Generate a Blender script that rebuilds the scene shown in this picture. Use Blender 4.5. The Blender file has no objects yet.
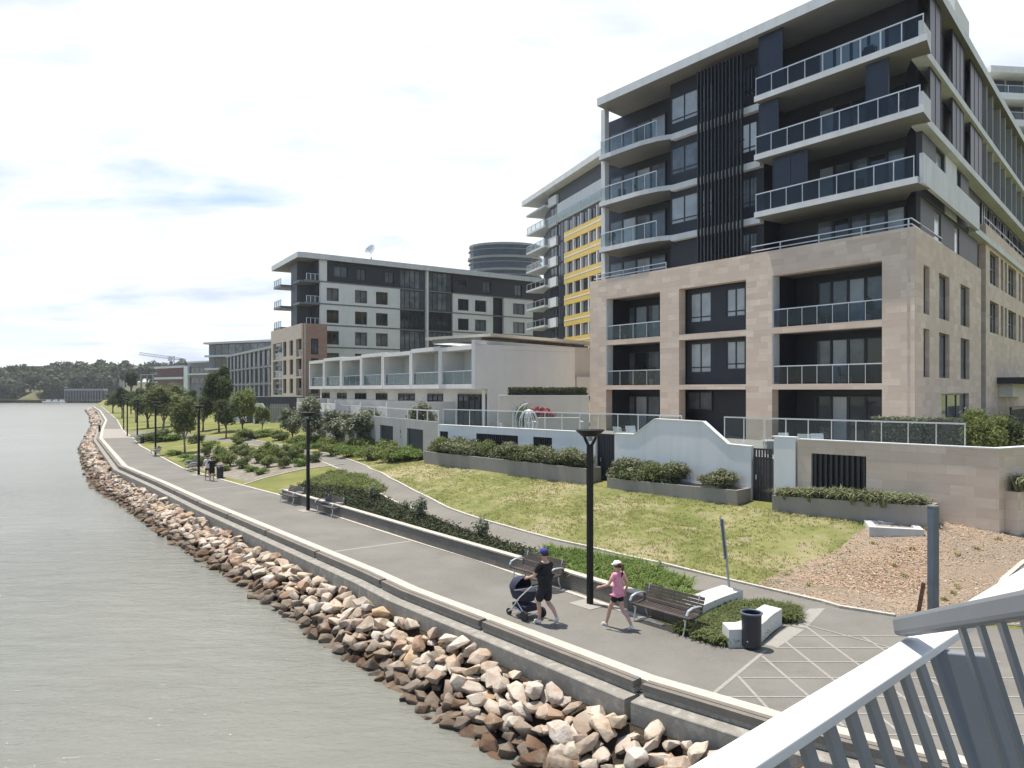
import bpy, bmesh, math, random
import numpy as np
from mathutils import Vector, Matrix
from mathutils.geometry import delaunay_2d_cdt

S = bpy.context.scene
COL = S.collection
R = math.radians

# ------------------------------------------------------------------ camera, sky, sun, exposure
FPX, HZ, HC = 760.0, 390.0, 5.9
cam = bpy.data.cameras.new('camera')
cam.sensor_width = 36.0
cam.lens = FPX / 1024 * 36.0
cam.shift_y = (HZ - 384) / 1024
cam.clip_start = 0.05
cam.clip_end = 4000
camo = bpy.data.objects.new('camera', cam)
COL.objects.link(camo)
camo.location = (0, 0, HC)
camo.rotation_euler = (R(90), 0, 0)
S.camera = camo

SUN_EL, SUN_AZ = R(73), R(-53)           # azimuth measured from +Y towards +X
SUND = Vector((math.sin(SUN_AZ) * math.cos(SUN_EL), math.cos(SUN_AZ) * math.cos(SUN_EL), math.sin(SUN_EL)))
sl = bpy.data.lights.new('sun', 'SUN')
sl.energy = 4.5
sl.angle = R(0.53)
sl.color = (1.0, 0.94, 0.85)
so = bpy.data.objects.new('sun', sl)
COL.objects.link(so)
so.rotation_euler = (-SUND).to_track_quat('-Z', 'Y').to_euler()
so.location = (0, 0, 80)

W_ = bpy.data.worlds.new('World')
S.world = W_
W_.use_nodes = True
nt = W_.node_tree
for n in list(nt.nodes):
    nt.nodes.remove(n)


def nd(t, kind, **kw):
    n = t.nodes.new(kind)
    for k, v in kw.items():
        if k.startswith('i_'):
            n.inputs[k[2:].replace('_', ' ')].default_value = v
        elif k.startswith('n_'):
            n.inputs[int(k[2:])].default_value = v
        else:
            setattr(n, k, v)
    return n


def ramp(t, stops, interp='LINEAR'):
    n = t.nodes.new('ShaderNodeValToRGB')
    cr = n.color_ramp
    cr.interpolation = interp
    while len(cr.elements) < len(stops):
        cr.elements.new(0.5)
    for e, (p, c) in zip(cr.elements, stops):
        e.position = p
        e.color = (c, c, c, 1) if not isinstance(c, (tuple, list)) else (*c[:3], 1)
    return n


wo = nd(nt, 'ShaderNodeOutputWorld')
sky = nd(nt, 'ShaderNodeTexSky', sky_type='NISHITA', sun_disc=False, sun_elevation=SUN_EL, sun_rotation=SUN_AZ)
sky.air_density = 1.0
sky.dust_density = 0.6
skb = nd(nt, 'ShaderNodeBackground', i_Strength=0.115)
nt.links.new(sky.outputs[0], skb.inputs[0])
tc = nd(nt, 'ShaderNodeTexCoord')
sep = nd(nt, 'ShaderNodeSeparateXYZ')
nt.links.new(tc.outputs['Generated'], sep.inputs[0])
zz = nd(nt, 'ShaderNodeMath', operation='MAXIMUM', n_1=0.0)
nt.links.new(sep.outputs[2], zz.inputs[0])
zz2 = nd(nt, 'ShaderNodeMath', operation='ADD', n_1=0.16)
nt.links.new(zz.outputs[0], zz2.inputs[0])
cb = nd(nt, 'ShaderNodeCombineXYZ')
for i in (0, 1):
    d = nd(nt, 'ShaderNodeMath', operation='DIVIDE')
    nt.links.new(sep.outputs[i], d.inputs[0])
    nt.links.new(zz2.outputs[0], d.inputs[1])
    nt.links.new(d.outputs[0], cb.inputs[i])
cn = nd(nt, 'ShaderNodeTexNoise', i_Scale=1.15, i_Detail=9.0, i_Roughness=0.56, i_Distortion=0.5)
mp = nd(nt, 'ShaderNodeMapping')
mp.inputs['Location'].default_value = (3.4, 1.9, 0.0)
mp.inputs['Scale'].default_value = (0.8, 1.25, 1.0)
nt.links.new(cb.outputs[0], mp.inputs[0])
nt.links.new(mp.outputs[0], cn.inputs['Vector'])
# more cloud in the north (ahead), thinner overhead and behind
nf = nd(nt, 'ShaderNodeMath', operation='MULTIPLY_ADD', n_1=0.29, n_2=-0.205)
nt.links.new(sep.outputs[1], nf.inputs[0])
zf = nd(nt, 'ShaderNodeMath', operation='MULTIPLY', n_1=-0.03)
nt.links.new(zz.outputs[0], zf.inputs[0])
xf = nd(nt, 'ShaderNodeMath', operation='MULTIPLY_ADD', n_1=0.17)
nt.links.new(sep.outputs[0], xf.inputs[0])
nt.links.new(zf.outputs[0], xf.inputs[2])
zf2 = nd(nt, 'ShaderNodeMath', operation='ADD')
nt.links.new(xf.outputs[0], zf2.inputs[0])
nt.links.new(cn.outputs[0], zf2.inputs[1])
ad = nd(nt, 'ShaderNodeMath', operation='ADD')
nt.links.new(zf2.outputs[0], ad.inputs[0])
nt.links.new(nf.outputs[0], ad.inputs[1])
cm = ramp(nt, [(0.27, 0.0), (0.43, 0.85), (0.56, 1.0)])
nt.links.new(ad.outputs[0], cm.inputs[0])
cn2 = nd(nt, 'ShaderNodeTexNoise', i_Scale=1.9, i_Detail=5.0, i_Roughness=0.5)
nt.links.new(mp.outputs[0], cn2.inputs['Vector'])
cc = ramp(nt, [(0.33, (0.64, 0.71, 0.88)), (0.44, (0.86, 0.91, 1.0)), (0.53, (1.0, 1.0, 1.0))])
nt.links.new(cn2.outputs[0], cc.inputs[0])
clb = nd(nt, 'ShaderNodeBackground', i_Strength=0.80)
nt.links.new(cc.outputs[0], clb.inputs[0])
mxw = nd(nt, 'ShaderNodeMixShader')
nt.links.new(cm.outputs[0], mxw.inputs[0])
nt.links.new(skb.outputs[0], mxw.inputs[1])
nt.links.new(clb.outputs[0], mxw.inputs[2])
nt.links.new(mxw.outputs[0], wo.inputs[0])

S.view_settings.view_transform = 'Standard'
S.view_settings.look = 'None'
S.view_settings.gamma = 1.0
S.view_settings.use_curve_mapping = False
S.view_settings.exposure = 0.57
S.cycles.max_bounces = 6
S.cycles.diffuse_bounces = 3
S.cycles.glossy_bounces = 3
S.cycles.transparent_max_bounces = 12
S.cycles.transmission_bounces = 3
S.cycles.use_denoising = True

# ------------------------------------------------------------------ materials
MATS = {}


def newmat(name):
    m = bpy.data.materials.new(name)
    m.use_nodes = True
    t = m.node_tree
    b = t.nodes['Principled BSDF']
    MATS[name] = m
    return m, t, b


def pos(t):
    return t.nodes.new('ShaderNodeNewGeometry').outputs['Position']


def noise(t, vec, scale, detail=4.0, rough=0.55, dist=0.0):
    n = nd(t, 'ShaderNodeTexNoise', i_Scale=scale, i_Detail=detail, i_Roughness=rough, i_Distortion=dist)
    t.links.new(vec, n.inputs['Vector'])
    return n.outputs[0]


def mixc(t, fac, a, b, mode='MIX'):
    n = t.nodes.new('ShaderNodeMix')
    n.data_type = 'RGBA'
    n.blend_type = mode
    for s, v in ((0, fac), (6, a), (7, b)):
        if hasattr(v, 'is_output') or isinstance(v, bpy.types.NodeSocket):
            t.links.new(v, n.inputs[s])
        elif s == 0:
            n.inputs[0].default_value = v
        else:
            n.inputs[s].default_value = (*v[:3], 1)
    return n.outputs[2]


def addbump(t, b, h, strength, dist=0.02):
    n = nd(t, 'ShaderNodeBump', i_Strength=strength, i_Distance=dist)
    t.links.new(h, n.inputs['Height'])
    t.links.new(n.outputs[0], b.inputs['Normal'])


def M(name, c, rough=0.6, var=0.12, scale=1.5, bump=0.0, bscale=30.0, metal=0.0, spec=0.5, c2=None, fine=0.0, grime=0.0):
    m, t, b = newmat(name)
    p = pos(t)
    c2 = c2 or tuple(min(1, x * (1 + var)) for x in c)
    c1 = tuple(x * (1 - var) for x in c)
    col = mixc(t, ramp_of(t, noise(t, p, scale, 6.0, 0.6), 0.3, 0.7), c1, c2)
    if fine:
        col = mixc(t, ramp_of(t, noise(t, p, 60.0, 3.0, 0.7), 0.35, 0.65), col, tuple(x * (1 - fine) for x in c))
    if grime:
        mpn = nd(t, 'ShaderNodeMapping')
        mpn.inputs['Scale'].default_value = (1.6, 1.6, 0.22)
        t.links.new(p, mpn.inputs[0])
        g = ramp_of(t, noise(t, mpn.outputs[0], 1.3, 7.0, 0.65), 0.48, 0.78)
        k = nd(t, 'ShaderNodeMath', operation='MULTIPLY', n_1=grime)
        t.links.new(g, k.inputs[0])
        col = mixc(t, k.outputs[0], col, tuple(x * 0.45 for x in c))
    t.links.new(col, b.inputs['Base Color'])
    b.inputs['Roughness'].default_value = rough
    b.inputs['Metallic'].default_value = metal
    b.inputs['Specular IOR Level'].default_value = spec
    if bump:
        addbump(t, b, noise(t, p, bscale, 5.0, 0.6), bump)
    return m


def ramp_of(t, sock, a, b):
    n = nd(t, 'ShaderNodeMapRange', n_1=a, n_2=b)
    t.links.new(sock, n.inputs[0])
    return n.outputs[0]


def walluv(t):
    g = t.nodes.new('ShaderNodeNewGeometry')
    sp = t.nodes.new('ShaderNodeSeparateXYZ')
    sn = t.nodes.new('ShaderNodeSeparateXYZ')
    t.links.new(g.outputs['Position'], sp.inputs[0])
    t.links.new(g.outputs['True Normal'], sn.inputs[0])
    a = nd(t, 'ShaderNodeMath', operation='MULTIPLY')
    t.links.new(sp.outputs[0], a.inputs[0]); t.links.new(sn.outputs[1], a.inputs[1])
    c = nd(t, 'ShaderNodeMath', operation='MULTIPLY')
    t.links.new(sp.outputs[1], c.inputs[0]); t.links.new(sn.outputs[0], c.inputs[1])
    d = nd(t, 'ShaderNodeMath', operation='SUBTRACT')
    t.links.new(a.outputs[0], d.inputs[0]); t.links.new(c.outputs[0], d.inputs[1])
    cbn = t.nodes.new('ShaderNodeCombineXYZ')
    t.links.new(d.outputs[0], cbn.inputs[0]); t.links.new(sp.outputs[2], cbn.inputs[1])
    return cbn.outputs[0], g.outputs['Position']


def stone(name, ca, cbb, cm_, bw=0.95, bh=0.36, mortar=0.006):
    m, t, b = newmat(name)
    uv, p = walluv(t)
    br = nd(t, 'ShaderNodeTexBrick', i_Scale=1.0, i_Mortar_Size=mortar, i_Mortar_Smooth=0.3, i_Bias=0.0, i_Brick_Width=bw, i_Row_Height=bh)
    br.offset = 0.37
    br.squash = 0.8
    br.squash_frequency = 3
    br.inputs['Color1'].default_value = (*ca, 1)
    br.inputs['Color2'].default_value = (*cbb, 1)
    br.inputs['Mortar'].default_value = (*cm_, 1)
    t.links.new(uv, br.inputs['Vector'])
    mpn = nd(t, 'ShaderNodeMapping')
    mpn.inputs['Scale'].default_value = (0.8, 3.5, 1)
    t.links.new(uv, mpn.inputs[0])
    col = mixc(t, ramp_of(t, noise(t, mpn.outputs[0], 1.4, 6.0, 0.6, 0.6), 0.4, 0.75), br.outputs[0], tuple(x * 0.8 for x in ca))
    col = mixc(t, ramp_of(t, noise(t, p, 0.35, 5.0, 0.6), 0.35, 0.8), col, tuple(min(1, x * 1.08) for x in cbb))
    t.links.new(col, b.inputs['Base Color'])
    b.inputs['Roughness'].default_value = 0.8
    addbump(t, b, br.outputs[1], -0.25, 0.01)
    return m


def leafmat(name, c, c2, trans=0.42, dead=None):
    m, t, b = newmat(name)
    g = t.nodes.new('ShaderNodeNewGeometry')
    rp = g.outputs['Random Per Island']
    col = mixc(t, rp, c, c2)
    cl = ramp_of(t, noise(t, g.outputs['Position'], 1.1, 3.0, 0.5), 0.35, 0.65)
    col = mixc(t, cl, col, mixc(t, 0.5, col, tuple(x * 0.7 for x in c)))
    if dead:
        col = mixc(t, ramp_of(t, rp, dead[0], min(1, dead[0] + 0.05)), col, dead[1])
    b.inputs['Roughness'].default_value = 0.75
    b.inputs['Specular IOR Level'].default_value = 0.12
    t.links.new(col, b.inputs['Base Color'])
    tr = t.nodes.new('ShaderNodeBsdfTranslucent')
    t.links.new(col, tr.inputs[0])
    mx = nd(t, 'ShaderNodeMixShader', n_0=trans)
    t.links.new(b.outputs[0], mx.inputs[1])
    t.links.new(tr.outputs[0], mx.inputs[2])
    t.links.new(mx.outputs[0], t.nodes['Material Output'].inputs[0])
    return m


def glassmat(name, tint, refl=0.12, alpha=0.75):
    m, t, b = newmat(name)
    tr = t.nodes.new('ShaderNodeBsdfTransparent')
    tr.inputs[0].default_value = (*tint, 1)
    gl = nd(t, 'ShaderNodeBsdfGlossy', i_Roughness=0.03)
    df = nd(t, 'ShaderNodeBsdfDiffuse')
    df.inputs[0].default_value = (0.35, 0.42, 0.42, 1)
    lw = t.nodes.new('ShaderNodeLayerWeight')
    pw = nd(t, 'ShaderNodeMath', operation='POWER', n_1=4.0)
    t.links.new(lw.outputs['Facing'], pw.inputs[0])
    fr = nd(t, 'ShaderNodeMath', operation='MULTIPLY_ADD', n_1=0.45, n_2=0.025)
    t.links.new(pw.outputs[0], fr.inputs[0])
    m1 = nd(t, 'ShaderNodeMixShader', n_0=1 - alpha)
    t.links.new(tr.outputs[0], m1.inputs[1])
    t.links.new(df.outputs[0], m1.inputs[2])
    m2 = nd(t, 'ShaderNodeMixShader')
    t.links.new(fr.outputs[0], m2.inputs[0])
    t.links.new(m1.outputs[0], m2.inputs[1])
    t.links.new(gl.outputs[0], m2.inputs[2])
    t.links.new(m2.outputs[0], t.nodes['Material Output'].inputs[0])
    t.nodes.remove(b)
    return m


def paneglass(name, c, rough=0.04, var=0.35):
    m, t, b = newmat(name)
    p = pos(t)
    rp = t.nodes.new('ShaderNodeNewGeometry').outputs['Random Per Island']
    col = mixc(t, rp, tuple(x * (1 - var) for x in c), tuple(min(1, x * (1 + var)) for x in c))
    col = mixc(t, ramp_of(t, noise(t, p, 0.8, 3.0), 0.3, 0.7), col, tuple(x * (1 - var) for x in c))
    t.links.new(col, b.inputs['Base Color'])
    b.inputs['Roughness'].default_value = rough
    b.inputs['Specular IOR Level'].default_value = 0.6
    addbump(t, b, noise(t, p, 0.7, 1.0), 0.05, 0.1)
    return m


stone('sandstone', (0.77, 0.645, 0.515), (0.53, 0.415, 0.32), (0.44, 0.36, 0.285))
stone('sandstone_far', (0.56, 0.47, 0.38), (0.48, 0.40, 0.32), (0.36, 0.30, 0.24), 1.4, 0.5)
stone('red_stone', (0.42, 0.27, 0.20), (0.32, 0.20, 0.15), (0.15, 0.10, 0.08), 1.0, 0.4)
stone('bed_block', (0.20, 0.18, 0.15), (0.13, 0.12, 0.10), (0.06, 0.055, 0.05), 0.6, 0.22, 0.012)
M('white_render', (0.74, 0.74, 0.72), 0.75, 0.05, 0.5, grime=0.18, bump=0.05)
M('townhouse_white', (0.70, 0.68, 0.63), 0.75, 0.05, 0.5, grime=0.12)
M('cream_render', (0.62, 0.56, 0.46), 0.8, 0.06, 0.5, grime=0.12)
M('concrete_light', (0.52, 0.51, 0.48), 0.75, 0.12, 0.9, grime=0.25, bump=0.06)
M('slab_concrete', (0.62, 0.63, 0.62), 0.7, 0.08, 0.7, grime=0.3)
M('seat_wood', (0.20, 0.175, 0.145), 0.8, 0.25, 2.0, fine=0.3)
M('soffit', (0.17, 0.165, 0.15), 0.8, 0.1, 0.7)  # grey underside paint, darkened further in the colour to offset bounced light
M('charcoal', (0.014, 0.016, 0.023), 0.55, 0.15, 1.0)
M('charcoal_mid', (0.060, 0.063, 0.072), 0.55, 0.15, 1.0)
M('grey_cladding', (0.16, 0.165, 0.175), 0.55, 0.1, 1.0)
M('screen_dark', (0.026, 0.031, 0.046), 0.4, 0.12, 2.0, metal=0.3)
M('frame_dark', (0.022, 0.024, 0.029), 0.4, 0.1, 3.0)
M('metal_white', (0.62, 0.63, 0.63), 0.35, 0.05, 3.0, metal=0.3)
M('yellow_panel', (0.72, 0.50, 0.13), 0.6, 0.06, 0.5)
M('brick_red', (0.17, 0.075, 0.06), 0.75, 0.15, 1.0)
M('grey_wall', (0.33, 0.33, 0.31), 0.8, 0.1, 0.8, grime=0.3, bump=0.05)
M('planter_conc', (0.30, 0.27, 0.235), 0.85, 0.1, 0.8, grime=0.3, bump=0.08)
paneglass('pane_dark', (0.022, 0.027, 0.032))
paneglass('pane_blind', (0.40, 0.43, 0.45), 0.12, 0.3)
paneglass('pane_mid', (0.15, 0.17, 0.185), 0.06, 0.55)
paneglass('pane_curtain', (0.80, 0.86, 0.92), 0.15, 0.12)
paneglass('pane_far', (0.05, 0.06, 0.07), 0.12, 0.5)
glassmat('balustrade_glass', (0.80, 0.85, 0.86), alpha=0.98)
glassmat('balustrade_dark', (0.50, 0.57, 0.62), alpha=0.985)
glassmat('balustrade_green', (0.55, 0.66, 0.66), alpha=0.80)
M('black_steel', (0.008, 0.008, 0.009), 0.5, 0.2, 3.0, spec=0.25)
M('rail_grey', (0.19, 0.20, 0.21), 0.45, 0.06, 4.0, bump=0.03, bscale=80)
M('rail_white', (0.66, 0.67, 0.68), 0.4, 0.04, 4.0)
M('post_blue', (0.12, 0.15, 0.19), 0.4, 0.12, 3.0, metal=0.4)
M('galv', (0.34, 0.36, 0.37), 0.42, 0.15, 6.0, metal=0.6)
M('rust', (0.10, 0.045, 0.03), 0.9, 0.4, 8.0)
M('bench_wood', (0.055, 0.042, 0.035), 0.6, 0.35, 3.0)
M('alu', (0.62, 0.62, 0.61), 0.35, 0.05, 5.0, metal=0.7)
M('bark', (0.13, 0.10, 0.075), 0.9, 0.3, 6.0, bump=0.3)
M('bark_pale', (0.24, 0.21, 0.17), 0.9, 0.3, 6.0, bump=0.3)
M('cord_white', (0.8, 0.8, 0.78), 0.5, 0.03)
M('skin', (0.50, 0.30, 0.22), 0.5, 0.06, 9.0)
M('navy_cloth', (0.012, 0.013, 0.020), 0.9, 0.25, 12.0, bump=0.5, bscale=14)
M('black_cloth', (0.010, 0.010, 0.012), 0.9, 0.25, 12.0, bump=0.5, bscale=14)
M('pink_cloth', (0.72, 0.30, 0.39), 0.85, 0.12, 12.0, bump=0.5, bscale=14)
M('cap_blue', (0.03, 0.03, 0.22), 0.8, 0.15, 12.0)
M('cap_white', (0.78, 0.77, 0.77), 0.8, 0.04, 12.0)
M('hair_auburn', (0.075, 0.022, 0.016), 0.5, 0.3, 25.0)
M('hair_dark', (0.016, 0.012, 0.010), 0.5, 0.3, 25.0)
M('shoe_white', (0.62, 0.62, 0.60), 0.6, 0.08, 20.0)
M('shoe_dark', (0.05, 0.05, 0.06), 0.6, 0.2, 20.0)
M('stroller_cloth', (0.022, 0.026, 0.048), 0.85, 0.25, 14.0)
M('tyre', (0.015, 0.015, 0.015), 0.8, 0.2, 20.0)
M('bin_body', (0.020, 0.021, 0.028), 0.5, 0.2, 5.0)
M('car_white', (0.66, 0.67, 0.69), 0.25, 0.03)
M('flower_pink', (0.55, 0.06, 0.10), 0.6, 0.3, 9.0)
leafmat('leaf_mid', (0.137, 0.169, 0.065), (0.240, 0.267, 0.117))
leafmat('leaf_dark', (0.081, 0.107, 0.049), (0.150, 0.176, 0.083))
leafmat('leaf_bright', (0.182, 0.221, 0.073), (0.299, 0.332, 0.130))
leafmat('leaf_olive', (0.176, 0.195, 0.124), (0.299, 0.319, 0.215), 0.2)
leafmat('leaf_far', (0.098, 0.117, 0.068), (0.163, 0.179, 0.104), 0.15)
leafmat('leaf_bed', (0.058, 0.075, 0.039), (0.111, 0.124, 0.065), 0.15)
leafmat('leaf_strap', (0.137, 0.215, 0.052), (0.273, 0.351, 0.111), 0.3, (0.93, (0.30, 0.24, 0.12)))
leafmat('leaf_planter', (0.163, 0.182, 0.091), (0.286, 0.305, 0.176), 0.2, (0.9, (0.30, 0.24, 0.14)))
leafmat('leaf_grass', (0.28, 0.31, 0.09), (0.46, 0.44, 0.18), 0.6, (0.75, (0.52, 0.44, 0.26)))

# ------------------------------------------------------------------ helpers: geometry
WL = {}


class Frame:
    def __init__(s, o, d, n=None):
        s.o = Vector((o[0], o[1]))
        s.d = Vector((d[0], d[1])).normalized()
        s.n = Vector(n).normalized() if n else Vector((s.d.y, -s.d.x))

    def pt(s, u, v=0.0, z=0.0):
        p = s.o + s.d * u + s.n * v
        return Vector((p.x, p.y, z))

    def u(s, px, v=0.0):
        a = (px - 512) / FPX
        o = s.o + s.n * v
        return (a * o.y - o.x) / (s.d.x - a * s.d.y)

    def z(s, u, py, v=0.0):
        return HC - (py - HZ) * s.pt(u, v).y / FPX


class MB:
    def __init__(s):
        s.v = []
        s.f = []
        s.m = []

    def quad(s, *pts, m=0):
        i = len(s.v)
        s.v += [Vector(p) for p in pts]
        s.f.append(tuple(range(i, i + len(pts))))
        s.m.append(m)
        return s

    def hexa(s, p, m=0):
        i = len(s.v)
        s.v += [Vector(q) for q in p]
        for f in ((0, 3, 2, 1), (4, 5, 6, 7), (0, 1, 5, 4), (1, 2, 6, 5), (2, 3, 7, 6), (3, 0, 4, 7)):
            s.f.append(tuple(i + k for k in f))
            s.m.append(m)
        return s

    def fb(s, fr, u0, u1, v0, v1, z0, z1, m=0):
        return s.hexa([fr.pt(u0, v0, z0), fr.pt(u1, v0, z0), fr.pt(u1, v1, z0), fr.pt(u0, v1, z0),
                       fr.pt(u0, v0, z1), fr.pt(u1, v0, z1), fr.pt(u1, v1, z1), fr.pt(u0, v1, z1)], m)

    def box(s, x0, x1, y0, y1, z0, z1, m=0):
        return s.hexa([(x0, y0, z0), (x1, y0, z0), (x1, y1, z0), (x0, y1, z0),
                       (x0, y0, z1), (x1, y0, z1), (x1, y1, z1), (x0, y1, z1)], m)

    def prism(s, poly, z0, z1, m=0):
        i = len(s.v)
        n = len(poly)
        s.v += [Vector((p[0], p[1], z0)) for p in poly] + [Vector((p[0], p[1], z1)) for p in poly]
        s.f.append(tuple(range(i + n - 1, i - 1, -1))); s.m.append(m)
        s.f.append(tuple(range(i + n, i + 2 * n))); s.m.append(m)
        for k in range(n):
            j = (k + 1) % n
            s.f.append((i + k, i + j, i + n + j, i + n + k)); s.m.append(m)
        return s

    def tube(s, pts, rad, n=8, m=0, cap=True, sx=1.0):
        pts = [Vector(p) for p in pts]
        if not isinstance(rad, (list, tuple)):
            rad = [rad] * len(pts)
        rings = []
        up = Vector((0, 0, 1))
        for k, p in enumerate(pts):
            t = (pts[min(k + 1, len(pts) - 1)] - pts[max(k - 1, 0)])
            t = t.normalized() if t.length > 1e-9 else up
            a = t.cross(up)
            a = a.normalized() if a.length > 1e-3 else Vector((1, 0, 0))
            b = a.cross(t)
            i = len(s.v)
            for j in range(n):
                w = 2 * math.pi * j / n
                s.v.append(p + a * math.cos(w) * rad[k] * sx + b * math.sin(w) * rad[k])
            rings.append(i)
        for k in range(len(rings) - 1):
            for j in range(n):
                j2 = (j + 1) % n
                s.f.append((rings[k] + j, rings[k] + j2, rings[k + 1] + j2, rings[k + 1] + j)); s.m.append(m)
        if cap:
            s.f.append(tuple(rings[0] + j for j in range(n))[::-1]); s.m.append(m)
            s.f.append(tuple(rings[-1] + j for j in range(n))); s.m.append(m)
        return s

    def lathe(s, c, prof, n=16, m=0, axis='z'):
        i0 = len(s.v)
        for r, h in prof:
            for j in range(n):
                w = 2 * math.pi * j / n
                q = (r * math.cos(w), r * math.sin(w), h)
                if axis == 'x':
                    q = (h, r * math.cos(w), r * math.sin(w))
                s.v.append(Vector(c) + Vector(q))
        for k in range(len(prof) - 1):
            for j in range(n):
                j2 = (j + 1) % n
                s.f.append((i0 + k * n + j, i0 + k * n + j2, i0 + (k + 1) * n + j2, i0 + (k + 1) * n + j)); s.m.append(m)
        s.f.append(tuple(i0 + j for j in range(n))[::-1]); s.m.append(m)
        k = len(prof) - 1
        s.f.append(tuple(i0 + k * n + j for j in range(n))); s.m.append(m)
        return s

    def sweep(s, line, prof, m=0, closed_prof=True):
        """sweep a profile of (offset to the left, z) along a polyline of (x, y[, z])"""
        n = len(line)
        P = [Vector((p[0], p[1])) for p in line]
        zb = [p[2] if len(p) > 2 else 0.0 for p in line]
        i0 = len(s.v)
        k = len(prof)
        for i in range(n):
            d0 = (P[i] - P[i - 1]).normalized() if i else None
            d1 = (P[i + 1] - P[i]).normalized() if i < n - 1 else None
            a = d0 or d1
            b = d1 or d0
            na, nb = Vector((-a.y, a.x)), Vector((-b.y, b.x))
            mt = (na + nb)
            mt = mt.normalized() if mt.length > 1e-6 else na
            sc = 1 / max(0.4, mt.dot(na))
            for o, z in prof:
                q = P[i] + mt * (o * sc)
                s.v.append(Vector((q.x, q.y, zb[i] + z)))
        kk = k if closed_prof else k - 1
        for i in range(n - 1):
            for j in range(kk):
                j2 = (j + 1) % k
                s.f.append((i0 + i * k + j, i0 + i * k + j2, i0 + (i + 1) * k + j2, i0 + (i + 1) * k + j)); s.m.append(m)
        if closed_prof:
            s.f.append(tuple(i0 + j for j in range(k))); s.m.append(m)
            s.f.append(tuple(i0 + (n - 1) * k + j for j in range(k))[::-1]); s.m.append(m)
        return s

    def build(s, name, mats, parent=None, smooth=False, bevel=0.0, recalc=True, merge=False):
        me = bpy.data.meshes.new(name)
        off = WL.get(parent.name, Vector()) if parent else Vector()
        me.from_pydata([tuple(p - off) for p in s.v], [], s.f)
        if not isinstance(mats, (list, tuple)):
            mats = [mats]
        for mm in mats:
            me.materials.append(MATS[mm])
        if any(s.m):
            me.polygons.foreach_set('material_index', s.m)
        if recalc or bevel or merge:
            bm = bmesh.new()
            bm.from_mesh(me)
            if merge:
                bmesh.ops.remove_doubles(bm, verts=bm.verts, dist=0.0005)
            if recalc:
                bmesh.ops.recalc_face_normals(bm, faces=bm.faces)
            if bevel:
                eg = [e for e in bm.edges if len(e.link_faces) == 2 and e.calc_face_angle(0) > 0.6]
                bmesh.ops.bevel(bm, geom=eg, offset=bevel, segments=2, affect='EDGES', profile=0.5, clamp_overlap=True)
            bm.to_mesh(me)
            bm.free()
        if smooth:
            me.polygons.foreach_set('use_smooth', [True] * len(me.polygons))
            if hasattr(me, 'set_sharp_from_angle'):
                me.set_sharp_from_angle(angle=R(40))
        o = bpy.data.objects.new(name, me)
        COL.objects.link(o)
        if parent:
            o.parent = parent
            WL[o.name] = off
        return o


def _build_each(s, name, mats, parent=None):
    out = []
    for k in range(0, len(s.v), 8):
        mb = MB()
        mb.hexa(s.v[k:k + 8])
        out.append(mb.build(name, mats, parent))
    return out


MB.build_each = _build_each


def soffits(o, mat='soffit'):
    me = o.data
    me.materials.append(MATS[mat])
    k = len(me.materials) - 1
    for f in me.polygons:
        if f.normal.z < -0.5: f.material_index = k  # downward faces take the colour with shade put into it
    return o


def tag(o, label=None, cat=None, group=None, kind=None):
    if label: o['label'] = label
    if cat: o['category'] = cat
    if group: o['group'] = group
    if kind: o['kind'] = kind
    return o


def thing(name, label, cat, loc=(0, 0, 0), group=None):
    o = bpy.data.objects.new(name, None)
    o.empty_display_size = 0.2
    COL.objects.link(o)
    o.location = loc
    WL[o.name] = Vector(loc)
    return tag(o, label, cat, group)


def dup(o, loc=None, rotz=None, scale=None, label=None, parent=None):
    c = o.copy()
    COL.objects.link(c)
    if parent: c.parent = parent
    if loc is not None: c.location = loc
    if rotz is not None: c.rotation_euler = (c.rotation_euler[0], c.rotation_euler[1], rotz)
    if scale is not None: c.scale = (scale,) * 3 if not isinstance(scale, (tuple, list)) else scale
    if label: c['label'] = label
    for ch in list(o.children):
        dup(ch, parent=c)
    return c


def meshobj(name, verts, faces, mats, parent=None, loc=None):
    me = bpy.data.meshes.new(name)
    me.from_pydata(verts, [], faces)
    for mm in (mats if isinstance(mats, (list, tuple)) else [mats]):
        me.materials.append(MATS[mm])
    o = bpy.data.objects.new(name, me)
    COL.objects.link(o)
    if parent: o.parent = parent
    if loc is not None: o.location = loc
    return o


def poly_mesh(name, V, nper, mats):
    """V: (n*nper,3) array; each consecutive nper verts one face"""
    n = len(V) // nper
    me = bpy.data.meshes.new(name)
    me.vertices.add(len(V))
    me.vertices.foreach_set('co', np.asarray(V, dtype=np.float32).ravel())
    me.loops.add(len(V))
    me.loops.foreach_set('vertex_index', np.arange(len(V), dtype=np.int32))
    me.polygons.add(n)
    me.polygons.foreach_set('loop_start', np.arange(0, len(V), nper, dtype=np.int32))
    me.update(calc_edges=True)
    for mm in (mats if isinstance(mats, (list, tuple)) else [mats]):
        me.materials.append(MATS[mm])
    return me


def linkmesh(name, me, parent=None, loc=None):
    o = bpy.data.objects.new(name, me)
    COL.objects.link(o)
    if parent: o.parent = parent
    if loc is not None: o.location = loc
    return o


def G(px, py, z=0.0):
    Y = FPX * (HC - z) / (py - HZ)
    return Vector(((px - 512) / FPX * Y, Y, z))


def P(px, py, Y):
    return Vector(((px - 512) / FPX * Y, Y, HC - (py - HZ) * Y / FPX))


def XY(px, Y):
    return Vector(((px - 512) / FPX * Y, Y))
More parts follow.
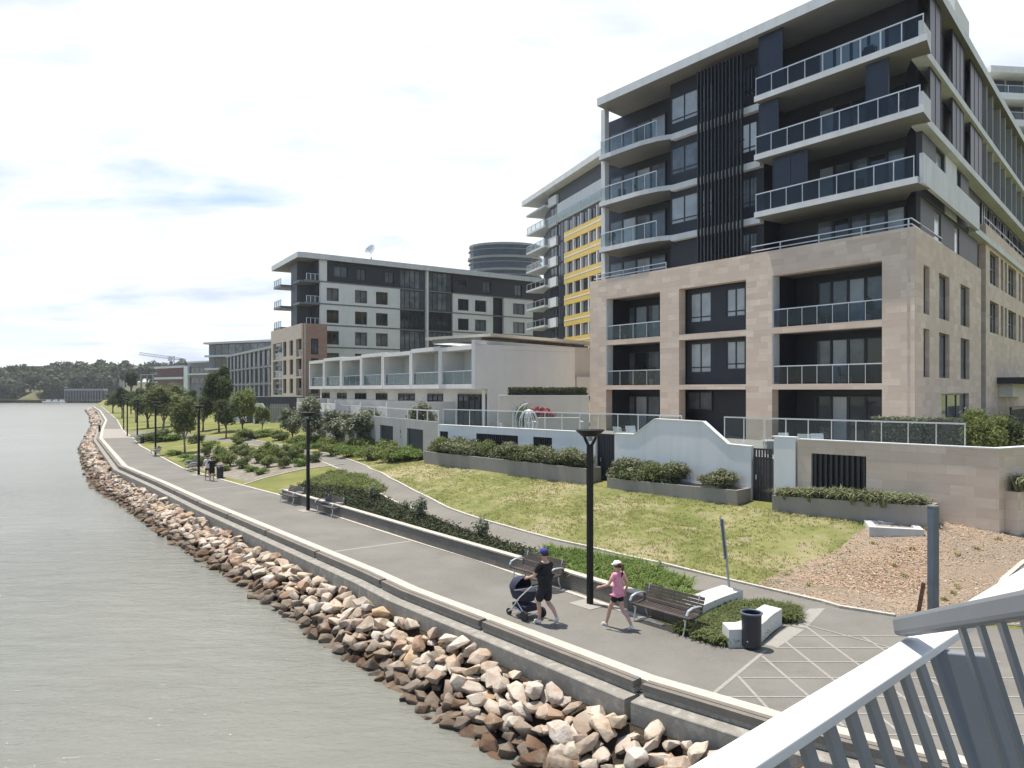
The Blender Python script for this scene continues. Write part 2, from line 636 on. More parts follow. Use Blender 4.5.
# ------------------------------------------------------------------ terrain
EDGE_PX = [(1500, 868), (1180, 812), (940, 752), (797, 718), (707, 692), (655, 677), (514, 624), (417, 588), (380, 571), (299, 538), (213, 503),
           (166, 482), (127, 466), (102, 438), (103.5, 429), (107, 420), (101, 411), (94, 406.5)]
EDGE = [tuple(G(*p))[:2] for p in EDGE_PX]
RE_PX = [(667, 625), (590, 598), (480, 560), (400, 536), (341, 517), (282, 495), (243, 485), (222, 479), (184, 468), (163, 457), (142, 446),
         (133, 437), (127.5, 434), (123, 429), (118, 420), (112, 414.7), (101.5, 406)]
RE = [tuple(G(*p))[:2] for p in RE_PX]

WF = Frame((10.18, 32.5), (-0.708, 0.706))          # line of the garden walls, u = 0 at the slatted gate
W2E = XY(310, 75)                                   # far end of the garden walls
ctl = [(p[0], p[1], 0.0) for p in RE] + [(p[0], p[1], 0.0) for p in EDGE[2:]]


def cp(px, py, z):
    q = G(px, py, z)
    ctl.append((q.x, q.y, z))


for a in [(900, 640, 0), (1000, 640, 0), (895, 616, 0.0), (840, 607, 0.02), (823, 602, 0.04), (717, 577.5, 0.20), (620, 555, 0.34), (559, 541, 0.42),
          (504, 526, 0.5), (449, 508.5, 0.56), (414, 491, 0.64), (373, 470, 0.78), (340, 458, 0.9), (705, 594, 0.12), (641, 570, 0.28),
          (555, 555, 0.34), (395, 503, 0.48), (370, 488, 0.6), (760, 630, 0.02), (800, 615, 0.02), (790, 570, 0.25), (880, 560, 0.42), (1000, 575, 0.3),
          (1024, 560, 0.5), (620, 520, 0.75), (520, 490, 0.95), (310, 452, 0.95), (284, 470, 0.55), (240, 470, 0.3), (250, 440, 1.0), (182, 447, 0.35),
          (200, 436, 0.7), (160, 428, 0.5), (150, 440, 0.15), (235, 425, 1.5), (300, 440, 1.2), (735, 648, 0.0), (775, 632, 0)]:
    cp(*a)
for u, z in ((-16, 0.9), (-8, 1.2), (0, 1.1), (8.8, 1.3), (15, 1.45), (20.7, 1.5)):
    q = WF.pt(u, -1.1)
    ctl.append((q.x, q.y, z))
ctl += [(W2E.x, W2E.y, 1.4), (-12, 62, 1.5), (30, 25, 0.8), (60, 20, 1.0), (60, 70, 2.5), (0, 150, 2.5), (60, 150, 3), (-40, 120, 1.8), (-60, 190, 1.2),
        (-60, 300, 2.0), (100, 300, 3), (-190, 360, 0), (-232, 430, 0), (-100, 500, 4), (300, 500, 6), (300, 100, 4), (-110, 250, 0.3), (16, 10, 0), (40, 8, 0), (-700, 445, 0), (-400, 440, 0), (-400, 600, 6)]
CT = np.array(ctl)
_d = np.linalg.norm(CT[:, None, :2] - CT[None, :, :2], axis=2)
_A = np.zeros((len(CT) + 3,) * 2)
_A[:len(CT), :len(CT)] = _d - 0.4 * np.eye(len(CT))
_A[:len(CT), len(CT):] = np.c_[np.ones(len(CT)), CT[:, :2]]
_A[len(CT):, :len(CT)] = _A[:len(CT), len(CT):].T
_w = np.linalg.lstsq(_A, np.r_[CT[:, 2], 0, 0, 0], rcond=None)[0]


def H(x, y):
    r = np.hypot(CT[:, 0] - x, CT[:, 1] - y)
    z = float(r @ _w[:len(CT)] + _w[-3] + _w[-2] * x + _w[-1] * y)
    return max(-0.02, min(7.0, z))


def inpoly(x, y, poly):
    c = False
    n = len(poly)
    for i in range(n):
        x0, y0 = poly[i][0], poly[i][1]
        x1, y1 = poly[i - 1][0], poly[i - 1][1]
        if (y0 > y) != (y1 > y) and x < (x1 - x0) * (y - y0) / (y1 - y0) + x0:
            c = not c
    return c


def segdist(x, y, line):
    best = 1e9
    p = Vector((x, y))
    for i in range(len(line) - 1):
        a, b = Vector(line[i][:2]), Vector(line[i + 1][:2])
        t = max(0, min(1, (p - a).dot(b - a) / max(1e-9, (b - a).length_squared)))
        best = min(best, (a + (b - a) * t - p).length)
    return best


def T(px, py):
    """pixel of a ground feature -> point on the terrain"""
    z = 0.3
    for _ in range(25):
        q = G(px, py, z)
        z = 0.5 * z + 0.5 * H(q.x, q.y)
    return G(px, py, z)


def TL(pts):
    return [tuple(T(*p)) for p in pts]


def resample(line, step):
    out = [Vector(line[0])]
    for i in range(len(line) - 1):
        a, b = Vector(line[i]), Vector(line[i + 1])
        n = max(1, int((b - a).length / step))
        for k in range(1, n + 1):
            out.append(a + (b - a) * (k / n))
    return out


FAR_PX = [(1300, 640), (1100, 632), (960, 622), (895, 616), (840, 607), (823, 602), (717, 577.5), (620, 555), (559, 541), (504, 526), (449, 508.5), (414, 491), (390, 478.5), (367, 466.5),
          (342, 457.5), (312, 451), (275, 444), (235, 438.5), (190, 434), (160, 431.5), (130, 431)]
NEAR_PX = [(783, 607), (705, 594), (641, 570), (555, 555), (480, 534), (420, 512), (395, 502), (370, 487), (345, 472), (317, 460.5), (300, 454.5), (270, 448), (230, 442), (190, 438), (150, 437.5), (134, 437.5)]
BW_PX = [(284, 489.5), (300, 494.5), (340, 505.8), (430, 532), (520, 557.7), (559.5, 569), (643, 594), (690, 607)]
BW = [tuple(G(p[0], p[1], 0.5))[:2] for p in BW_PX]
FARL, NEARL = TL(FAR_PX), TL(NEAR_PX)
promenade_poly = EDGE + [EDGE[-1]] + [(p[0], p[1]) for p in RE[::-1]] + \
    [tuple(G(*p))[:2] for p in [(690, 636), (708, 643), (728, 648), (752, 647), (766, 640), (776, 631), (784, 624), (803, 621), (797, 610)]] + [p[:2] for p in FARL[:5]][::-1]
bed_poly = BW + [tuple(G(*p))[:2] for p in [(690, 636), (708, 643), (728, 648), (752, 647), (766, 640), (776, 631), (784, 624), (803, 621), (797, 610)]] + [p[:2] for p in NEARL[:9]] + \
    [tuple(T(*p))[:2] for p in [(330, 474), (305, 484)]]
strip_poly = RE[:6] + BW[:-1]
path_poly = [p[:2] for p in FARL[4:]] + [p[:2] for p in NEARL[::-1]] + [tuple(G(797, 610))[:2]]
mulch_poly = [p[:2] for p in TL([(752, 586), (780, 572), (835, 552), (860, 530), (893, 522), (960, 521), (1023, 533), (1110, 545), (1110, 628), (960, 622), (895, 616), (840, 607), (823, 602)])]
side_poly = [p[:2] for p in TL([(985, 623), (1003, 580), (1024, 560), (1100, 555), (1110, 632)])]
lawn_poly = [p[:2] for p in FARL[4:15]] + [tuple(T(*p))[:2] for p in [(345, 455), (420, 462)]] + [tuple(WF.pt(20.7, -1))[:2], tuple(WF.pt(-9, -1))[:2]] + [p[:2] for p in mulch_poly[:5]][::-1]
gravel_poly = [p[:2] for p in TL([(186, 466), (222, 476.5), (246, 482), (262, 478), (300, 469), (345, 464), (322, 459), (290, 451), (250, 446.5), (215, 447), (196, 452)])]
pave_poly = [tuple(G(*p))[:2] for p in [(103.5, 429), (123, 429), (133, 437.5), (102.3, 438.2)]]
land_poly = EDGE + [(-190, 350), (-232, 432), (-420, 440), (-900, 446), (-900, 1500), (900, 1500), (900, 6), (60, 6)]

cv, ce = [], []


def addline(line, closed=False, step=2.5):
    pts = resample([Vector(p[:2]) for p in line] + ([Vector(line[0][:2])] if closed else []), step)
    i = len(cv)
    cv.extend(pts)
    ce.extend((i + k, i + k + 1) for k in range(len(pts) - 1))


for pl in (strip_poly, bed_poly, path_poly, mulch_poly, lawn_poly, gravel_poly, pave_poly, side_poly):
    addline(pl, True, 2.0)
addline(promenade_poly, True, 6)
addline(land_poly, True, 40)
rr = random.Random(3)
for (x0, x1, y0, y1, st) in ((-45, 45, 8, 80, 1.6), (-110, 60, 80, 200, 5), (-300, 300, 200, 460, 22), (-850, 850, 450, 1450, 90)):
    x = x0
    while x < x1:
        y = y0
        while y < y1:
            px_, py_ = x + rr.uniform(-.3, .3) * st, y + rr.uniform(-.3, .3) * st
            if inpoly(px_, py_, land_poly):
                cv.append(Vector((px_, py_)))
            y += st
        x += st
vs, es, fs, _, _, _ = delaunay_2d_cdt(cv, ce, [], 0, 1e-4)
GZ = []
for v in vs:
    x, y = v.x, v.y
    if segdist(x, y, promenade_poly + promenade_poly[:1]) < 0.03 or inpoly(x, y, promenade_poly) or inpoly(x, y, strip_poly):
        GZ.append(0.0)
    else:
        GZ.append(H(x, y))
regs = {}
for f in fs:
    c = sum((vs[i] for i in f), Vector((0, 0))) / len(f)
    x, y = c
    if not inpoly(x, y, land_poly): continue
    if inpoly(x, y, strip_poly): r = 'promenade'
    elif inpoly(x, y, bed_poly): r = 'bed'
    elif inpoly(x, y, pave_poly): r = 'pave'
    elif inpoly(x, y, promenade_poly): r = 'promenade'
    elif inpoly(x, y, side_poly): r = 'side'
    elif inpoly(x, y, path_poly): r = 'path'
    elif inpoly(x, y, mulch_poly): r = 'mulch'
    elif inpoly(x, y, gravel_poly): r = 'gravel'
    elif inpoly(x, y, lawn_poly): r = 'lawn'
    else: r = 'park'
    regs.setdefault(r, []).append(f)

# ground materials


def groundmat(name, cols, scales, rough=0.95, bump=0.4, bscale=25, bdist=0.03, extra=None):
    m, t, b = newmat(name)
    p = pos(t)
    col = None
    for (c, (sc, lo, hi)) in zip(cols, [(1, 0, 1)] + scales):
        if col is None:
            col = mixc(t, ramp_of(t, noise(t, p, 9.0, 5.0, 0.7), 0.3, 0.7), c, tuple(x * 0.75 for x in c))
        else:
            col = mixc(t, ramp_of(t, noise(t, p, sc, 7.0, 0.65), lo, hi), col, c)
    if extra:
        col = extra(t, p, col)
    col = mixc(t, ramp_of(t, noise(t, p, 45.0, 3.0, 0.7), 0.3, 0.7), col, mixc(t, 0.35, col, (0.02, 0.02, 0.01)))
    t.links.new(col, b.inputs['Base Color'])
    b.inputs['Roughness'].default_value = rough
    b.inputs['Specular IOR Level'].default_value = 0.2
    addbump(t, b, noise(t, p, bscale, 6.0, 0.7), bump, bdist)
    return m


groundmat('asphalt', [(0.212, 0.200, 0.176), (0.242, 0.23, 0.204), (0.17, 0.16, 0.142), (0.27, 0.256, 0.228), (0.155, 0.145, 0.125)], [(0.35, 0.35, 0.7), (0.9, 0.55, 0.8), (0.15, 0.6, 0.8), (0.5, 0.66, 0.74)], 0.9, 0.25, 90, 0.01)
groundmat('asphalt_path', [(0.225, 0.21, 0.185), (0.25, 0.235, 0.205), (0.19, 0.178, 0.155)], [(0.4, 0.35, 0.7), (1.1, 0.55, 0.8)], 0.9, 0.25, 90, 0.01)
groundmat('lawn', [(0.20, 0.225, 0.065), (0.31, 0.30, 0.12), (0.155, 0.185, 0.05), (0.39, 0.34, 0.19), (0.36, 0.30, 0.20)],
          [(0.55, 0.38, 0.66), (0.35, 0.52, 0.68), (0.22, 0.50, 0.62), (1.1, 0.56, 0.66)], 0.95, 0.8, 22, 0.06)
groundmat('park_grass', [(0.20, 0.215, 0.06), (0.29, 0.275, 0.095), (0.13, 0.165, 0.04)], [(0.3, 0.4, 0.65), (0.12, 0.5, 0.7)], 0.95, 0.7, 18, 0.06)
groundmat('mulch_ground', [(0.44, 0.335, 0.24), (0.39, 0.305, 0.225), (0.47, 0.35, 0.245), (0.33, 0.265, 0.20)], [(0.18, 0.42, 0.60), (0.30, 0.50, 0.62), (1.6, 0.55, 0.7)], 0.95, 1.0, 16, 0.08)
groundmat('bed_soil', [(0.06, 0.05, 0.035), (0.09, 0.075, 0.05)], [(2.0, 0.4, 0.7)], 0.95, 0.8, 20, 0.06)
groundmat('gravel_pale', [(0.34, 0.30, 0.25), (0.24, 0.21, 0.16), (0.42, 0.38, 0.32)], [(0.6, 0.4, 0.7), (2.5, 0.5, 0.7)], 0.95, 0.9, 14, 0.08)
groundmat('paving', [(0.42, 0.39, 0.35), (0.36, 0.33, 0.29)], [(1.0, 0.4, 0.7)], 0.85, 0.2, 40, 0.01)
groundmat('kerb_conc', [(0.62, 0.57, 0.49), (0.53, 0.485, 0.41), (0.70, 0.655, 0.575)], [(0.8, 0.4, 0.7), (4.0, 0.5, 0.7)], 0.85, 0.3, 50, 0.01)
groundmat('seat_conc', [(0.47, 0.435, 0.375), (0.38, 0.35, 0.30), (0.55, 0.515, 0.455)], [(0.8, 0.4, 0.7), (4.0, 0.5, 0.7)], 0.85, 0.3, 50, 0.01)
groundmat('coping_conc', [(0.37, 0.345, 0.30), (0.27, 0.25, 0.215), (0.45, 0.425, 0.37)], [(0.8, 0.4, 0.7), (4.0, 0.5, 0.7)], 0.85, 0.3, 50, 0.01)
groundmat('marking', [(0.40, 0.385, 0.345), (0.34, 0.325, 0.29)], [(3.0, 0.45, 0.7)], 0.85, 0.2, 50, 0.01)
groundmat('rock_bed', [(0.09, 0.07, 0.05), (0.13, 0.10, 0.07)], [(2.0, 0.4, 0.7)], 0.95, 1.0, 6, 0.2)

RN = dict(promenade=('promenade', 'asphalt'), path=('footpath', 'asphalt_path'), side=('side_footpath', 'asphalt_path'), lawn=('lawn', 'lawn'), park=('park_ground', 'park_grass'),
          mulch=('bare_ground', 'mulch_ground'), bed=('planting_bed', 'bed_soil'), gravel=('gravel_bed', 'gravel_pale'), pave=('paved_crossing', 'paving'))
for r, ff in regs.items():
    idx = {}
    vv = []
    out = []
    for f in ff:
        g = []
        for i in f:
            if i not in idx:
                idx[i] = len(vv)
                vv.append((vs[i].x, vs[i].y, GZ[i]))
            g.append(idx[i])
        out.append(g)
    o = meshobj(RN[r][0], vv, out, RN[r][1])
    bm = bmesh.new(); bm.from_mesh(o.data); bmesh.ops.recalc_face_normals(bm, faces=bm.faces)
    if sum(f.normal.z for f in bm.faces) < 0: bmesh.ops.reverse_faces(bm, faces=bm.faces)
    bm.to_mesh(o.data); bm.free()
    tag(o, kind='structure')

# kerbs beside the paths


def kerb(pxs, label, w=0.16, h=0.05, z0=None, o0=0.0):
    ln = [Vector(p) if z0 is None else Vector((p[0], p[1], z0)) for p in (TL(pxs) if z0 is None else [tuple(G(*q)) for q in pxs])]
    ln = resample(ln, 1.2)
    if z0 is None:
        ln = [Vector((p.x, p.y, H(p.x, p.y))) for p in ln]
    o = MB().sweep(ln, [(o0 - w / 2, -0.12), (o0 + w / 2, -0.12), (o0 + w / 2, h), (o0 - w / 2, h)]).build('kerb', 'kerb_conc')
    return tag(o, kind='structure')


kerb(RE_PX[:], 'promenade', 0.17, 0.03, 0.0, 0.12)
kerb(FAR_PX[3:18], 'lawn side', 0.13, 0.05)
kerb(NEAR_PX[5:13], 'bed side', 0.13, 0.05)
kerb([(985, 623), (1003, 580), (1024, 562), (1060, 548)], 'side', 0.14, 0.05)
kerb([(345, 464), (300, 470), (262, 479), (243, 485)], 'gravel', 0.12, 0.04)

# light bands let into the asphalt
mk = MB()


def band(a, b, w=0.09, z=0.004):
    a, b = G(*a), G(*b)
    d = (b - a).normalized()
    n = Vector((-d.y, d.x, 0)) * w / 2
    mk.quad(*[Vector((q.x, q.y, z)) for q in (a - n, b - n, b + n, a + n)])


def ext(a, b, k):
    return (a[0] + (b[0] - a[0]) * k, a[1] + (b[1] - a[1]) * k)


band((823, 603), (799, 627), 0.34)
band((797, 628), (770, 646), 0.36)
band((766, 650), (707, 699), 0.08, 0.0048)
for a, b, k in (((762, 656), (805, 693), 1.9), ((738, 676), (771, 712), 1.4), ((782, 639), (831, 678), 2.6), ((805, 626), (856, 663), 2.6), ((863, 637), (893, 656), 3.0)):
    band(a, ext(a, b, k), 0.062, 0.0055)
for y, x0, x1 in ((636, 790, 960), (648, 775, 990), (662, 762, 1000), (678, 742, 1020), (697, 718, 1040), (714, 790, 1060), (735, 830, 1080)):
    band((x0, y), (x1, y), 0.05, 0.0075)
band((806, 625), (906, 652), 0.055, 0.0095)
for a, b in (((335, 551.5), (412, 541)), ((200, 489.5), (246, 485.5)), ((131, 467.2), (166, 466)), ((104, 443), (140, 443.5))):
    band(a, b, 0.16)
tag(mk.build('paving_band', 'marking', recalc=False), kind='structure')
# pale concrete strip at the water edge of the asphalt
E3 = [Vector((p[0], p[1], 0)) for p in EDGE]
tag(MB().sweep(E3, [(-0.04, -0.2), (-0.04, 0.014), (0.31, 0.014), (0.31, -0.2)]).build('edge_strip', 'kerb_conc'), kind='structure')


# ------------------------------------------------------------------ seawall with its seats, rocks, water
def cum(line):
    s = [0]
    for i in range(len(line) - 1):
        s.append(s[-1] + (Vector(line[i + 1][:2]) - Vector(line[i][:2])).length)
    return s


def sub(line, s0, s1):
    c = cum(line)
    out = []

    def at(s):
        for i in range(len(c) - 1):
            if c[i] <= s <= c[i + 1]:
                t = (s - c[i]) / (c[i + 1] - c[i])
                return Vector(line[i]).lerp(Vector(line[i + 1]), t)
        return Vector(line[-1])
    out.append(at(s0))
    for i, s in enumerate(c):
        if s0 + 0.05 < s < s1 - 0.05: out.append(Vector(line[i]))
    out.append(at(s1))
    return out


EC = cum(EDGE)
kink = EC[5]
breaks = [kink]
while breaks[-1] + 5.2 < EC[-1]: breaks.append(breaks[-1] + 5.2)
back = [kink]
while back[-1] - 5.2 > 0.2: back.append(back[-1] - 5.2)
breaks = back[::-1] + breaks[1:]
sw = thing('seawall', 'long concrete seawall with lower coping along the water edge', 'seawall', (E3[5].x, E3[5].y, -1))
MB().sweep(E3, [(0.0, -1.9), (0.50, -1.9), (0.50, -0.24), (0.0, -0.21)]).build('wall', 'bed_block', sw)
for a, b in zip(breaks[:-1], breaks[1:]):
    ln = sub(E3, a + 0.006, b - 0.006)
    MB().sweep(ln, [(0.505, -0.66), (0.92, -0.66), (0.92, -0.24), (0.90, -0.22), (0.505, -0.21)]).build('coping', 'coping_conc', sw)
ordn = 0
for a, b in zip(breaks[:-1], breaks[1:]):
    ln = sub(E3, a + 0.07, b - 0.07)
    mid = ln[0]
    st = thing('waterside_seat', '', 'seat', (mid.x, mid.y, 0.0), 'boarded seats along the seawall')
    far = mid.y
    k0 = breaks.index(a) - breaks.index(kink)
    if k0 < 0:
        st['label'] = ['pale boarded seawall seat running behind the white bridge rail, just past the wall bend', 'boarded seawall seat seen through the bridge balusters', 'boarded seawall seat at the right edge under the bridge rail', 'last seawall seat beyond the bridge rail'][min(3, -k0 - 1)]
    elif k0 < 6:
        st['label'] = ['boarded seawall seat nearest the wall bend, level with the litter bin', 'boarded seawall seat in front of the man with the stroller', 'third boarded seawall seat back from the wall bend',
                       'fourth boarded seawall seat back from the wall bend', 'fifth boarded seawall seat back from the wall bend', 'sixth boarded seawall seat back from the wall bend'][k0]
    else:
        st['label'] = 'pale boarded seat far back along the seawall beyond the large lamp post'
    bd = MB()
    for q in range(2):
        o0 = 0.35 + q * 0.128
        bd.sweep(ln, [(o0, -0.10), (o0 + 0.116, -0.10), (o0 + 0.116, 0.05 - 0.012 * q), (o0, 0.055 - 0.012 * q)])
    bd.build('seat_boards', 'seat_wood', st)
    MB().sweep(ln, [(0.37, -0.204), (0.56, -0.204), (0.56, -0.105), (0.37, -0.105)]).build('beam', 'coping_conc', st)

WLP = [(1100, 900), (760, 860), (600, 810), (560, 795), (500, 768), (440, 708), (375, 662), (305, 614), (243, 574), (163, 524), (121, 490), (99, 463), (91, 448), (89, 440), (93.5, 430), (98, 421), (93, 412), (89, 407.5)]
WLINE = [tuple(G(p[0], p[1], -1.5))[:2] for p in WLP]
# coping outer line
CO = []
for i in range(len(EDGE)):
    pass
COPE = resample([Vector(p) for p in EDGE], 1.0)
cop_pts = []
for i, p in enumerate(COPE):
    a = COPE[max(0, i - 1)]
    b = COPE[min(len(COPE) - 1, i + 1)]
    d = (b - a).normalized()
    n = Vector((-d.y, d.x))
    # distance to waterline along n
    best = None
    for j in range(len(WLINE) - 1):
        q0, q1 = Vector(WLINE[j]), Vector(WLINE[j + 1])
        e = q1 - q0
        den = n.x * e.y - n.y * e.x
        if abs(den) < 1e-9: continue
        t = ((q0.x - p.x) * e.y - (q0.y - p.y) * e.x) / den
        s = ((q0.x - p.x) * n.y - (q0.y - p.y) * n.x) / den
        if 0 <= s <= 1 and t > 0 and (best is None or t < best): best = t
    w = best if best is not None else 4.0
    cop_pts.append((p, n, min(9.0, max(2.2, w))))
# smooth widths
ws = [c[2] for c in cop_pts]
ws = [sum(ws[max(0, i - 3):i + 4]) / len(ws[max(0, i - 3):i + 4]) for i in range(len(ws))]
slope = MB()
for i in range(len(cop_pts)):
    p, n, _ = cop_pts[i]
    for o, z in ((0.90, -0.66), (ws[i], -1.75), (ws[i] + 3.5, -3.2)):
        q = p + n * o
        slope.v.append(Vector((q.x, q.y, z)))
for i in range(len(cop_pts) - 1):
    for j in range(2):
        a = i * 3 + j
        slope.f.append((a, a + 1, a + 4, a + 3)); slope.m.append(0)
tag(slope.build('shore_slope', 'rock_bed', recalc=False), kind='structure')

# rock material
m, t, b = newmat('rock')
p_ = pos(t)
oi = t.nodes.new('ShaderNodeObjectInfo')
gi = t.nodes.new('ShaderNodeNewGeometry')
at = nd(t, 'ShaderNodeAttribute', attribute_name='tone')
tone = nd(t, 'ShaderNodeMath', operation='ADD')
t.links.new(at.outputs['Fac'], tone.inputs[0])
om = nd(t, 'ShaderNodeMath', operation='MULTIPLY', n_1=1.0)
t.links.new(oi.outputs['Random'], om.inputs[0])
t.links.new(om.outputs[0], tone.inputs[1])
fr_ = nd(t, 'ShaderNodeMath', operation='FRACT')
t.links.new(tone.outputs[0], fr_.inputs[0])
cr = ramp(t, [(0.0, (0.538, 0.464, 0.373)), (0.2, (0.417, 0.321, 0.238)), (0.35, (0.552, 0.486, 0.411)), (0.5, (0.357, 0.284, 0.216)), (0.62, (0.508, 0.411, 0.305)),
              (0.74, (0.328, 0.216, 0.141)), (0.86, (0.463, 0.396, 0.328)), (0.95, (0.477, 0.344, 0.208))], 'CONSTANT')
t.links.new(fr_.outputs[0], cr.inputs[0])
c_ = mixc(t, ramp_of(t, noise(t, p_, 3.5, 6, 0.65, 0.4), 0.48, 0.75), cr.outputs[0], (0.34, 0.22, 0.14))
c_ = mixc(t, ramp_of(t, noise(t, p_, 2.2, 5, 0.6), 0.55, 0.75), c_, (0.58, 0.52, 0.43))
sp_ = t.nodes.new('ShaderNodeSeparateXYZ')
t.links.new(p_, sp_.inputs[0])
zn = nd(t, 'ShaderNodeMath', operation='ADD')
t.links.new(sp_.outputs[2], zn.inputs[0])
nn = nd(t, 'ShaderNodeMath', operation='MULTIPLY', n_1=0.35)
t.links.new(noise(t, p_, 1.2, 4), nn.inputs[0]); t.links.new(nn.outputs[0], zn.inputs[1])
wet = ramp_of(t, zn.outputs[0], -0.78, -1.02)
c_ = mixc(t, wet, c_, mixc(t, 1.0, c_, (0.36, 0.33, 0.30), 'MULTIPLY'))
t.links.new(c_, b.inputs['Base Color'])
b.inputs['Roughness'].default_value = 0.85
b.inputs['Specular IOR Level'].default_value = 0.3
addbump(t, b, noise(t, p_, 9.0, 8.0, 0.7), 0.7, 0.05)


from mathutils import noise as pnoise


def rock_mesh(seed, n=16):
    r = random.Random(seed)
    bm = bmesh.new()
    for _ in range(n):
        v = Vector((r.gauss(0, 1), r.gauss(0, 1), r.gauss(0, 1))).normalized()
        v *= r.uniform(0.85, 1.05)
        bm.verts.new((v.x * r.uniform(.9, 1.1), v.y * 0.75, v.z * 0.62))
    bmesh.ops.convex_hull(bm, input=bm.verts)
    for v in [v for v in bm.verts if not v.link_faces]: bm.verts.remove(v)
    bmesh.ops.bevel(bm, geom=list(bm.edges), offset=0.07, segments=2, affect='EDGES', profile=0.6, clamp_overlap=True)
    bmesh.ops.subdivide_edges(bm, edges=[e for e in bm.edges if e.calc_length() > 0.3], cuts=2, use_grid_fill=True)
    bmesh.ops.triangulate(bm, faces=bm.faces)
    for v in bm.verts:
        k = pnoise.noise(v.co * 1.7 + Vector((seed * 7, 0, 0))) * 0.10 + pnoise.noise(v.co * 4.5 + Vector((seed, 3, 0))) * 0.045
        v.co *= 1 + k
    me = bpy.data.meshes.new('boulder')
    bm.to_mesh(me)
    bm.free()
    me.polygons.foreach_set('use_smooth', [True] * len(me.polygons))
    me.set_sharp_from_angle(angle=R(24))
    me.materials.append(MATS['rock'])
    return me


rocks_proto = [rock_mesh(s, 13 + s % 5) for s in range(9)]
rr = random.Random(11)
rocks = []
for i in range(len(cop_pts) - 1):
    p, n, _ = cop_pts[i]
    q, n2, _ = cop_pts[i + 1]
    L = (q - p).length
    w = ws[i]
    vy = p.y
    if vy < 7: continue
    rad0 = 0.265 if vy < 60 else 0.36 + (vy - 60) * 0.0016
    cnt = int(L * (w - 0.3) / (rad0 * rad0 * 0.30)) + 1
    for _ in range(cnt):
        t = rr.random()
        o = 0.98 + rad0 * 0.4 + rr.random() ** 0.9 * (w - 0.85)
        zz_ = -0.56 - (o - 0.95) / max(0.8, (w - 0.95)) * 0.98
        x, y = (p + (q - p) * t) + (n * (1 - t) + n2 * t) * o
        rad = rad0 * rr.choice([0.55, 0.7, 0.8, 0.95, 1.1, 1.3])
        rocks.append([x, y, zz_ + rr.uniform(-0.02, 0.22) * rad / 0.3, rad, rr.randrange(9), rr.random()])
# relax: drop rocks whose centres nearly coincide
kept = []
cell = {}
for r_ in sorted(rocks, key=lambda k: -k[3]):
    cx, cy = int(r_[0] / 0.8), int(r_[1] / 0.8)
    ok = True
    for ax in (-1, 0, 1):
        for ay in (-1, 0, 1):
            for o in cell.get((cx + ax, cy + ay), []):
                dd = math.dist(o[:3], r_[:3])
                if dd < 0.44 * (o[3] + r_[3]): ok = False; break
            if not ok: break
        if not ok: break
    if ok:
        cell.setdefault((cx, cy), []).append(r_)
        kept.append(r_)
def _px(r_):
    return 512 + FPX * r_[0] / r_[1], HZ + FPX * (HC - r_[2]) / r_[1]
vis, rest = [], []
for r_ in kept:
    x, y = _px(r_)
    inside = y < 768 and x < 760
    if inside and not (x > 690 and y > 768 - (x - 690) * .5): vis.append(r_)
    else: rest.append(r_)
vis.sort(key=lambda r_: -r_[3] / r_[1])
ind, rest2 = vis[:295], vis[295:] + rest
tones = [(0.0, 'pale cream'), (0.2, 'tan brown'), (0.35, 'pale grey cream'), (0.5, 'dull brown'), (0.62, 'warm sandy'), (0.74, 'dark rusty brown'), (0.86, 'grey buff'), (0.95, 'ochre')]
for k, r_ in enumerate(ind):
    o = bpy.data.objects.new('boulder', rocks_proto[r_[4]])
    COL.objects.link(o)
    o.location = r_[:3]
    o.scale = (r_[3] * rr.uniform(.9, 1.25), r_[3] * rr.uniform(.85, 1.1), r_[3] * rr.uniform(.8, 1.1))
    o.rotation_euler = (rr.uniform(-.5, .5), rr.uniform(-.5, .5), rr.uniform(0, 6.28))
    sz = 'large' if r_[3] > 0.33 else 'middling' if r_[3] > 0.22 else 'small'
    wt = 'dark wet' if r_[2] < -1.33 else 'dry sandstone'
    where = 'at the waterline of the rock bank' if r_[2] < -1.33 else ('close under the seawall coping' if r_[2] > -0.98 else 'midway down the rock bank')
    y = _px(r_)[1]
    zone = 'in the near foreground' if y > 700 else 'level with the stroller' if y > 630 else 'farther back along the path' if y > 570 else 'level with the paired benches'
    tag(o, f'{sz} {wt} boulder {where}, {zone}', 'boulder', 'boulders of the rock bank below the seawall')
# the many others as one mass
VV, FF, TT = [], [], []
base = []
for me in rocks_proto:
    base.append((np.array([v.co[:] for v in me.vertices]), [tuple(f.vertices) for f in me.polygons]))
lowp = []
for me in rocks_proto:
    bm = bmesh.new(); bm.from_mesh(me)
    bmesh.ops.remove_doubles(bm, verts=bm.verts, dist=0.45)
    mm = bpy.data.meshes.new('tmp'); bm.to_mesh(mm); bm.free()
    lowp.append((np.array([v.co[:] for v in mm.vertices]), [tuple(f.vertices) for f in mm.polygons]))
    bpy.data.meshes.remove(mm)
for r_ in rest2:
    bv, bf = (base if r_[1] < 45 else lowp)[r_[4]]
    from_e = Matrix.Rotation(rr.uniform(0, 6.28), 3, 'Z') @ Matrix.Rotation(rr.uniform(-.5, .5), 3, 'X')
    q = (bv * r_[3] * np.array([rr.uniform(.9, 1.2), 1.0, rr.uniform(.85, 1.15)])) @ np.array(from_e).T + np.array(r_[:3])
    i0 = len(VV)
    VV.extend(map(tuple, q))
    FF.extend(tuple(i0 + k for k in f) for f in bf)
    TT.extend([r_[5]] * len(bv))
me = bpy.data.meshes.new('rock_bank')
me.from_pydata(VV, [], FF)
a = me.attributes.new('tone', 'FLOAT', 'POINT')
a.data.foreach_set('value', TT)
me.materials.append(MATS['rock'])
o = bpy.data.objects.new('rock_bank', me)
COL.objects.link(o)
tag(o, 'dense band of smaller and farther sandstone boulders sloping into the water', 'rocks', kind='stuff')
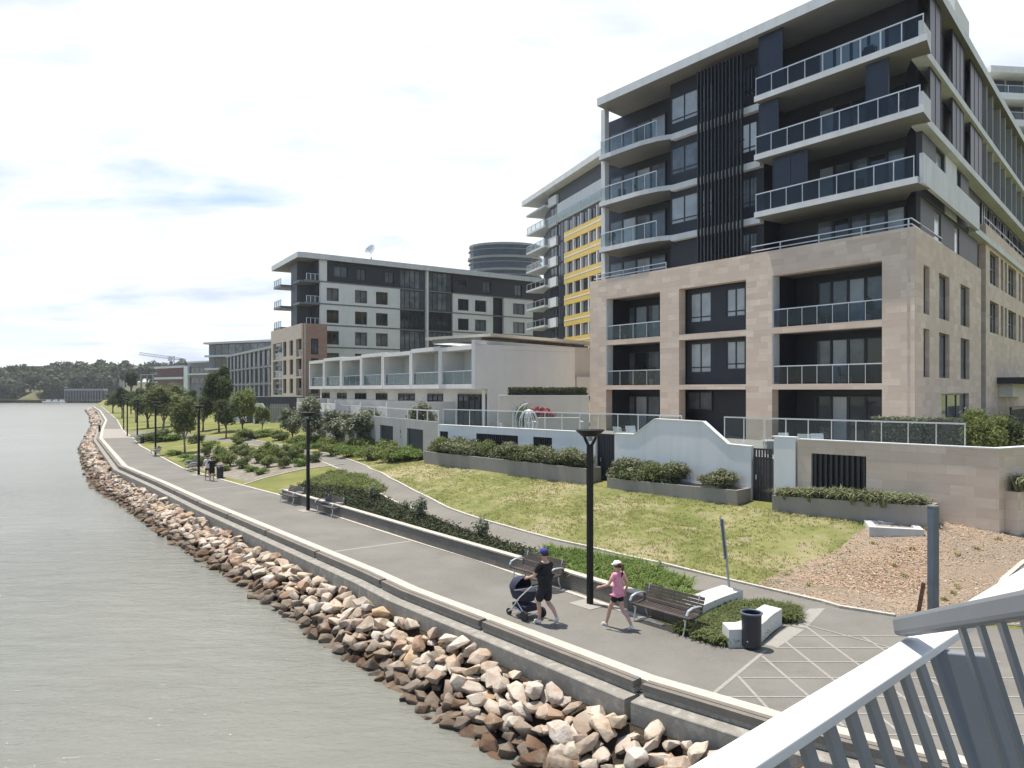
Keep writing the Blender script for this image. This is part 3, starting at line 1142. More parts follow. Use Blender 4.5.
print('rocks', len(ind), len(rest2))

# water
m, t, b = newmat('water')
p_ = pos(t)
mpn = nd(t, 'ShaderNodeMapping')
mpn.inputs['Rotation'].default_value = (0, 0, R(25))
mpn.inputs['Scale'].default_value = (0.55, 1.5, 1)
t.links.new(p_, mpn.inputs[0])
w1 = noise(t, mpn.outputs[0], 1.1, 6.0, 0.62, 0.8)
w2 = noise(t, mpn.outputs[0], 4.5, 5.0, 0.6, 0.4)
calm = ramp_of(t, noise(t, p_, 0.035, 3.0, 0.5), 0.35, 0.6)
sm = nd(t, 'ShaderNodeMath', operation='MULTIPLY_ADD', n_1=0.45)
t.links.new(w2, sm.inputs[0]); t.links.new(w1, sm.inputs[2])
st_ = nd(t, 'ShaderNodeMapRange', n_3=0.35, n_4=0.85)
t.links.new(calm, st_.inputs[0])
bn = nd(t, 'ShaderNodeBump', i_Distance=0.16)
t.links.new(sm.outputs[0], bn.inputs['Height'])
spw = t.nodes.new('ShaderNodeSeparateXYZ')
t.links.new(p_, spw.inputs[0])
fo = nd(t, 'ShaderNodeMapRange', n_1=12.0, n_2=110.0, n_3=1.0, n_4=0.35)
t.links.new(spw.outputs[1], fo.inputs[0])
fm_ = nd(t, 'ShaderNodeMath', operation='MULTIPLY')
t.links.new(st_.outputs[0], fm_.inputs[0]); t.links.new(fo.outputs[0], fm_.inputs[1])
t.links.new(fm_.outputs[0], bn.inputs['Strength'])
t.links.new(bn.outputs[0], b.inputs['Normal'])
wc = mixc(t, ramp_of(t, noise(t, p_, 0.06, 4.0, 0.6), 0.3, 0.7), (0.200, 0.200, 0.168), (0.160, 0.163, 0.138))
t.links.new(wc, b.inputs['Base Color'])
ro = nd(t, 'ShaderNodeMapRange', n_1=15.0, n_2=140.0, n_3=0.09, n_4=0.30)
t.links.new(spw.outputs[1], ro.inputs[0])
t.links.new(ro.outputs[0], b.inputs['Roughness'])
b.inputs['IOR'].default_value = 1.45
wv = [(-1500, -60, -1.5), (60, -60, -1.5), (60, 500, -1.5), (-1500, 500, -1.5)]
tag(meshobj('water', wv, [(0, 1, 2, 3)], 'water'), kind='structure')
tag(meshobj('river_bed', [(x, y, -3.6) for x, y, z in wv], [(0, 1, 2, 3)], 'rock_bed'), kind='structure')
# ------------------------------------------------------------------ building helpers
rb = random.Random(5)


def bar_frame(mb, fr, u0, u1, z0, z1, v0, v1, w, nm, hm=()):
    mb.fb(fr, u0, u1, v0, v1, z0, z0 + w)
    mb.fb(fr, u0, u1, v0, v1, z1 - w, z1)
    for k in range(nm + 1):
        uc = u0 + (u1 - u0) * k / nm
        a, b = (uc, uc + w) if k == 0 else (uc - w, uc) if k == nm else (uc - w / 2, uc + w / 2)
        mb.fb(fr, a, b, v0 + 0.004, v1 - 0.004, z0 + w, z1 - w)
    for h in hm:
        mb.fb(fr, u0 + w, u1 - w, v0 + 0.008, v1 - 0.008, z0 + h - w / 2, z0 + h + w / 2)


def window(fr, u0, u1, z0, z1, v, parent, nm=2, pane=None, hm=(), w=0.07, name='window', frame='frame_dark'):
    u0, u1 = min(u0, u1), max(u0, u1)
    pane = pane or rb.choice(['pane_dark', 'pane_mid', 'pane_mid', 'pane_blind'])
    mb = MB()
    bar_frame(mb, fr, u0, u1, z0, z1, v - 0.06, v + 0.04, w, nm, hm)
    o = mb.build(name, frame, parent)
    pm = MB()
    for k in range(nm):
        a = u0 + (u1 - u0) * k / nm
        pm.fb(fr, a + w / 2, a + (u1 - u0) / nm - w / 2, v - 0.01, v + 0.015, z0 + w / 2, z1 - w / 2)
    pm.build('pane', pane, o)
    return o


def balustrade(fr, u0, u1, v, z, h, n, parent, glass='balustrade_dark', name='balustrade', v1=None, bar=True, rail='metal_white', t=0.026):
    u0, u1 = min(u0, u1), max(u0, u1)
    mb = MB()
    mb.fb(fr, u0, u1, v - t, v + t, z + h - 0.055, z + h)
    for k in range(n + 1):
        uc = u0 + (u1 - u0) * k / n
        uc = min(max(uc, u0 + t * .7), u1 - t * .7)
        mb.fb(fr, uc - t * .6, uc + t * .6, v - t * .8, v + t * .8, z, z + h - 0.056)
    o = mb.build(name, rail, parent)
    g = MB()
    for k in range(n):
        a = u0 + (u1 - u0) * k / n
        g.fb(fr, a + 0.05, a + (u1 - u0) / n - 0.05, v - 0.008, v + 0.008, z + 0.06, z + h - 0.09)
    g.build('glass_panel', glass, o)
    return o


def holed(mb, fr, u0, u1, z0, z1, v0, v1, holes):
    us = sorted({u0, u1} | {x for h in holes for x in (h[0], h[1])})
    for a, b in zip(us[:-1], us[1:]):
        if b - a < 1e-4: continue
        mid = (a + b) / 2
        hs = sorted((h[2], h[3]) for h in holes if h[0] <= mid <= h[1])
        z = z0
        for p, q in hs:
            if p > z: mb.fb(fr, a, b, v0, v1, z, p)
            z = max(z, q)
        if z < z1: mb.fb(fr, a, b, v0, v1, z, z1)


# ------------------------------------------------------------------ the main apartment building
K = XY(915, 36.8)
A = Frame(K, (-0.5877, 0.8091))
RF = Frame(K, (0.652, 0.758), (-0.758, 0.652))
uE = A.u(590)
bl = thing('apartment_building', 'large eight storey apartment block with sandstone lower levels, dark upper storeys and white balcony slabs', 'building', (K.x, K.y, 0.5))
ZF = [3.0, 6.2, 9.42, 12.75, 16.1, 19.4, 22.75]
bays = {'R': (A.u(882), A.u(772)), 'M': (A.u(746), A.u(679)), 'L': (A.u(660), A.u(606))}
sw_ = MB()
sw_.prism([A.pt(0, 0), A.pt(bays['R'][0], 0), A.pt(bays['R'][0], 0.6), A.pt(0.75, 0.6)], 0.5, 13.84)
sw_.fb(A, bays['R'][1], bays['M'][0], 0, 0.6, 0.5, 13.84)
sw_.fb(A, bays['M'][1], bays['L'][0], 0, 0.6, 0.5, 13.84)
sw_.fb(A, bays['L'][1], uE, 0, 0.6, 0.5, 13.84)
sw_.fb(A, uE - 0.6, uE, 0.6, 9, 0.5, 13.84)
for k, (a, b) in bays.items():
    for z0, z1 in ((0.5, 3.0), (5.93, 6.24), (9.1, 9.45), (12.4, 13.84)):
        sw_.fb(A, a, b, 0.003, 0.597, z0, z1)
cols = [(923.6, 929.5), (939, 949.5), (960.6, 969.5)]
holes = []
for i, (a, b) in enumerate(cols):
    ua, ub = RF.u(a), RF.u(b)
    for zz0, zz1 in ((9.75, 12.2), (6.55, 9.0)):
        holes.append((ua, ub, zz0, zz1))
holes.append((RF.u(941.5), RF.u(969), 2.9, 5.7))
uS = RF.u(981)
holed(sw_, RF, 0.05, uS, 0.5, 13.83, 0, 0.36, holes)
sw_.build('stone_wall', 'sandstone', bl)
for h in holes:
    window(RF, h[0], h[1], h[2], h[3], 0.27, bl, 1 if h[3] > 6 else 3, rb.choice(['pane_dark', 'pane_mid', 'pane_mid']), w=0.09)
# dark core of the building
core = [A.pt(1.6, 2.4), A.pt(uE - 0.62, 2.4), A.pt(uE - 0.62, 16), RF.pt(62, 16), RF.pt(62, 0.42), RF.pt(2.2, 0.42)]
MB().prism(core, 0.5, 26.2).build('core_wall', 'charcoal', bl)
MB().fb(A, uE - 0.62, A.u(606, 2.4), 2.4, 15.9, 13.85, 26.19).build('end_wall', 'charcoal', bl)
# floors of the recessed balconies inside the stone frame
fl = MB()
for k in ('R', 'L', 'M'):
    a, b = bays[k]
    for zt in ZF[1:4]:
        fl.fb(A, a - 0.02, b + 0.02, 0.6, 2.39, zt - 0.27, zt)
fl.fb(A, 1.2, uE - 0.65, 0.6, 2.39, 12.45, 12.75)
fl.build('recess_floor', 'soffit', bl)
jm = MB()
for k in ('R', 'L'):
    a, b = bays[k]
    jm.fb(A, a - 0.25, a - 0.004, 0.6, 2.39, 2.5, 12.4)
    jm.fb(A, b + 0.004, b + 0.25, 0.6, 2.39, 2.5, 12.4)
jm.build_each('recess_side_wall', 'charcoal', bl)
je = MB()
for k in ('R', 'L'):
    a, b = bays[k]
    je.fb(A, b - 0.06, b - 0.004, 0.02, 0.62, 6.25, 9.09)
    je.fb(A, b - 0.06, b - 0.004, 0.02, 0.62, 9.46, 12.39)
je.build_each('jamb', 'slab_concrete', bl)
for i, zf in enumerate(ZF[:3]):
    top = (5.93, 9.1, 12.4)[i]
    u0, u1 = A.u(883, 2.3), A.u(815, 2.3)
    for q, (c0, c1) in enumerate(((0.0, 0.25), (0.25, 0.5), (0.5, 0.75), (0.75, 1.0))):
        window(A, u0 + (u1 - u0) * c0, u0 + (u1 - u0) * c1 - 0.02, zf + 0.05, top - 0.35, 2.36, bl, 1, ['pane_mid', 'pane_dark', 'pane_mid', 'pane_blind'][(q + i) % 4] if i else ['pane_dark', 'pane_dark', 'pane_blind', 'pane_dark'][q], name='glass_door')
    u0, u1 = A.u(660, 2.36), A.u(613, 2.36)
    for q in range(4):
        window(A, u0 + (u1 - u0) * q / 4, u0 + (u1 - u0) * (q + 1) / 4 - 0.02, zf + 0.05, top - 0.45, 2.36, bl, 1, ['pane_mid', 'pane_blind', 'pane_mid', 'pane_dark'][(q + 2 * i) % 4], name='glass_door')
    if i:
        balustrade(A, bays['R'][0] + 0.02, bays['R'][1] - 0.02, 0.12, zf + 0.05, 1.02, 7, bl)
        balustrade(A, bays['L'][0] + 0.02, bays['L'][1] - 0.02, 0.12, zf + 0.05, 1.02, 4, bl, 'balustrade_glass')
# middle bay: dark infill wall with pairs of windows
md = MB()
a, b = bays['M']
holesM = []
for zf, top in ((6.24, 9.1), (9.45, 12.4)):
    holesM += [(A.u(711, .7), A.u(690, .7), zf + 0.75, zf + 2.65), (A.u(745, .7), A.u(726, .7), zf + 0.9, zf + 2.65)]
holed(md, A, a, b, 6.24, 12.4, 0.72, 0.9, holesM)
md.fb(A, a, b, 1.6, 1.8, 3.0, 5.93)
md.build('infill_wall', 'charcoal', bl)
for h in holesM:
    window(A, h[0], h[1], h[2], h[3], 0.8, bl, 2, 'pane_blind', hm=(0.35,))
window(A, A.u(712, 1.5), A.u(688, 1.5), 4.6, 5.8, 1.55, bl, 2, 'pane_mid')
# upper levels ------------------------------------------------------
uB = A.u(755)
uBs = A.u(754, -0.5)
uEs = A.u(599, -0.2)
for i, zt in enumerate(ZF[4:]):
    s_ = MB()
    us_ = A.u((917.5, 923.5, 927)[i], -0.5)
    s_.prism([A.pt(us_, -0.5), A.pt(uBs, -0.5), A.pt(uBs, 2.39), A.pt(1.6, 2.39), RF.pt(1.1, 0.405), RF.pt(1.1, -0.46)], zt - 0.32, zt)
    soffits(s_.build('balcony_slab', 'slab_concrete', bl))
    n = 8
    balustrade(A, us_ + 0.2, uBs - 0.05, -0.40, zt, 1.05, 9, bl, 'balustrade_dark')
    sf = MB().fb(RF, (-0.40, -0.52, -0.58)[i], (RF.u(971) if i == 0 else 1.1), -0.463, -0.28, zt - 0.318, zt + (1.12 if i == 0 else 0.72))
    sf.build('side_upstand', 'slab_concrete', bl)
    # glazing behind the balconies
    u0, u1 = A.u(905, 2.3), A.u(818, 2.3)
    for q in range(5):
        window(A, u0 + (u1 - u0) * q / 5, u0 + (u1 - u0) * (q + 1) / 5 - 0.02, zt + 0.04, zt + 2.45, 2.36, bl, 1, [['pane_mid', 'pane_dark', 'pane_mid', 'pane_mid', 'pane_blind'], ['pane_dark', 'pane_dark', 'pane_dark', 'pane_dark', 'pane_blind'], ['pane_mid', 'pane_curtain', 'pane_curtain', 'pane_curtain', 'pane_curtain']][i][q], name='glass_door')
# sliding screens standing on the balcony edges


def screen(fr, pa, pb, v, z0, z1, parent=bl):
    u0, u1 = fr.u(pa, v), fr.u(pb, v)
    mb = MB()
    u0, u1 = min(u0, u1), max(u0, u1)
    bar_frame(mb, fr, u0, u1, z0, z1, v - 0.04, v + 0.04, 0.06, max(1, round((u1 - u0) / 1.2)))
    o = mb.build('sliding_screen', 'frame_dark', parent)
    MB().fb(fr, u0 + 0.02, u1 - 0.02, v - 0.015, v + 0.015, z0 + 0.02, z1 - 0.02).build('screen_panel', 'screen_dark', o)


screen(A, 783, 759, -0.2, 22.76, 26.18)
screen(A, 779, 759, -0.1, 19.41, 22.34)
screen(A, 889, 866, -0.2, 19.41, 22.34)
screen(A, 808, 773, -0.1, 16.11, 18.98)
# level 3 behind the stone parapet
u0, u1 = A.u(905, 2.3), A.u(816, 2.3)
for q in range(5):
    window(A, u0 + (u1 - u0) * q / 5, u0 + (u1 - u0) * (q + 1) / 5 - 0.02, 12.8, 15.5, 2.36, bl, 1, ['pane_blind', 'pane_mid', 'pane_mid', 'pane_dark', 'pane_mid'][q], name='glass_door')
pr = MB()
pq = MB()
for z in (14.0, 14.28):
    pr.fb(A, 0.25, uB + 0.4, 0.2, 0.26, z, z + 0.05)
    pq.fb(A, A.u(664), uE - 0.2, 0.2, 0.26, z, z + 0.05)
    pr.fb(RF, 0.3, 7, 0.2, 0.26, z, z + 0.05)
for u in np.arange(0.4, uB, 2.4): pr.fb(A, u, u + 0.05, 0.2, 0.26, 13.84, 14.28)
for u in np.arange(A.u(664), uE - .2, 2.0): pq.fb(A, u, u + 0.05, 0.2, 0.26, 13.84, 14.28)
pq.build('parapet_rail', 'metal_white', bl)
pr.build('parapet_rail', 'metal_white', bl)
# central dark bay with battens
uC0, uC1 = uB + 0.004, A.u(666)
cb_ = MB()
hC = []
for zt in (12.75, 16.1, 19.4, 22.75):
    if zt > 13: hC.append((A.u(698, .9), A.u(671, .9), zt + 0.75, zt + 2.55))
    hC.append((A.u(757.5, .9), A.u(742, .9), zt + 0.75 if zt > 13 else 13.9, zt + 2.55))
    hC.append((A.u(714, .9), A.u(701, .9), zt + 0.75 if zt > 13 else 13.9, zt + 2.55))
holed(cb_, A, uC0, uC1, 13.0, 26.19, 0.85, 1.1, hC)
cb_.fb(A, uC0, uC0 + 0.25, 1.1, 2.39, 13.0, 26.19)
cb_.fb(A, uC1 - 0.25, uC1, 1.1, 2.39, 13.0, 26.19)
cb_.build('central_wall', 'charcoal', bl)
for h in hC:
    window(A, h[0], h[1], h[2], h[3], 0.95, bl, 2, rb.choice(['pane_mid', 'pane_blind', 'pane_curtain', 'pane_dark']), hm=(0.3,))
bs = MB()
for zt in ZF[4:]:
    bs.fb(A, uC0, uC1, 0.45, 0.846, zt - 0.40, zt - 0.02)
bs.build_each('floor_band', 'slab_concrete', bl)
bt = MB()
ua, ub = A.u(741, .1), A.u(697.5, .1)
nb = 13
for k in range(nb):
    u = ua + (ub - ua) * k / (nb - 1)
    bt.fb(A, u - 0.03, u + 0.03, 0.10, 0.30, 13.9, 25.9)
for z in (14.2, 17.5, 20.8, 24.1):
    bt.fb(A, ua, ub, 0.30, 0.44, z, z + 0.06)
bt.build('batten_screen', 'frame_dark', bl)
# left corner balconies
for i, zt in enumerate(ZF[4:]):
    s_ = MB()
    s_.prism([A.pt(uC1, 0.46), A.pt(uC1 + 0.8, 0.05), A.pt(uC1 + 2.2, -0.2), A.pt(uEs, -0.2), A.pt(uEs + .6, 2.6), A.pt(uC1, 2.38)], zt - 0.32, zt)
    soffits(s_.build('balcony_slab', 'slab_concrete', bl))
    balustrade(A, uC1 + 0.75, uEs - 0.06, -0.08, zt, 1.05, 5, bl, 'balustrade_glass')
    u0, u1 = A.u(666, 2.36), A.u(609.5, 2.36)
    for q in range(4):
        window(A, u0 + (u1 - u0) * q / 4, u0 + (u1 - u0) * (q + 1) / 4 - 0.02, zt + 0.04, zt + 2.45, 2.36, bl, 1, ['pane_mid', 'pane_mid', 'pane_blind', 'pane_mid'][(q + i) % 4], name='glass_door')
for q in range(4):
    window(A, u0 + (u1 - u0) * q / 4, u0 + (u1 - u0) * (q + 1) / 4 - 0.02, 12.8, 15.4, 2.36, bl, 1, ['pane_mid', 'pane_blind', 'pane_mid', 'pane_mid'][q], name='glass_door')
uk = A.u(604.5, 0.4)
MB().fb(A, uk - 0.2, uk + 0.2, 0.25, 0.65, 13.84, 26.19).build('corner_column', 'slab_concrete', bl)
# roof slab
roof = [A.pt(-0.55, -0.55), A.pt(A.u(597, -0.55), -0.55), A.pt(uE + 1.6, 17), RF.pt(62, 17), RF.pt(62, -0.4), RF.pt(-0.1, -0.4)]
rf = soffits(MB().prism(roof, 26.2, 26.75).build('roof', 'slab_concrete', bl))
ua = RF.u(966)
MB().fb(RF, ua, ua + 4.5, 0.6, 5, 26.75, 30.1).build('lift_housing', 'townhouse_white', rf)
# right side, upper storeys
rs = MB()
hR = [(RF.u(938.5), RF.u(946.5), 16.9, 18.9), (RF.u(958.5), RF.u(963), 16.9, 18.9), (RF.u(938.5), RF.u(945), 13.9, 15.6), (RF.u(958.5), RF.u(963), 13.9, 15.6)]
holed(rs, RF, 2.0, uS, 13.0, 15.69, 0.2, 0.41, hR[2:])
rs.fb(RF, uS - 0.0, RF.u(985), 0.9, 1.1, 0.5, 15.9)
rs.build('dark_side_wall', 'charcoal_mid', bl)
r2 = MB()
holed(r2, RF, 2.0, RF.u(971), 15.7, 19.0, 0.12, 0.41, hR[:2])
r2.build('upper_side_wall', 'charcoal_mid', bl)
MB().fb(RF, RF.u(947), RF.u(958), 0.06, 0.118, 15.72, 18.98).build('white_wall_panel', 'slab_concrete', bl)
for h in hR:
    window(RF, h[0], h[1], h[2], h[3], 0.28, bl, 1, 'pane_blind', w=0.06)
bd = MB()
bd.fb(RF, RF.u(971) + .003, 62, -0.25, 0.41, 15.71, 16.1)
for zt in ZF[5:]:
    bd.fb(RF, 1.12, 62, -0.3, 0.41, zt - 0.40, zt)
bd.build_each('side_floor_band', 'slab_concrete', bl)
for zt, ztop in ((19.4, 22.35), (22.75, 26.2)):
    for pa, pb in ((929.5, 940.5), (952, 963.5), (970, 982)):
        screen(RF, pa, pb, -0.1, zt + 0.005, ztop - 0.01)
    for pa, pb in ((941, 945), (964, 967)):
        window(RF, RF.u(pa, .2), RF.u(pb, .2), zt + 0.02, ztop - 0.3, 0.3, bl, 1, 'pane_mid')
    u = RF.u(984)
    fm = MB()
    k = 0
    while u < 58:
        fm.fb(RF, u, u + 0.28, -0.15, 0.4, zt, ztop - 0.01)
        window(RF, u + 0.35, u + 2.1, zt + 0.03, ztop - 0.4, 0.35, bl, 3, 'pane_mid' if k % 2 else 'pane_dark')
        u += 3.1 if k % 2 else 2.3
        k += 1
    fm.build_each('side_fin', 'grey_wall', bl)
# second stone block of the side wing
u2 = RF.u(985)
hs = []
rows = [(RF.z(RF.u(989), 283), RF.z(RF.u(989), 250)), (RF.z(RF.u(989), 332), RF.z(RF.u(989), 300))]
for z0, z1 in rows:
    for pa, pb in ((989, 998), (1000, 1002.6), (1004, 1006.2), (1007.5, 1015.6), (1018, 1020), (1021.5, 1023.5), (1026, 1034)):
        hs.append((RF.u(pa), RF.u(pb), z0, z1))
s2 = MB()
holed(s2, RF, u2, 62, 0.5, 17.1, -0.05, 0.38, hs)
s2.build('side_stone_wall', 'sandstone', bl)
for h in hs:
    wide = h[1] - h[0] > 2.2
    window(RF, h[0], h[1], h[2], h[3], 0.25, bl, 3 if wide else 1, 'pane_mid' if wide else 'pane_dark', hm=(1.2,) if wide else ())
u = u2 + 0.8
while u < 56:
    window(RF, u, u + 1.6, 16.2, 18.7, 0.36, bl, 2, rb.choice(['pane_mid', 'pane_dark', 'pane_blind']))
    u += 3.0
pr2 = MB().fb(RF, u2, 60, 0.05, 0.11, 17.55, 17.6)
for u in np.arange(u2 + .1, 58, 2.2): pr2.fb(RF, u, u + 0.05, 0.05, 0.11, 17.1, 17.55)
pr2.build('parapet_rail', 'metal_white', bl)
MB().fb(RF, RF.u(996), RF.u(996) + 12, -2.6, -0.06, 6.35, 6.8).build('entrance_canopy', 'frame_dark', bl)
MB().fb(RF, RF.u(998), RF.u(998) + 9, -0.9, -0.06, 5.4, 6.35).build('entrance_lintel', 'townhouse_white', bl)
ef = MB()
for k in range(34):
    u = RF.u(983) + k * 0.42
    ef.fb(RF, u, u + 0.12, -1.6, -1.5, 2.0, 4.6)
ef.fb(RF, RF.u(983), RF.u(983) + 14.2, -1.62, -1.48, 4.6, 4.78)
tag(ef.build('slatted_fence', 'frame_dark'), 'dark slatted entrance fence behind the round bush at the right', 'fence')

# ------------------------------------------------------------------ townhouses
F = Frame(XY(474.5, 54.5), (-0.5356, 0.8445))
FU = [F.u(p) for p in (474.5, 440, 411, 383, 361.6, 341.6, 324.6, 310)]
tn = ['corner townhouse end bay', 'second', 'third', 'fourth', 'fifth', 'sixth', 'far end']
for i in range(7):
    a, b = FU[i], FU[i + 1]
    q = F.pt(a, 0, 3.0)
    lab = ('white corner townhouse with thin roof slab and blank side wall beside the stone block' if i == 0 else
           'white box fronted townhouse at the far end of the terrace row' if i == 6 else f'white box fronted townhouse, {tn[i]} along the row from the blank side wall')
    h_ = thing('townhouse', lab, 'house', q, 'white townhouses above the garden wall')
    zt = 9.2 + (0.10 if i % 2 else -0.02)
    w = 0.26
    bx = MB()
    bx.fb(F, a, b - 0.01, -0.02 * i, 2.0, 6.0, 6.34)
    bx.fb(F, a, b - 0.01, -0.02 * i, 9.0, zt - 0.32, zt)
    bx.fb(F, a, a + w, -0.02 * i + 0.003, 2.0, 6.34, zt - 0.32)
    bx.fb(F, b - w - 0.01, b - 0.01, -0.02 * i + 0.003, 2.0, 6.34, zt - 0.32)
    bx.build('box_frame', 'townhouse_white', h_)
    bw = MB()
    bw.fb(F, a + 0.001, b - 0.011, 2.0, 9.0, 6.0, zt - 0.33)
    bw.fb(F, a + 0.001, b - 0.011, 1.2, 9.0, 2.5, 6.0)
    bw.build('wall', 'townhouse_white', h_)
    window(F, a + 0.5, a + 2.6, 6.36, 8.6, 1.95, h_, 3, 'pane_dark' if i == 0 else 'pane_mid', name='glass_door')
    window(F, a + (1.8 if i else 0.3), b - 0.8, 3.05, 5.6, 1.16, h_, 3 if i else 5, 'pane_dark', name='glass_door')
    balustrade(F, a + w + 0.01, b - w - 0.02, 0.15, 6.34, 1.0, 3, h_, 'balustrade_green', t=0.015)
    MB().fb(F, b - 0.18, b - 0.02, -4.5 if i < 3 else -1.5, 1.19, 2.5, 5.0).build('divider_wall', 'townhouse_white', h_)
    if i:
        MB().fb(F, a + 0.3, b - 0.2, -3.2 if i < 4 else -1.6, -3.0 if i < 4 else -1.4, 2.5, 4.55).build('courtyard_wall', 'townhouse_white', h_)
    if i == 0:
        FS = Frame(F.o, (0.652, 0.758), (-0.758, 0.652))
        ue = FS.u(592)
        sd = MB()
        ha, hb = FS.u(559), FS.u(567)
        zl, zh = FS.z(ha, 377), FS.z(ha, 353)
        holed(sd, FS, 0.01, ue, 5.95, 9.5, -0.02, 0.3, [(ha, hb, zl, zh)])
        for pa, pb in ((485, 493), (512, 530)):
            sd.fb(FS, FS.u(pa), FS.u(pb), 0.0, 0.3, 2.5, 5.95)
        sd.build('side_wall', 'townhouse_white', h_)
        window(FS, ha, hb, zl, zh, 0.1, h_, 1, 'pane_mid')
        MB().fb(FS, 2.3, ue, 2.6, 2.8, 2.5, 5.95).build('recess_wall', 'charcoal_mid', h_)
        window(FS, FS.u(495), FS.u(509), 3.02, 5.6, 1.0, h_, 3, 'pane_dark', name='glass_door')
        MB().fb(FS, FS.u(486), ue + 1.5, -0.5, 6.5, 9.82, 10.02).build('roof', 'cream_render', h_)
        MB().fb(FS, FS.u(489), ue, 0.8, 6, 9.5, 9.82).build('clerestory', 'pane_mid', h_)
        MB().fb(FS, FS.u(571), ue + 0.2, -0.6, -0.03, 5.4, 7.0).build('balcony_front', 'white_render', h_)
        MB().fb(FS, FS.u(510), ue, -0.3, -0.022, 5.1, 5.9).build('dark_band', 'charcoal_mid', h_)

# ------------------------------------------------------------------ podium terrace and garden walls
us0 = WF.u(999)
BE = Frame(WF.pt(us0, 0.02), (0.88, 0.475), (-0.475, 0.88))
ter = [WF.pt(us0 + .05, .25), WF.pt(20.7, .25), (W2E.x + .25, W2E.y), F.pt(FU[-1] + 3, 0), F.pt(FU[-1] + 3, 12), RF.pt(62, 10), RF.pt(62, -2), RF.pt(24, -3), BE.pt(13.9, .2)]
tag(MB().prism(ter, 0.2, 3.0).build('terrace', 'paving'), kind='structure')
gw = thing('garden_wall', 'long white rendered garden wall with raised hump and dark infill panels', 'wall', WF.pt(0, 0, 1.0))
g1 = WF.u(596.5); g0 = WF.u(614.5); wl = WF.u(440); gr0 = WF.u(751)
holes = []
for pa, pb in ((448, 439.5), (518, 476), (552, 533)):
    holes.append((WF.u(pb) if WF.u(pb) < WF.u(pa) else WF.u(pa), max(WF.u(pa), WF.u(pb)), 2.45, 3.35))
mb = MB()
holed(mb, WF, g1, wl + .2, 0.6, 3.72, 0, 0.24, holes)
# humped part: a prism in the wall plane
prof = [(gr0, 3.46), (WF.u(728), 3.5), (WF.u(703), 4.45), (WF.u(654.5), 4.5), (WF.u(634), 3.72), (g0, 3.72), (g0, 0.6), (gr0, 0.6)]
i0 = len(mb.v)
n = len(prof)
for v in (0, 0.24):
    mb.v += [WF.pt(u, v, z) for u, z in prof]
mb.f.append(tuple(range(i0, i0 + n))); mb.f.append(tuple(range(i0 + 2 * n - 1, i0 + n - 1, -1))); mb.m += [0, 0]
for k in range(n):
    j = (k + 1) % n
    mb.f.append((i0 + k, i0 + j, i0 + n + j, i0 + n + k)); mb.m.append(0)
mb.fb(WF, WF.u(795.5), WF.u(774), -0.02, 0.24, 0.6, 3.93)
mb.fb(WF, g1 + 0.001, g1 + 0.28, -0.08, -0.001, 0.6, 3.70)
mb.build('wall', 'white_render', gw)
cp_ = MB()
cp_.fb(WF, g1, wl + .2, -0.03, 0.27, 3.723, 3.77)
seg = prof[:6]
for (ua, za), (ub, zb) in zip(seg[:-1], seg[1:]):
    cp_.hexa([WF.pt(ua, -.03, za + .002), WF.pt(ub, -.03, zb + .002), WF.pt(ub, .27, zb + .002), WF.pt(ua, .27, za + .002),
              WF.pt(ua, -.03, za + .05), WF.pt(ub, -.03, zb + .05), WF.pt(ub, .27, zb + .05), WF.pt(ua, .27, za + .05)])
cp_.fb(WF, WF.u(796), WF.u(772), -0.04, 0.27, 3.932, 3.98)
cp_.build('coping', 'white_render', gw)
for h in holes:
    mb = MB().fb(WF, h[0], h[1], 0.12, 0.2, h[2], h[3])
    k = h[0] + .08
    while k < h[1]:
        mb.fb(WF, k, k + 0.07, 0.06, 0.12, h[2] + .01, h[3] - .01); k += 0.16
    mb.build('infill_panel', 'charcoal', gw)
# slatted gate
ga, gb = WF.u(772), WF.u(752)
gt = thing('gate', 'tall dark slatted gate between white wall and white pier', 'gate', WF.pt(ga, 0.1, 1.05))
mb = MB()
bar_frame(mb, WF, ga + .03, gb - .03, 1.08, 3.42, 0.06, 0.12, 0.07, 1, (1.95,))
mb.build('gate_frame', 'frame_dark', gt)
mb = MB()
k = ga + 0.12
while k < gb - 0.1:
    mb.fb(WF, k, k + 0.075, 0.075, 0.105, 1.12, 3.38); k += 0.13
mb.build('slat_panel', 'frame_dark', gt)
MB().fb(WF, gb - .2, gb - .16, 0.0, 0.06, 2.1, 2.3).build('handle', 'alu', gt)
gt2 = thing('gate', 'plain dark boarded gate in white wall behind the big lamp post', 'gate', WF.pt(g0, 0.1, 1.2))
mb = MB()
mb.fb(WF, g0 + .02, g1 - .02, 0.1, 0.14, 1.25, 3.70)
k = g0 + .05
while k < g1 - .1:
    mb.fb(WF, k, k + 0.14, 0.075, 0.1, 1.28, 3.67); k += 0.16
mb.build('board_panel', 'charcoal', gt2)
MB().fb(WF, g1 - .25, g1 - .21, 0.02, 0.074, 2.3, 2.5).build('handle', 'alu', gt2)
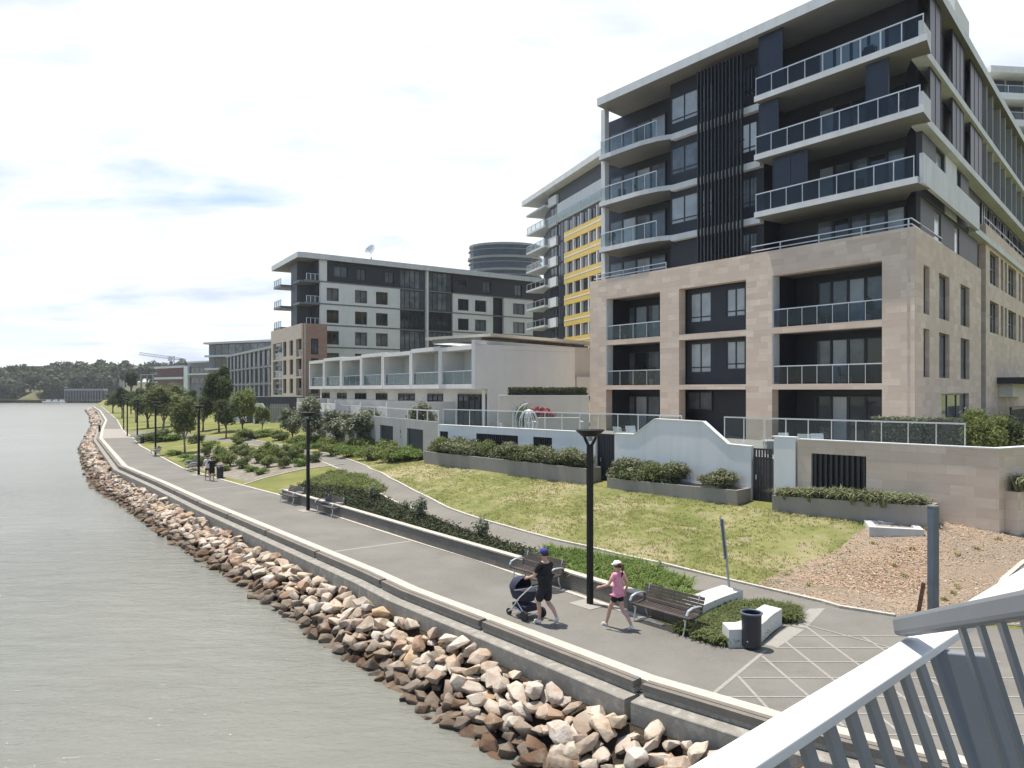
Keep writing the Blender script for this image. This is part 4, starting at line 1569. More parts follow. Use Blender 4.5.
# sandstone garden wall at the right
us0, us1 = WF.u(999), WF.u(797)
sg = thing('stone_garden_wall', 'low sandstone block garden wall with slatted vent, right of the slatted gate', 'wall', WF.pt(us1, 0, 1))
mb = MB()
vh = (WF.u(866), WF.u(811), 1.95, 3.35)
holed(mb, WF, us0, us1 - .01, 0.4, 3.86, 0.02, 0.3, [vh])
BE = Frame(WF.pt(us0, 0.02), (0.88, 0.475), (-0.475, 0.88))
mb.fb(BE, 0.0, 14, 0.0, 0.3, 0.4, 3.857)
mb.build('wall', 'sandstone', sg)
mb = MB().fb(WF, us0, us1 - .01, -0.01, 0.33, 3.863, 3.91)
mb.fb(BE, 0.0, 14, -0.03, 0.31, 3.862, 3.908)
mb.build('coping', 'slab_concrete', sg)
mb = MB().fb(WF, vh[0], vh[1], 0.2, 0.25, vh[2], vh[3])
k = vh[0] + .05
while k < vh[1] - .05:
    mb.fb(WF, k, k + 0.09, 0.06, 0.19, vh[2] + .01, vh[3] - .01); k += 0.21
mb.build('slatted_vent', 'frame_dark', sg)
# glass terrace rails
t1 = thing('glass_rail', 'white framed glass rail on the white wall in front of the townhouse terrace', 'railing', WF.pt(WF.u(560), .5, 3.0))
balustrade(WF, WF.u(676), WF.u(437), 0.5, 3.0, 1.72, 14, t1, 'balustrade_glass', 'rail_run')
t2 = thing('glass_rail', 'white framed glass rail above the sandstone garden wall', 'railing', WF.pt(WF.u(850), .5, 3.0))
balustrade(WF, WF.u(962), WF.u(719), 0.45, 3.0, 1.72, 10, t2, 'balustrade_glass', 'rail_run')

# grey wall with dark gates farther along (behind the olive trees)
p0 = WF.pt(20.7, 0)
W2 = Frame((p0.x, p0.y), (W2E.x - p0.x, W2E.y - p0.y))
L2 = (Vector((W2E.x, W2E.y)) - Vector((p0.x, p0.y))).length
g2 = thing('boundary_wall', 'weathered grey boundary wall with dark gates behind the silvery trees', 'wall', W2.pt(L2 / 2, 0, 1))
gates = [(423, 407), (393, 380), (367, 356), (345, 335), (326, 318)]
mb = MB()
hh = [(W2.u(a), W2.u(b), 0.5, 3.3) for a, b in gates]
holed(mb, W2, 0.25, L2, 0.5, 3.9, 0, 0.25, hh)
mb.build('wall', 'grey_wall', g2)
for h in hh:
    MB().fb(W2, h[0], h[1], 0.12, 0.18, 0.5, 3.3).build('gate_panel', 'charcoal', g2)
rl = MB().fb(W2, 0.3, L2, 0.05, 0.12, 4.55, 4.62)
for k in range(18):
    rl.fb(W2, 0.4 + k * L2 / 18.2, 0.45 + k * L2 / 18.2, 0.05, 0.12, 3.9, 4.55)
rl.build('rail', 'metal_white', g2)

# planters along the walls


def planter(pa, pb, v0, v1, zb0, zb1, h, label):
    ua, ub = WF.u(pb, v0), WF.u(pa, v0)
    r = thing('planter', label, 'planter', WF.pt(ua, v0, zb1))
    mb = MB()
    t_ = 0.12
    z0, z1 = zb1, zb0      # heights of the ground at the right / left end
    for (x0, x1, y0, y1) in ((ua, ub, v0, v0 + t_), (ua, ub, v1 - t_, v1), (ua, ua + t_, v0 + t_, v1 - t_), (ub - t_, ub, v0 + t_, v1 - t_)):
        mb.hexa([WF.pt(x0, y0, 0.5), WF.pt(x1, y0, 0.5), WF.pt(x1, y1, 0.5), WF.pt(x0, y1, 0.5),
                 WF.pt(x0, y0, z0 + h), WF.pt(x1, y0, z0 + h if x1 == ua + t_ else z1 + h if x1 == ub else z0 + h), WF.pt(x1, y1, z0 + h if x1 == ua + t_ else z1 + h), WF.pt(x0, y1, z0 + h if x0 != ub - t_ else z1 + h)])
    mb.build('box', 'planter_conc', r)
    MB().hexa([WF.pt(ua + t_, v0 + t_, 0.6), WF.pt(ub - t_, v0 + t_, 0.6), WF.pt(ub - t_, v1 - t_, 0.6), WF.pt(ua + t_, v1 - t_, 0.6),
               WF.pt(ua + t_, v0 + t_, z0 + h - .12), WF.pt(ub - t_, v0 + t_, z1 + h - .12), WF.pt(ub - t_, v1 - t_, z1 + h - .12), WF.pt(ua + t_, v1 - t_, z0 + h - .12)]).build('soil', 'bed_soil', r)
    return ua, ub, z0 + h, z1 + h


def zat(px, py, v):
    u = WF.u(px, v)
    return WF.z(u, py, v)


PL = []
PL.append(planter(424, 586, -1.25, -0.05, zat(424, 462, -1.25), zat(586, 482, -1.25), zat(500, 459, -1.25) - zat(500, 471, -1.25), 'long grey planter box in front of the white wall with dark panels'))
PL.append(planter(607, 737, -1.25, -0.05, zat(607, 489, -1.25), zat(737, 503, -1.25), 0.52, 'grey planter box under the humped white wall'))
PL.append(planter(772, 929, -1.15, -0.03, zat(772, 511, -1.15), zat(929, 524, -1.15), 0.62, 'grey planter box in front of the sandstone garden wall'))
# cream terrace wall by the townhouse, with its hedge
CW = Frame(XY(499, 50), (1.0, 0.03), (-0.03, 1.0))
cwo = thing('terrace_wall', 'cream rendered wall on the terrace below a clipped hedge', 'wall', CW.pt(0, 0, 3.0))
MB().fb(CW, 0, CW.u(589), 0, 0.9, 3.0, 5.5).build('wall', 'cream_render', cwo)
MB().fb(CW, 0, CW.u(589), -0.03, 0.93, 5.503, 5.56).build('coping', 'townhouse_white', cwo)

# ------------------------------------------------------------------ dark and white apartment block behind
KD = XY(302, 117)
DR = Frame(KD, (0.8069, 0.5907), (-0.5907, 0.8069))
DL = Frame(KD, (-0.5145, 0.8575))
dk = thing('apartment_building', 'dark and white apartment block with projecting roof and satellite dish', 'building', (KD.x, KD.y, 0.5))
uD = DR.u(531)
uP = DR.u(319.5)
MB().prism([DR.pt(uP, 0.7), DR.pt(uD + 14, 0.7), DR.pt(uD + 14, 15), DL.pt(14, 14), DL.pt(14, 2.6), DR.pt(uP, 3.5)], 0.5, 26.3).build('core_wall', 'charcoal', dk)
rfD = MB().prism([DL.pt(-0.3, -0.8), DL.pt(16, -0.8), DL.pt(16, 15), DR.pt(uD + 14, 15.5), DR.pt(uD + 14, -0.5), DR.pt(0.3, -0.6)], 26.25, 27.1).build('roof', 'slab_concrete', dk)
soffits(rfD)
zc = lambda px, py, v=0.0: DR.z(DR.u(px, v), py, v)
rowsz = [(zc(333, 301), zc(333, 288)), (zc(333, 323), zc(333, 310)), (zc(333, 344.5), zc(333, 331)), (zc(333, 366), zc(333, 353))]
step = (rowsz[0][0] - rowsz[2][0]) / 2
rowsz.append((rowsz[3][0] - step, rowsz[3][1] - step))
hD = []
cD = [(326.7, 339), (355, 367.3), (376, 388), (458, 469), (475, 486.5), (513, 525)]
for z0, z1 in rowsz:
    for pa, pb in cD:
        hD.append((DR.u(pa), DR.u(pb), z0, z1))
wD = MB()
ztop = rowsz[0][1] + 0.9
for a, b in ((320.5, 400), (453, 493), (504, 533)):
    holed(wD, DR, DR.u(a), DR.u(b), 0.5, ztop, 0, 0.5, [h for h in hD if DR.u(a) < h[0] < DR.u(b)])
wD.fb(DR, DR.u(320), DR.u(327), 0.0, 0.5, ztop, 26.24)
wD.fb(DR, DR.u(426), DR.u(428), -0.2, 0.5, 0.5, 26.24)
wD.build('white_wall', 'white_render', dk)
hT = [(DR.u(334), DR.u(348), ztop + 0.9, ztop + 2.7), (DR.u(357), DR.u(366), ztop + 0.7, ztop + 2.6), (DR.u(385), DR.u(394), ztop + 0.7, ztop + 2.6), (DR.u(458), DR.u(466), ztop + 1.4, ztop + 2.4),
      (DR.u(483), DR.u(491), ztop + 0.6, ztop + 2.6), (DR.u(515), DR.u(522), ztop + 0.6, ztop + 2.6)]
for a, b in ((327.1, 400), (453, 533)):
    tD = MB()
    holed(tD, DR, DR.u(a), DR.u(b), ztop + .003, 26.24, 0.02, 0.5, [h for h in hT if DR.u(a) < h[0] < DR.u(b)])
    tD.build('dark_top_wall', 'charcoal', dk)
for h in hD + hT:
    window(DR, h[0], h[1], h[2], h[3], 0.3, dk, 2, rb.choice(['pane_dark', 'pane_mid', 'pane_mid']), w=0.12)
bD = MB()
for z0, z1 in rowsz:
    for a, b in ((320.5, 400), (453, 493), (504, 533)):
        bD.fb(DR, DR.u(a), DR.u(b), -0.06, -0.003, z1 + 0.78, z1 + 0.98)
bD.build_each('floor_band', 'grey_cladding', dk)
zr = [ztop + 3.3 - step * k for k in range(7)]
for a, b, nmm in ((400.5, 425.5, 5), (428.5, 452.5, 5)):
    for k in range(6):
        window(DR, DR.u(a), DR.u(b), zr[k + 1] + 0.25, zr[k], 0.35, dk, nmm, ['pane_mid', 'pane_mid', 'pane_dark'][k % 3], w=0.12, name='curtain_window')
zb = MB()
for k in range(1, 7):
    zb.fb(DR, DR.u(400.5), DR.u(452.5), 0.1, 0.5, zr[k], zr[k] + 0.24)
    zb.fb(DR, DR.u(493.3), DR.u(503.7), 0.0, 0.6, zr[k] - 0.05, zr[k] + 0.2)
    zb.fb(DR, 0.5, uP, -0.3, 3.4, zr[k] - .15, zr[k] + 0.2)
    zb.fb(DL, 0.6, 4.0, -0.3, 2.6, zr[k] - .14, zr[k] + 0.19)
    zb.fb(DL, 7.5, 12, -1.4, 2.6, zr[k] - .15, zr[k] + 0.2)
zb.build_each('balcony_slab', 'grey_cladding', dk)
for k in (1, 2, 3):
    balustrade(DR, 0.6, uP - .1, -0.2, zr[k] + .2, 1.0, 3, dk, 'balustrade_glass', t=0.06)
    balustrade(DL, 7.6, 11.9, -1.3, zr[k] + .2, 1.0, 3, dk, 'balustrade_glass', t=0.06)
MB().fb(DL, 4.0, 7.5, 0.3, 2.59, 0.5, 26.24).build('corner_wall', 'charcoal_mid', dk)
# satellite dish on the roof
qd = DR.pt(DR.u(382), 4, 27.1)
dish = thing('satellite_dish', 'white satellite dish on the flat roof of the dark and white block', 'satellite dish', qd)
MB().tube([qd, qd + Vector((0, 0, 1.2))], 0.12).build('mast', 'galv', dish)
mb = MB().lathe((0, 0, 0), [(0.02, 0.0), (0.7, 0.12), (1.15, 0.36), (1.3, 0.52), (1.27, 0.53), (0.68, 0.17), (0.02, 0.05)], 20)
rot = Matrix.Rotation(R(62), 4, Vector((0.75, -0.65, 0)))
mb.v = [rot @ v + qd + Vector((0, 0, 2.0)) for v in mb.v]
mb.build('reflector', 'metal_white', dish, smooth=True)
ax = rot @ Vector((0, 0, 1.0))
MB().tube([qd + Vector((0, 0, 2.0)), qd + Vector((0, 0, 2.0)) + ax * 1.3], 0.05).build('feed_arm', 'galv', dish)
# stone fronted lower block
KS = XY(302.5, 111)
SL = Frame(KS, DL.d)
SR = Frame(KS, DR.d, DR.n)
sb = thing('stone_building', 'five storey sandstone fronted block below the projecting roof', 'building', (KS.x, KS.y, 0.5))
zs = lambda py: HC - (py - HZ) * KS.y / FPX
zT = zs(323)
uSl = SL.u(271)
rws = [(zs(354), zs(338)), (zs(374), zs(358)), (zs(393.5), zs(378))]
hS, kindS = [], []
for z0, z1 in rws:
    for pa, pb, kd in ((302, 296, 'b'), (293, 289.5, 'w'), (286.3, 283, 'w'), (282, 273, 'b')):
        hS.append((SL.u(pa), SL.u(pb), z0 - (.3 if kd == 'b' else 0), z1, kd))
mb = MB()
holed(mb, SL, 0.02, uSl, 0.5, zT, 0, 0.5, [h[:4] for h in hS])
mb.build('stone_front', 'sandstone_far', sb)
mb = MB()
uSr = SR.u(327)
hr = [(SR.u(311), SR.u(318.5), z0, z1) for z0, z1 in rws]
holed(mb, SR, 0.02, uSr, 0.5, zT - 0.01, 0, 0.5, hr)
mb.build('stone_side', 'red_stone', sb)
MB().prism([SL.pt(0.7, 1.6), SL.pt(uSl - .1, 1.6), SL.pt(uSl - .1, 8), SR.pt(uSr, 6), SR.pt(uSr, 0.6), SR.pt(1.6, 0.6)], 0.5, zT - 0.4).build('core_wall', 'charcoal_mid', sb)
for h in hS:
    if h[4] == 'w': window(SL, *h[:4], 0.3, sb, 1, 'pane_dark', w=0.1)
    else:
        balustrade(SL, h[0] + .02, h[1] - .02, 0.2, h[2], 1.0, 2, sb, 'balustrade_glass', t=0.05)
        window(SL, h[0] + .02, h[1] - .02, h[2], h[3] - .1, 1.5, sb, 2, 'pane_mid', w=0.1)
for h in hr: window(SR, *h, 0.3, sb, 2, 'pane_mid', w=0.1)

# ------------------------------------------------------------------ yellow banded tower
C = Frame(XY(603, 100), (-0.336, 0.942))
tw = thing('apartment_tower', 'tall white apartment tower with yellow bands between the window rows', 'building', (C.o.x, C.o.y, 0.5))
uc1, uc2, uc3 = C.u(564), C.u(556), C.u(548)
zR = 36.2
MB().prism([C.pt(-12, 0.4), C.pt(uc3, 0.4), C.pt(uc3 + 8, 2.5), C.pt(uc3 + 8, 20), C.pt(-12, 20)], 0.5, zR).build('core_wall', 'charcoal_mid', tw)
yb, wb_, gl_ = MB(), MB(), MB()
sl_ = MB()
for k in range(11):
    z = 3.6 + 3.1 * k
    if k < 9:
        yb.fb(C, -12, uc1, 0.0, 0.41, z - 0.75, z + 0.70)
        wb_.fb(C, -12, uc1, -0.02, -0.002, z - 0.02, z + 0.14)
    sl_.fb(C, uc3, uc3 + 8, -0.6, 2.6, z - 0.3, z)
    wb_.fb(C, uc2, uc3, 0.0, 0.41, z - 0.5, z + 0.9)
    if z + 2.6 < zR:
        if k < 9:
            u = -3.0
            while u < uc1 - 1.9:
                window(C, u, u + 1.9, z + 0.72, z + 2.33, 0.36, tw, 2, rb.choice(['pane_far', 'pane_mid', 'pane_blind']), w=0.09)
                u += 2.55
            for uu in np.arange(-3.3, uc1, 2.55): wb_.fb(C, uu, uu + 0.28, 0.01, 0.41, z + 0.701, z + 2.349)
        window(C, uc1 + .2, uc2 - .1, z - 0.2, z + 2.8, 0.36, tw, 3, 'pane_far', w=0.09)
        window(C, uc2 + .3, uc3 - .3, z + 0.95, z + 2.5, 0.36, tw, 2, 'pane_far', w=0.09)
        balustrade(C, uc3 + .1, uc3 + 7.9, -0.5, z, 1.0, 4, tw, 'balustrade_glass', t=0.05)
yb.build_each('yellow_band', 'yellow_panel', tw)
wb_.build('white_panel', 'white_render', tw)
sl_.build_each('balcony_slab', 'slab_concrete', tw)
MB().fb(C, -12, uc2, 0.2, 0.41, zR - 5.0, zR - 2.2).build('upper_wall', 'white_render', tw)
balustrade(C, -6, uc3, -0.3, zR - 5.0, 1.1, 8, tw, 'balustrade_glass', t=0.05)
MB().prism([C.pt(-12, -1.2), C.pt(uc3 + 8.6, -1.2), C.pt(uc3 + 8.6, 20), C.pt(-12, 20)], zR, zR + 0.8).build('roof', 'slab_concrete', tw)

# ------------------------------------------------------------------ round topped tower far behind
qc = XY(505, 190)
rt = thing('round_tower', 'distant dark glass tower with rounded front behind the dark and white block', 'building', (qc.x, qc.y, 0.5))


def arc(r, sq=0.75, n=24):
    return [(qc.x + r * math.cos(w), qc.y + sq * r * math.sin(w)) for w in [math.pi * 2 * k / n for k in range(n)]]


zt_ = HC + (HZ - 247) * 190 / FPX
MB().prism(arc(8.9), 0.5, zt_ - 0.4).build('glass_wall', 'pane_far', rt)
mb = MB()
for k in range(12):
    mb.prism(arc(9.35 if k else 9.0), zt_ - 3.1 * k - 0.55, zt_ - 3.1 * k)
    mb.prism(arc(9.2), zt_ - 3.1 * k - 1.6, zt_ - 3.1 * k - 1.45)
mb.build('floor_slab', 'grey_wall', rt)

# ------------------------------------------------------------------ far right tower
TB = Frame(XY(988, 95), (1.0, 0.12), (-0.12, 1.0))
tb = thing('apartment_tower', 'pale apartment tower showing behind the main block at the right edge', 'building', (TB.o.x, TB.o.y, 0.5))
MB().fb(TB, 0.5, 24, 1.5, 16, 0.5, 46).build('core_wall', 'grey_wall', tb)
mb = MB()
for k in range(5):
    z = 46 - 3.3 * k
    mb.fb(TB, 0, 25, -0.5, 16.5, z - 0.5, z + 0.3)
mb.build('floor_slab', 'white_render', tb)
for k in range(4):
    z = 46 - 3.3 * (k + 1)
    for q in range(5):
        window(TB, 1.2 + q * 2.6, 3.4 + q * 2.6, z + .35, z + 2.6, 1.45, tb, 2, 'pane_far', w=0.1)
    balustrade(TB, 0.2, 14, -0.3, z + .3, 1.0, 6, tb, 'balustrade_glass', t=0.05)

# ------------------------------------------------------------------ buildings along the far left of the row
q = XY(300, 128)
B1 = Frame(q, (-0.50, 0.866))
g_ = thing('apartment_building', 'grey glass apartment block with dark fins left of the stone fronted block', 'building', (q.x, q.y, 0.5))
zt = HC + (HZ - 349) * 150 / FPX
ub = B1.u(226)
MB().fb(B1, -2, ub, 0.4, 14, 0.5, zt).build('core_wall', 'grey_cladding', g_)
MB().fb(B1, -2, ub + .3, 0.0, 14.3, zt, zt + 0.5).build('roof', 'grey_wall', g_)
mb = MB()
for z in (zt - 3.6, zt - 7.0, zt - 10.4):
    mb.fb(B1, -2, ub, 0.0, 0.39, z, z + 0.35)
u = 0
while u < ub:
    mb.fb(B1, u, u + 1.5, 0.05, 0.39, 0.5, zt - 0.01); u += 4.6
mb.build('fin', 'grey_cladding', g_)
u = 1.5
k = 0
while u < ub - 3:
    for z in (zt - 3.2, zt - 6.6, zt - 10.0):
        window(B1, u + .1, u + 2.9, z + 0.1, z + 2.9, 0.3, g_, 3, ['pane_far', 'pane_mid'][k % 2], w=0.1); k += 1
    u += 4.6
q = XY(268, 190)
B2 = Frame(q, (-0.86, 0.5))
g_ = thing('apartment_building', 'pale glass fronted block with flat roof behind the tall dark tree', 'building', (q.x, q.y, 0.5))
zt = HC + (HZ - 341) * 195 / FPX
ub = B2.u(207)
MB().fb(B2, -4, ub, 0.6, 16, 0.5, zt - 0.5).build('core_wall', 'grey_cladding', g_)
MB().fb(B2, -4, ub + .5, -0.8, 16, zt - 0.5, zt).build('roof', 'slab_concrete', g_)
mb = MB()
for k in range(1, 5): mb.fb(B2, -4, ub + .3, -0.6, 0.59, zt - 0.5 - 3.4 * k, zt - 3.4 * k)
mb.build('floor_slab', 'slab_concrete', g_)
for k in range(4):
    window(B2, -3.8, ub - 2.5, zt - 3.4 * (k + 1) + 0.02, zt - 0.55 - 3.4 * k, 0.5, g_, 9, ['pane_mid', 'pane_far'][k % 2], w=0.14)
q = XY(206, 235)
B3 = Frame(q, (-0.75, 0.66))
g_ = thing('apartment_building', 'low red brick and white block beyond the park trees', 'building', (q.x, q.y, 0.5))
zt = HC + (HZ - 366) * 245 / FPX
u1, u2_ = B3.u(187), B3.u(165)
MB().fb(B3, -2, u1, 0.3, 14, 0.5, zt + .8).build('glass_wing', 'grey_cladding', g_)
MB().fb(B3, u1 - 1.2, u1 + 1.5, -0.4, 12, 0.5, zt).build('white_wall', 'white_render', g_)
MB().fb(B3, u1 + 1.5, u2_ + 6, 0.0, 14, 0.5, zt - 0.6).build('red_wall', 'brick_red', g_)
mb = MB()
for z in (zt - 0.55, zt - 4.2, zt - 7.6): mb.fb(B3, u1 + 1.5, u2_ + 6.5, -0.8, 0.0, z, z + 0.7)
for z in (zt + .8, zt - 3): mb.fb(B3, -2, u1 - 1.2, -0.5, 13, z, z + 0.5)
mb.build('floor_slab', 'slab_concrete', g_)
for z in (zt - 3.5, zt - 6.9):
    window(B3, u1 + 3, u2_ + 5, z, z + 2.4, 0.02, g_, 6, 'pane_far', w=0.15)
    window(B3, -1.5, u1 - 1.5, z + 1, z + 3.0, 0.26, g_, 4, 'pane_far', w=0.15)
# building under construction, grey
q = XY(165, 300)
B4 = Frame(q, (-0.9, 0.43))
g_ = thing('unfinished_building', 'distant grey concrete building frame below the tower crane', 'building', (q.x, q.y, 0.5))
ub = B4.u(140)
zt = HC + (HZ - 374) * 305 / FPX
mb = MB()
for k in range(4): mb.fb(B4, -8, ub, 0, 16, zt - 3.3 * k - 0.4, zt - 3.3 * k)
for u in np.arange(-7.5, ub, 3.6):
    for v in (0.3, 6, 15): mb.fb(B4, u, u + 0.5, v, v + 0.5, 0.5, zt - .41)
mb.build('concrete_frame', 'grey_wall', g_)
MB().fb(B4, -7, ub - 3, 2, 14, 0.5, zt - 3.8).build('core_wall', 'charcoal_mid', g_)
MB().fb(B4, -7, 3, 3, 14, zt, zt + 3).build('roof_level', 'grey_cladding', g_)
# tower crane
q = XY(172, 360)
zz0 = HC + (HZ - 358) * 360 / FPX
cr_ = thing('tower_crane', 'thin tower crane with raised long jib above the far rooftops', 'crane', (q.x, q.y, 1.0))
Jd = Vector((-0.98, 0.1, 0.13))


def lattice(mb, a, b, w, n, r=0.09):
    a, b = Vector(a), Vector(b)
    d = (b - a).normalized()
    s = d.cross(Vector((0, 0, 1)))
    s = s.normalized() if s.length > 0.1 else Vector((1, 0, 0))
    t_ = s.cross(d)
    cs = [s * w + t_ * w, -s * w + t_ * w, -s * w - t_ * w, s * w - t_ * w]
    for c in cs: mb.tube([a + c, b + c], r, 4)
    for k in range(n):
        p, q_ = a + (b - a) * (k / n), a + (b - a) * ((k + 1) / n)
        for i in range(4):
            mb.tube([p + cs[i], q_ + cs[(i + 1) % 4]], r * 0.7, 3, cap=False)


mb = MB(); lattice(mb, (q.x, q.y, 1.0), (q.x, q.y, zz0 + 1), 0.8, 12); mb.build('mast', 'charcoal_mid', cr_)
top = Vector((q.x, q.y, zz0))
mb = MB(); lattice(mb, top, top + Jd * 16.5, 0.55, 10); mb.build('jib', 'charcoal_mid', cr_)
mb = MB(); lattice(mb, top, top - Jd * 5.5, 0.5, 4); mb.build('counter_jib', 'charcoal_mid', cr_)
MB().box(q.x + 4, q.x + 5.6, q.y - .8, q.y + .8, zz0 - 2.4, zz0 - .4).build('counterweight', 'grey_wall', cr_)
MB().box(q.x - 1.2, q.x + .3, q.y - 1.6, q.y - .8, zz0 - 1.4, zz0 + .4).build('cab', 'metal_white', cr_)
# ------------------------------------------------------------------ vegetation
def leaves(rng, blobs, n, s, shell=0.5, asp=0.5, droop=0.0):
    """n small diamond leaves spread through a list of (centre, radii) blobs"""
    blobs = [(np.array(c, float), np.array(r, float)) for c, r in blobs]
    wts = np.array([float(np.prod(r)) ** 0.67 for _, r in blobs])
    wts /= wts.sum()
    k = rng.choice(len(blobs), n, p=wts)
    d = rng.normal(size=(n, 3))
    d /= np.linalg.norm(d, axis=1)[:, None] + 1e-9
    rad = 1 - shell * rng.random(n) ** 1.6
    rad *= 1 + 0.20 * rng.normal(size=n)
    C_ = np.array([b[0] for b in blobs])[k]
    R_ = np.array([b[1] for b in blobs])[k]
    P_ = C_ + d * rad[:, None] * R_
    nn = d + rng.normal(size=(n, 3)) * 0.8 + np.array([0, 0, 0.4])
    nn /= np.linalg.norm(nn, axis=1)[:, None] + 1e-9
    a = np.cross(nn, rng.normal(size=(n, 3)))
    a /= np.linalg.norm(a, axis=1)[:, None] + 1e-9
    b = np.cross(nn, a)
    sc = (s * (0.6 + 0.8 * rng.random(n)))[:, None]
    V = np.stack([P_ - a * sc, P_ - b * sc * asp, P_ + a * sc, P_ + b * sc * asp], axis=1)
    return V.reshape(-1, 3)


def crown_blobs(rng, c, r, n, br=0.42, top=1.0):
    out = [(c, tuple(x * 0.55 for x in r))]
    for i in range(n):
        d = rng.normal(size=3)
        d /= np.linalg.norm(d)
        d[2] = d[2] * 0.9 + 0.05
        q = np.array(c) + d * np.array(r) * rng.uniform(0.45, 0.78)
        tp = 1.0 - (1 - top) * max(0, (q[2] - c[2]) / r[2])
        q[:2] = np.array(c[:2]) + (q[:2] - np.array(c[:2])) * tp
        k = br * rng.uniform(0.6, 1.15)
        out.append((q, (r[0] * k, r[1] * k, r[2] * k * 0.85)))
    return out


def tree_proto(name, label, h, cr, ch, th, mat, n, s, seed, bark='bark', nb=14, top=1.0, shell=0.8, cat='tree', limbs=6, br=0.42, group=None):
    rng = np.random.default_rng(seed)
    r0 = thing(name, label, cat, (0, 0, 0), group)
    cz = h - ch / 2
    bl_ = crown_blobs(rng, (0, 0, cz), (cr, cr, ch / 2), nb, br, top)
    mb = MB()
    tr = max(0.03, h * 0.017)
    bend = rng.normal(size=2) * 0.03 * h
    pts = [(0, 0, -0.15), (bend[0] * .2, bend[1] * .2, th * 0.5), (bend[0] * .5, bend[1] * .5, th), (bend[0] * .6, bend[1] * .6, cz)]
    mb.tube(pts, [tr * 1.35, tr, tr * 0.85, tr * 0.3], 8)
    for k in range(min(limbs, len(bl_) - 1)):
        c = bl_[k + 1][0]
        st = Vector((bend[0] * .5, bend[1] * .5, th * rng.uniform(0.75, 1.05)))
        mid = st.lerp(Vector(c), 0.5) + Vector((0, 0, 0.05 * h))
        mb.tube([st, mid, Vector(c)], [tr * 0.55, tr * 0.35, tr * 0.12], 5)
    mb.build('trunk', bark, r0, smooth=True, recalc=False)
    linkmesh('crown', poly_mesh('crown', leaves(rng, bl_, n, s, shell), 4, mat), r0)
    return r0


def shrub_proto(name, label, r, h, mat, n, s, seed, cat='shrub', nb=8, group=None, asp=0.5, stems=True):
    rng = np.random.default_rng(seed)
    r0 = thing(name, label, cat, (0, 0, 0), group)
    b = crown_blobs(rng, (0, 0, h * 0.47), (r, r, h * 0.5), nb, 0.55 if nb < 20 else 0.34)
    linkmesh('foliage', poly_mesh('foliage', leaves(rng, b, n, s, 0.75, asp), 4, mat), r0)
    if stems:
        mb = MB()
        for k in range(5):
            c = b[1 + k % (len(b) - 1)][0]
            mb.tube([(c[0] * .1, c[1] * .1, -0.1), (c[0] * .5, c[1] * .5, c[2] * .5), tuple(c)], [0.02 + r * .015, 0.015 + r * .01, 0.008], 5)
        mb.build('stems', 'bark', r0, recalc=False)
    return r0


def put(proto, used, loc, rotz, scale, label, group=None):
    o = proto if not used.get(proto.name) else dup(proto)
    used[proto.name] = True
    o.location = loc
    o.rotation_euler = (0, 0, rotz)
    o.scale = (scale,) * 3 if not isinstance(scale, (tuple, list)) else scale
    o['label'] = label
    if group: o['group'] = group
    return o


used = {}
rv = random.Random(21)
# park trees, each placed where its trunk meets the ground
pt_a = tree_proto('park_tree', '', 5.0, 1.45, 3.9, 1.2, 'leaf_mid', 4000, 0.125, 1, 'bark_pale', 16)
pt_b = tree_proto('park_tree', '', 5.2, 1.7, 4.0, 1.3, 'leaf_dark', 4200, 0.14, 2, 'bark', 16)
pt_c = tree_proto('park_tree', '', 5.0, 1.5, 4.2, 0.9, 'leaf_bright', 4000, 0.125, 3, 'bark', 16, top=0.6)
pt_d = tree_proto('broad_tree', '', 9.0, 3.0, 6.8, 2.2, 'leaf_dark', 6500, 0.24, 4, 'bark', 20, br=0.36)
pt_e = tree_proto('pine_tree', '', 15.0, 3.4, 7.5, 7.5, 'leaf_dark', 4200, 0.36, 5, 'bark', 22, br=0.28, shell=0.9)
G_ = 'park trees beside the promenade'


def tree_at(proto, px, pyb, pyt, proto_h, label, wide=1.0, ry=0.0):
    q = T(px, pyb)
    h = (pyb - pyt) * q.y / FPX
    s = h / proto_h
    return put(proto, used, (q.x, q.y, q.z - 0.05), rv.uniform(0, 6.28), (s * wide, s * wide, s), label, G_)


tree_at(pt_a, 185, 453, 397, 5.0, 'small upright green tree on the grass between two lamp posts')
tree_at(pt_c, 243, 434, 382, 5.0, 'bright green pointed tree in front of the grey glass block', 0.95)
tree_at(pt_d, 219, 432, 362, 9.0, 'tall dense dark tree in front of the pale glass block', 0.72)
tree_at(pt_b, 226, 438, 398, 5.2, 'low dark round tree at the foot of the tall dark one', 1.0)
tree_at(pt_b, 203, 431, 391, 5.2, 'dark tree left of the tall dense one', 1.15)
tree_at(pt_a, 163, 432, 386, 5.0, 'spreading green tree behind the third lamp from the left', 1.5)
tree_at(pt_b, 148, 428, 388, 5.2, 'dark leafy tree left of the spreading green tree', 1.5)
tree_at(pt_a, 172, 426, 393, 5.0, 'mid green tree in the row in front of the red block', 1.7)
tree_at(pt_d, 136, 422, 386, 9.0, 'dark tree behind the cluster of far lamp posts', 1.0)
tree_at(pt_d, 122, 418, 385, 9.0, 'dark bushy tree overhanging the far end of the promenade', 1.0)
tree_at(pt_b, 113, 413, 391, 5.2, 'low dark tree at the very far end of the promenade', 1.5)
tree_at(pt_e, 131, 414, 366, 15.0, 'tallest dark pine rising above the far park trees', 0.62)
tree_at(pt_d, 188, 424, 388, 9.0, 'rounded dark tree in front of the white and red building', 1.1)
tree_at(pt_d, 157, 415, 381, 9.0, 'leafy tree below the unfinished building', 1.5)
tree_at(pt_a, 178, 421, 384, 5.0, 'pale green tree right in front of the red brick wall', 1.5)
tree_at(pt_c, 262, 430, 402, 5.0, 'small green tree by the pale garden walls', 1.1)
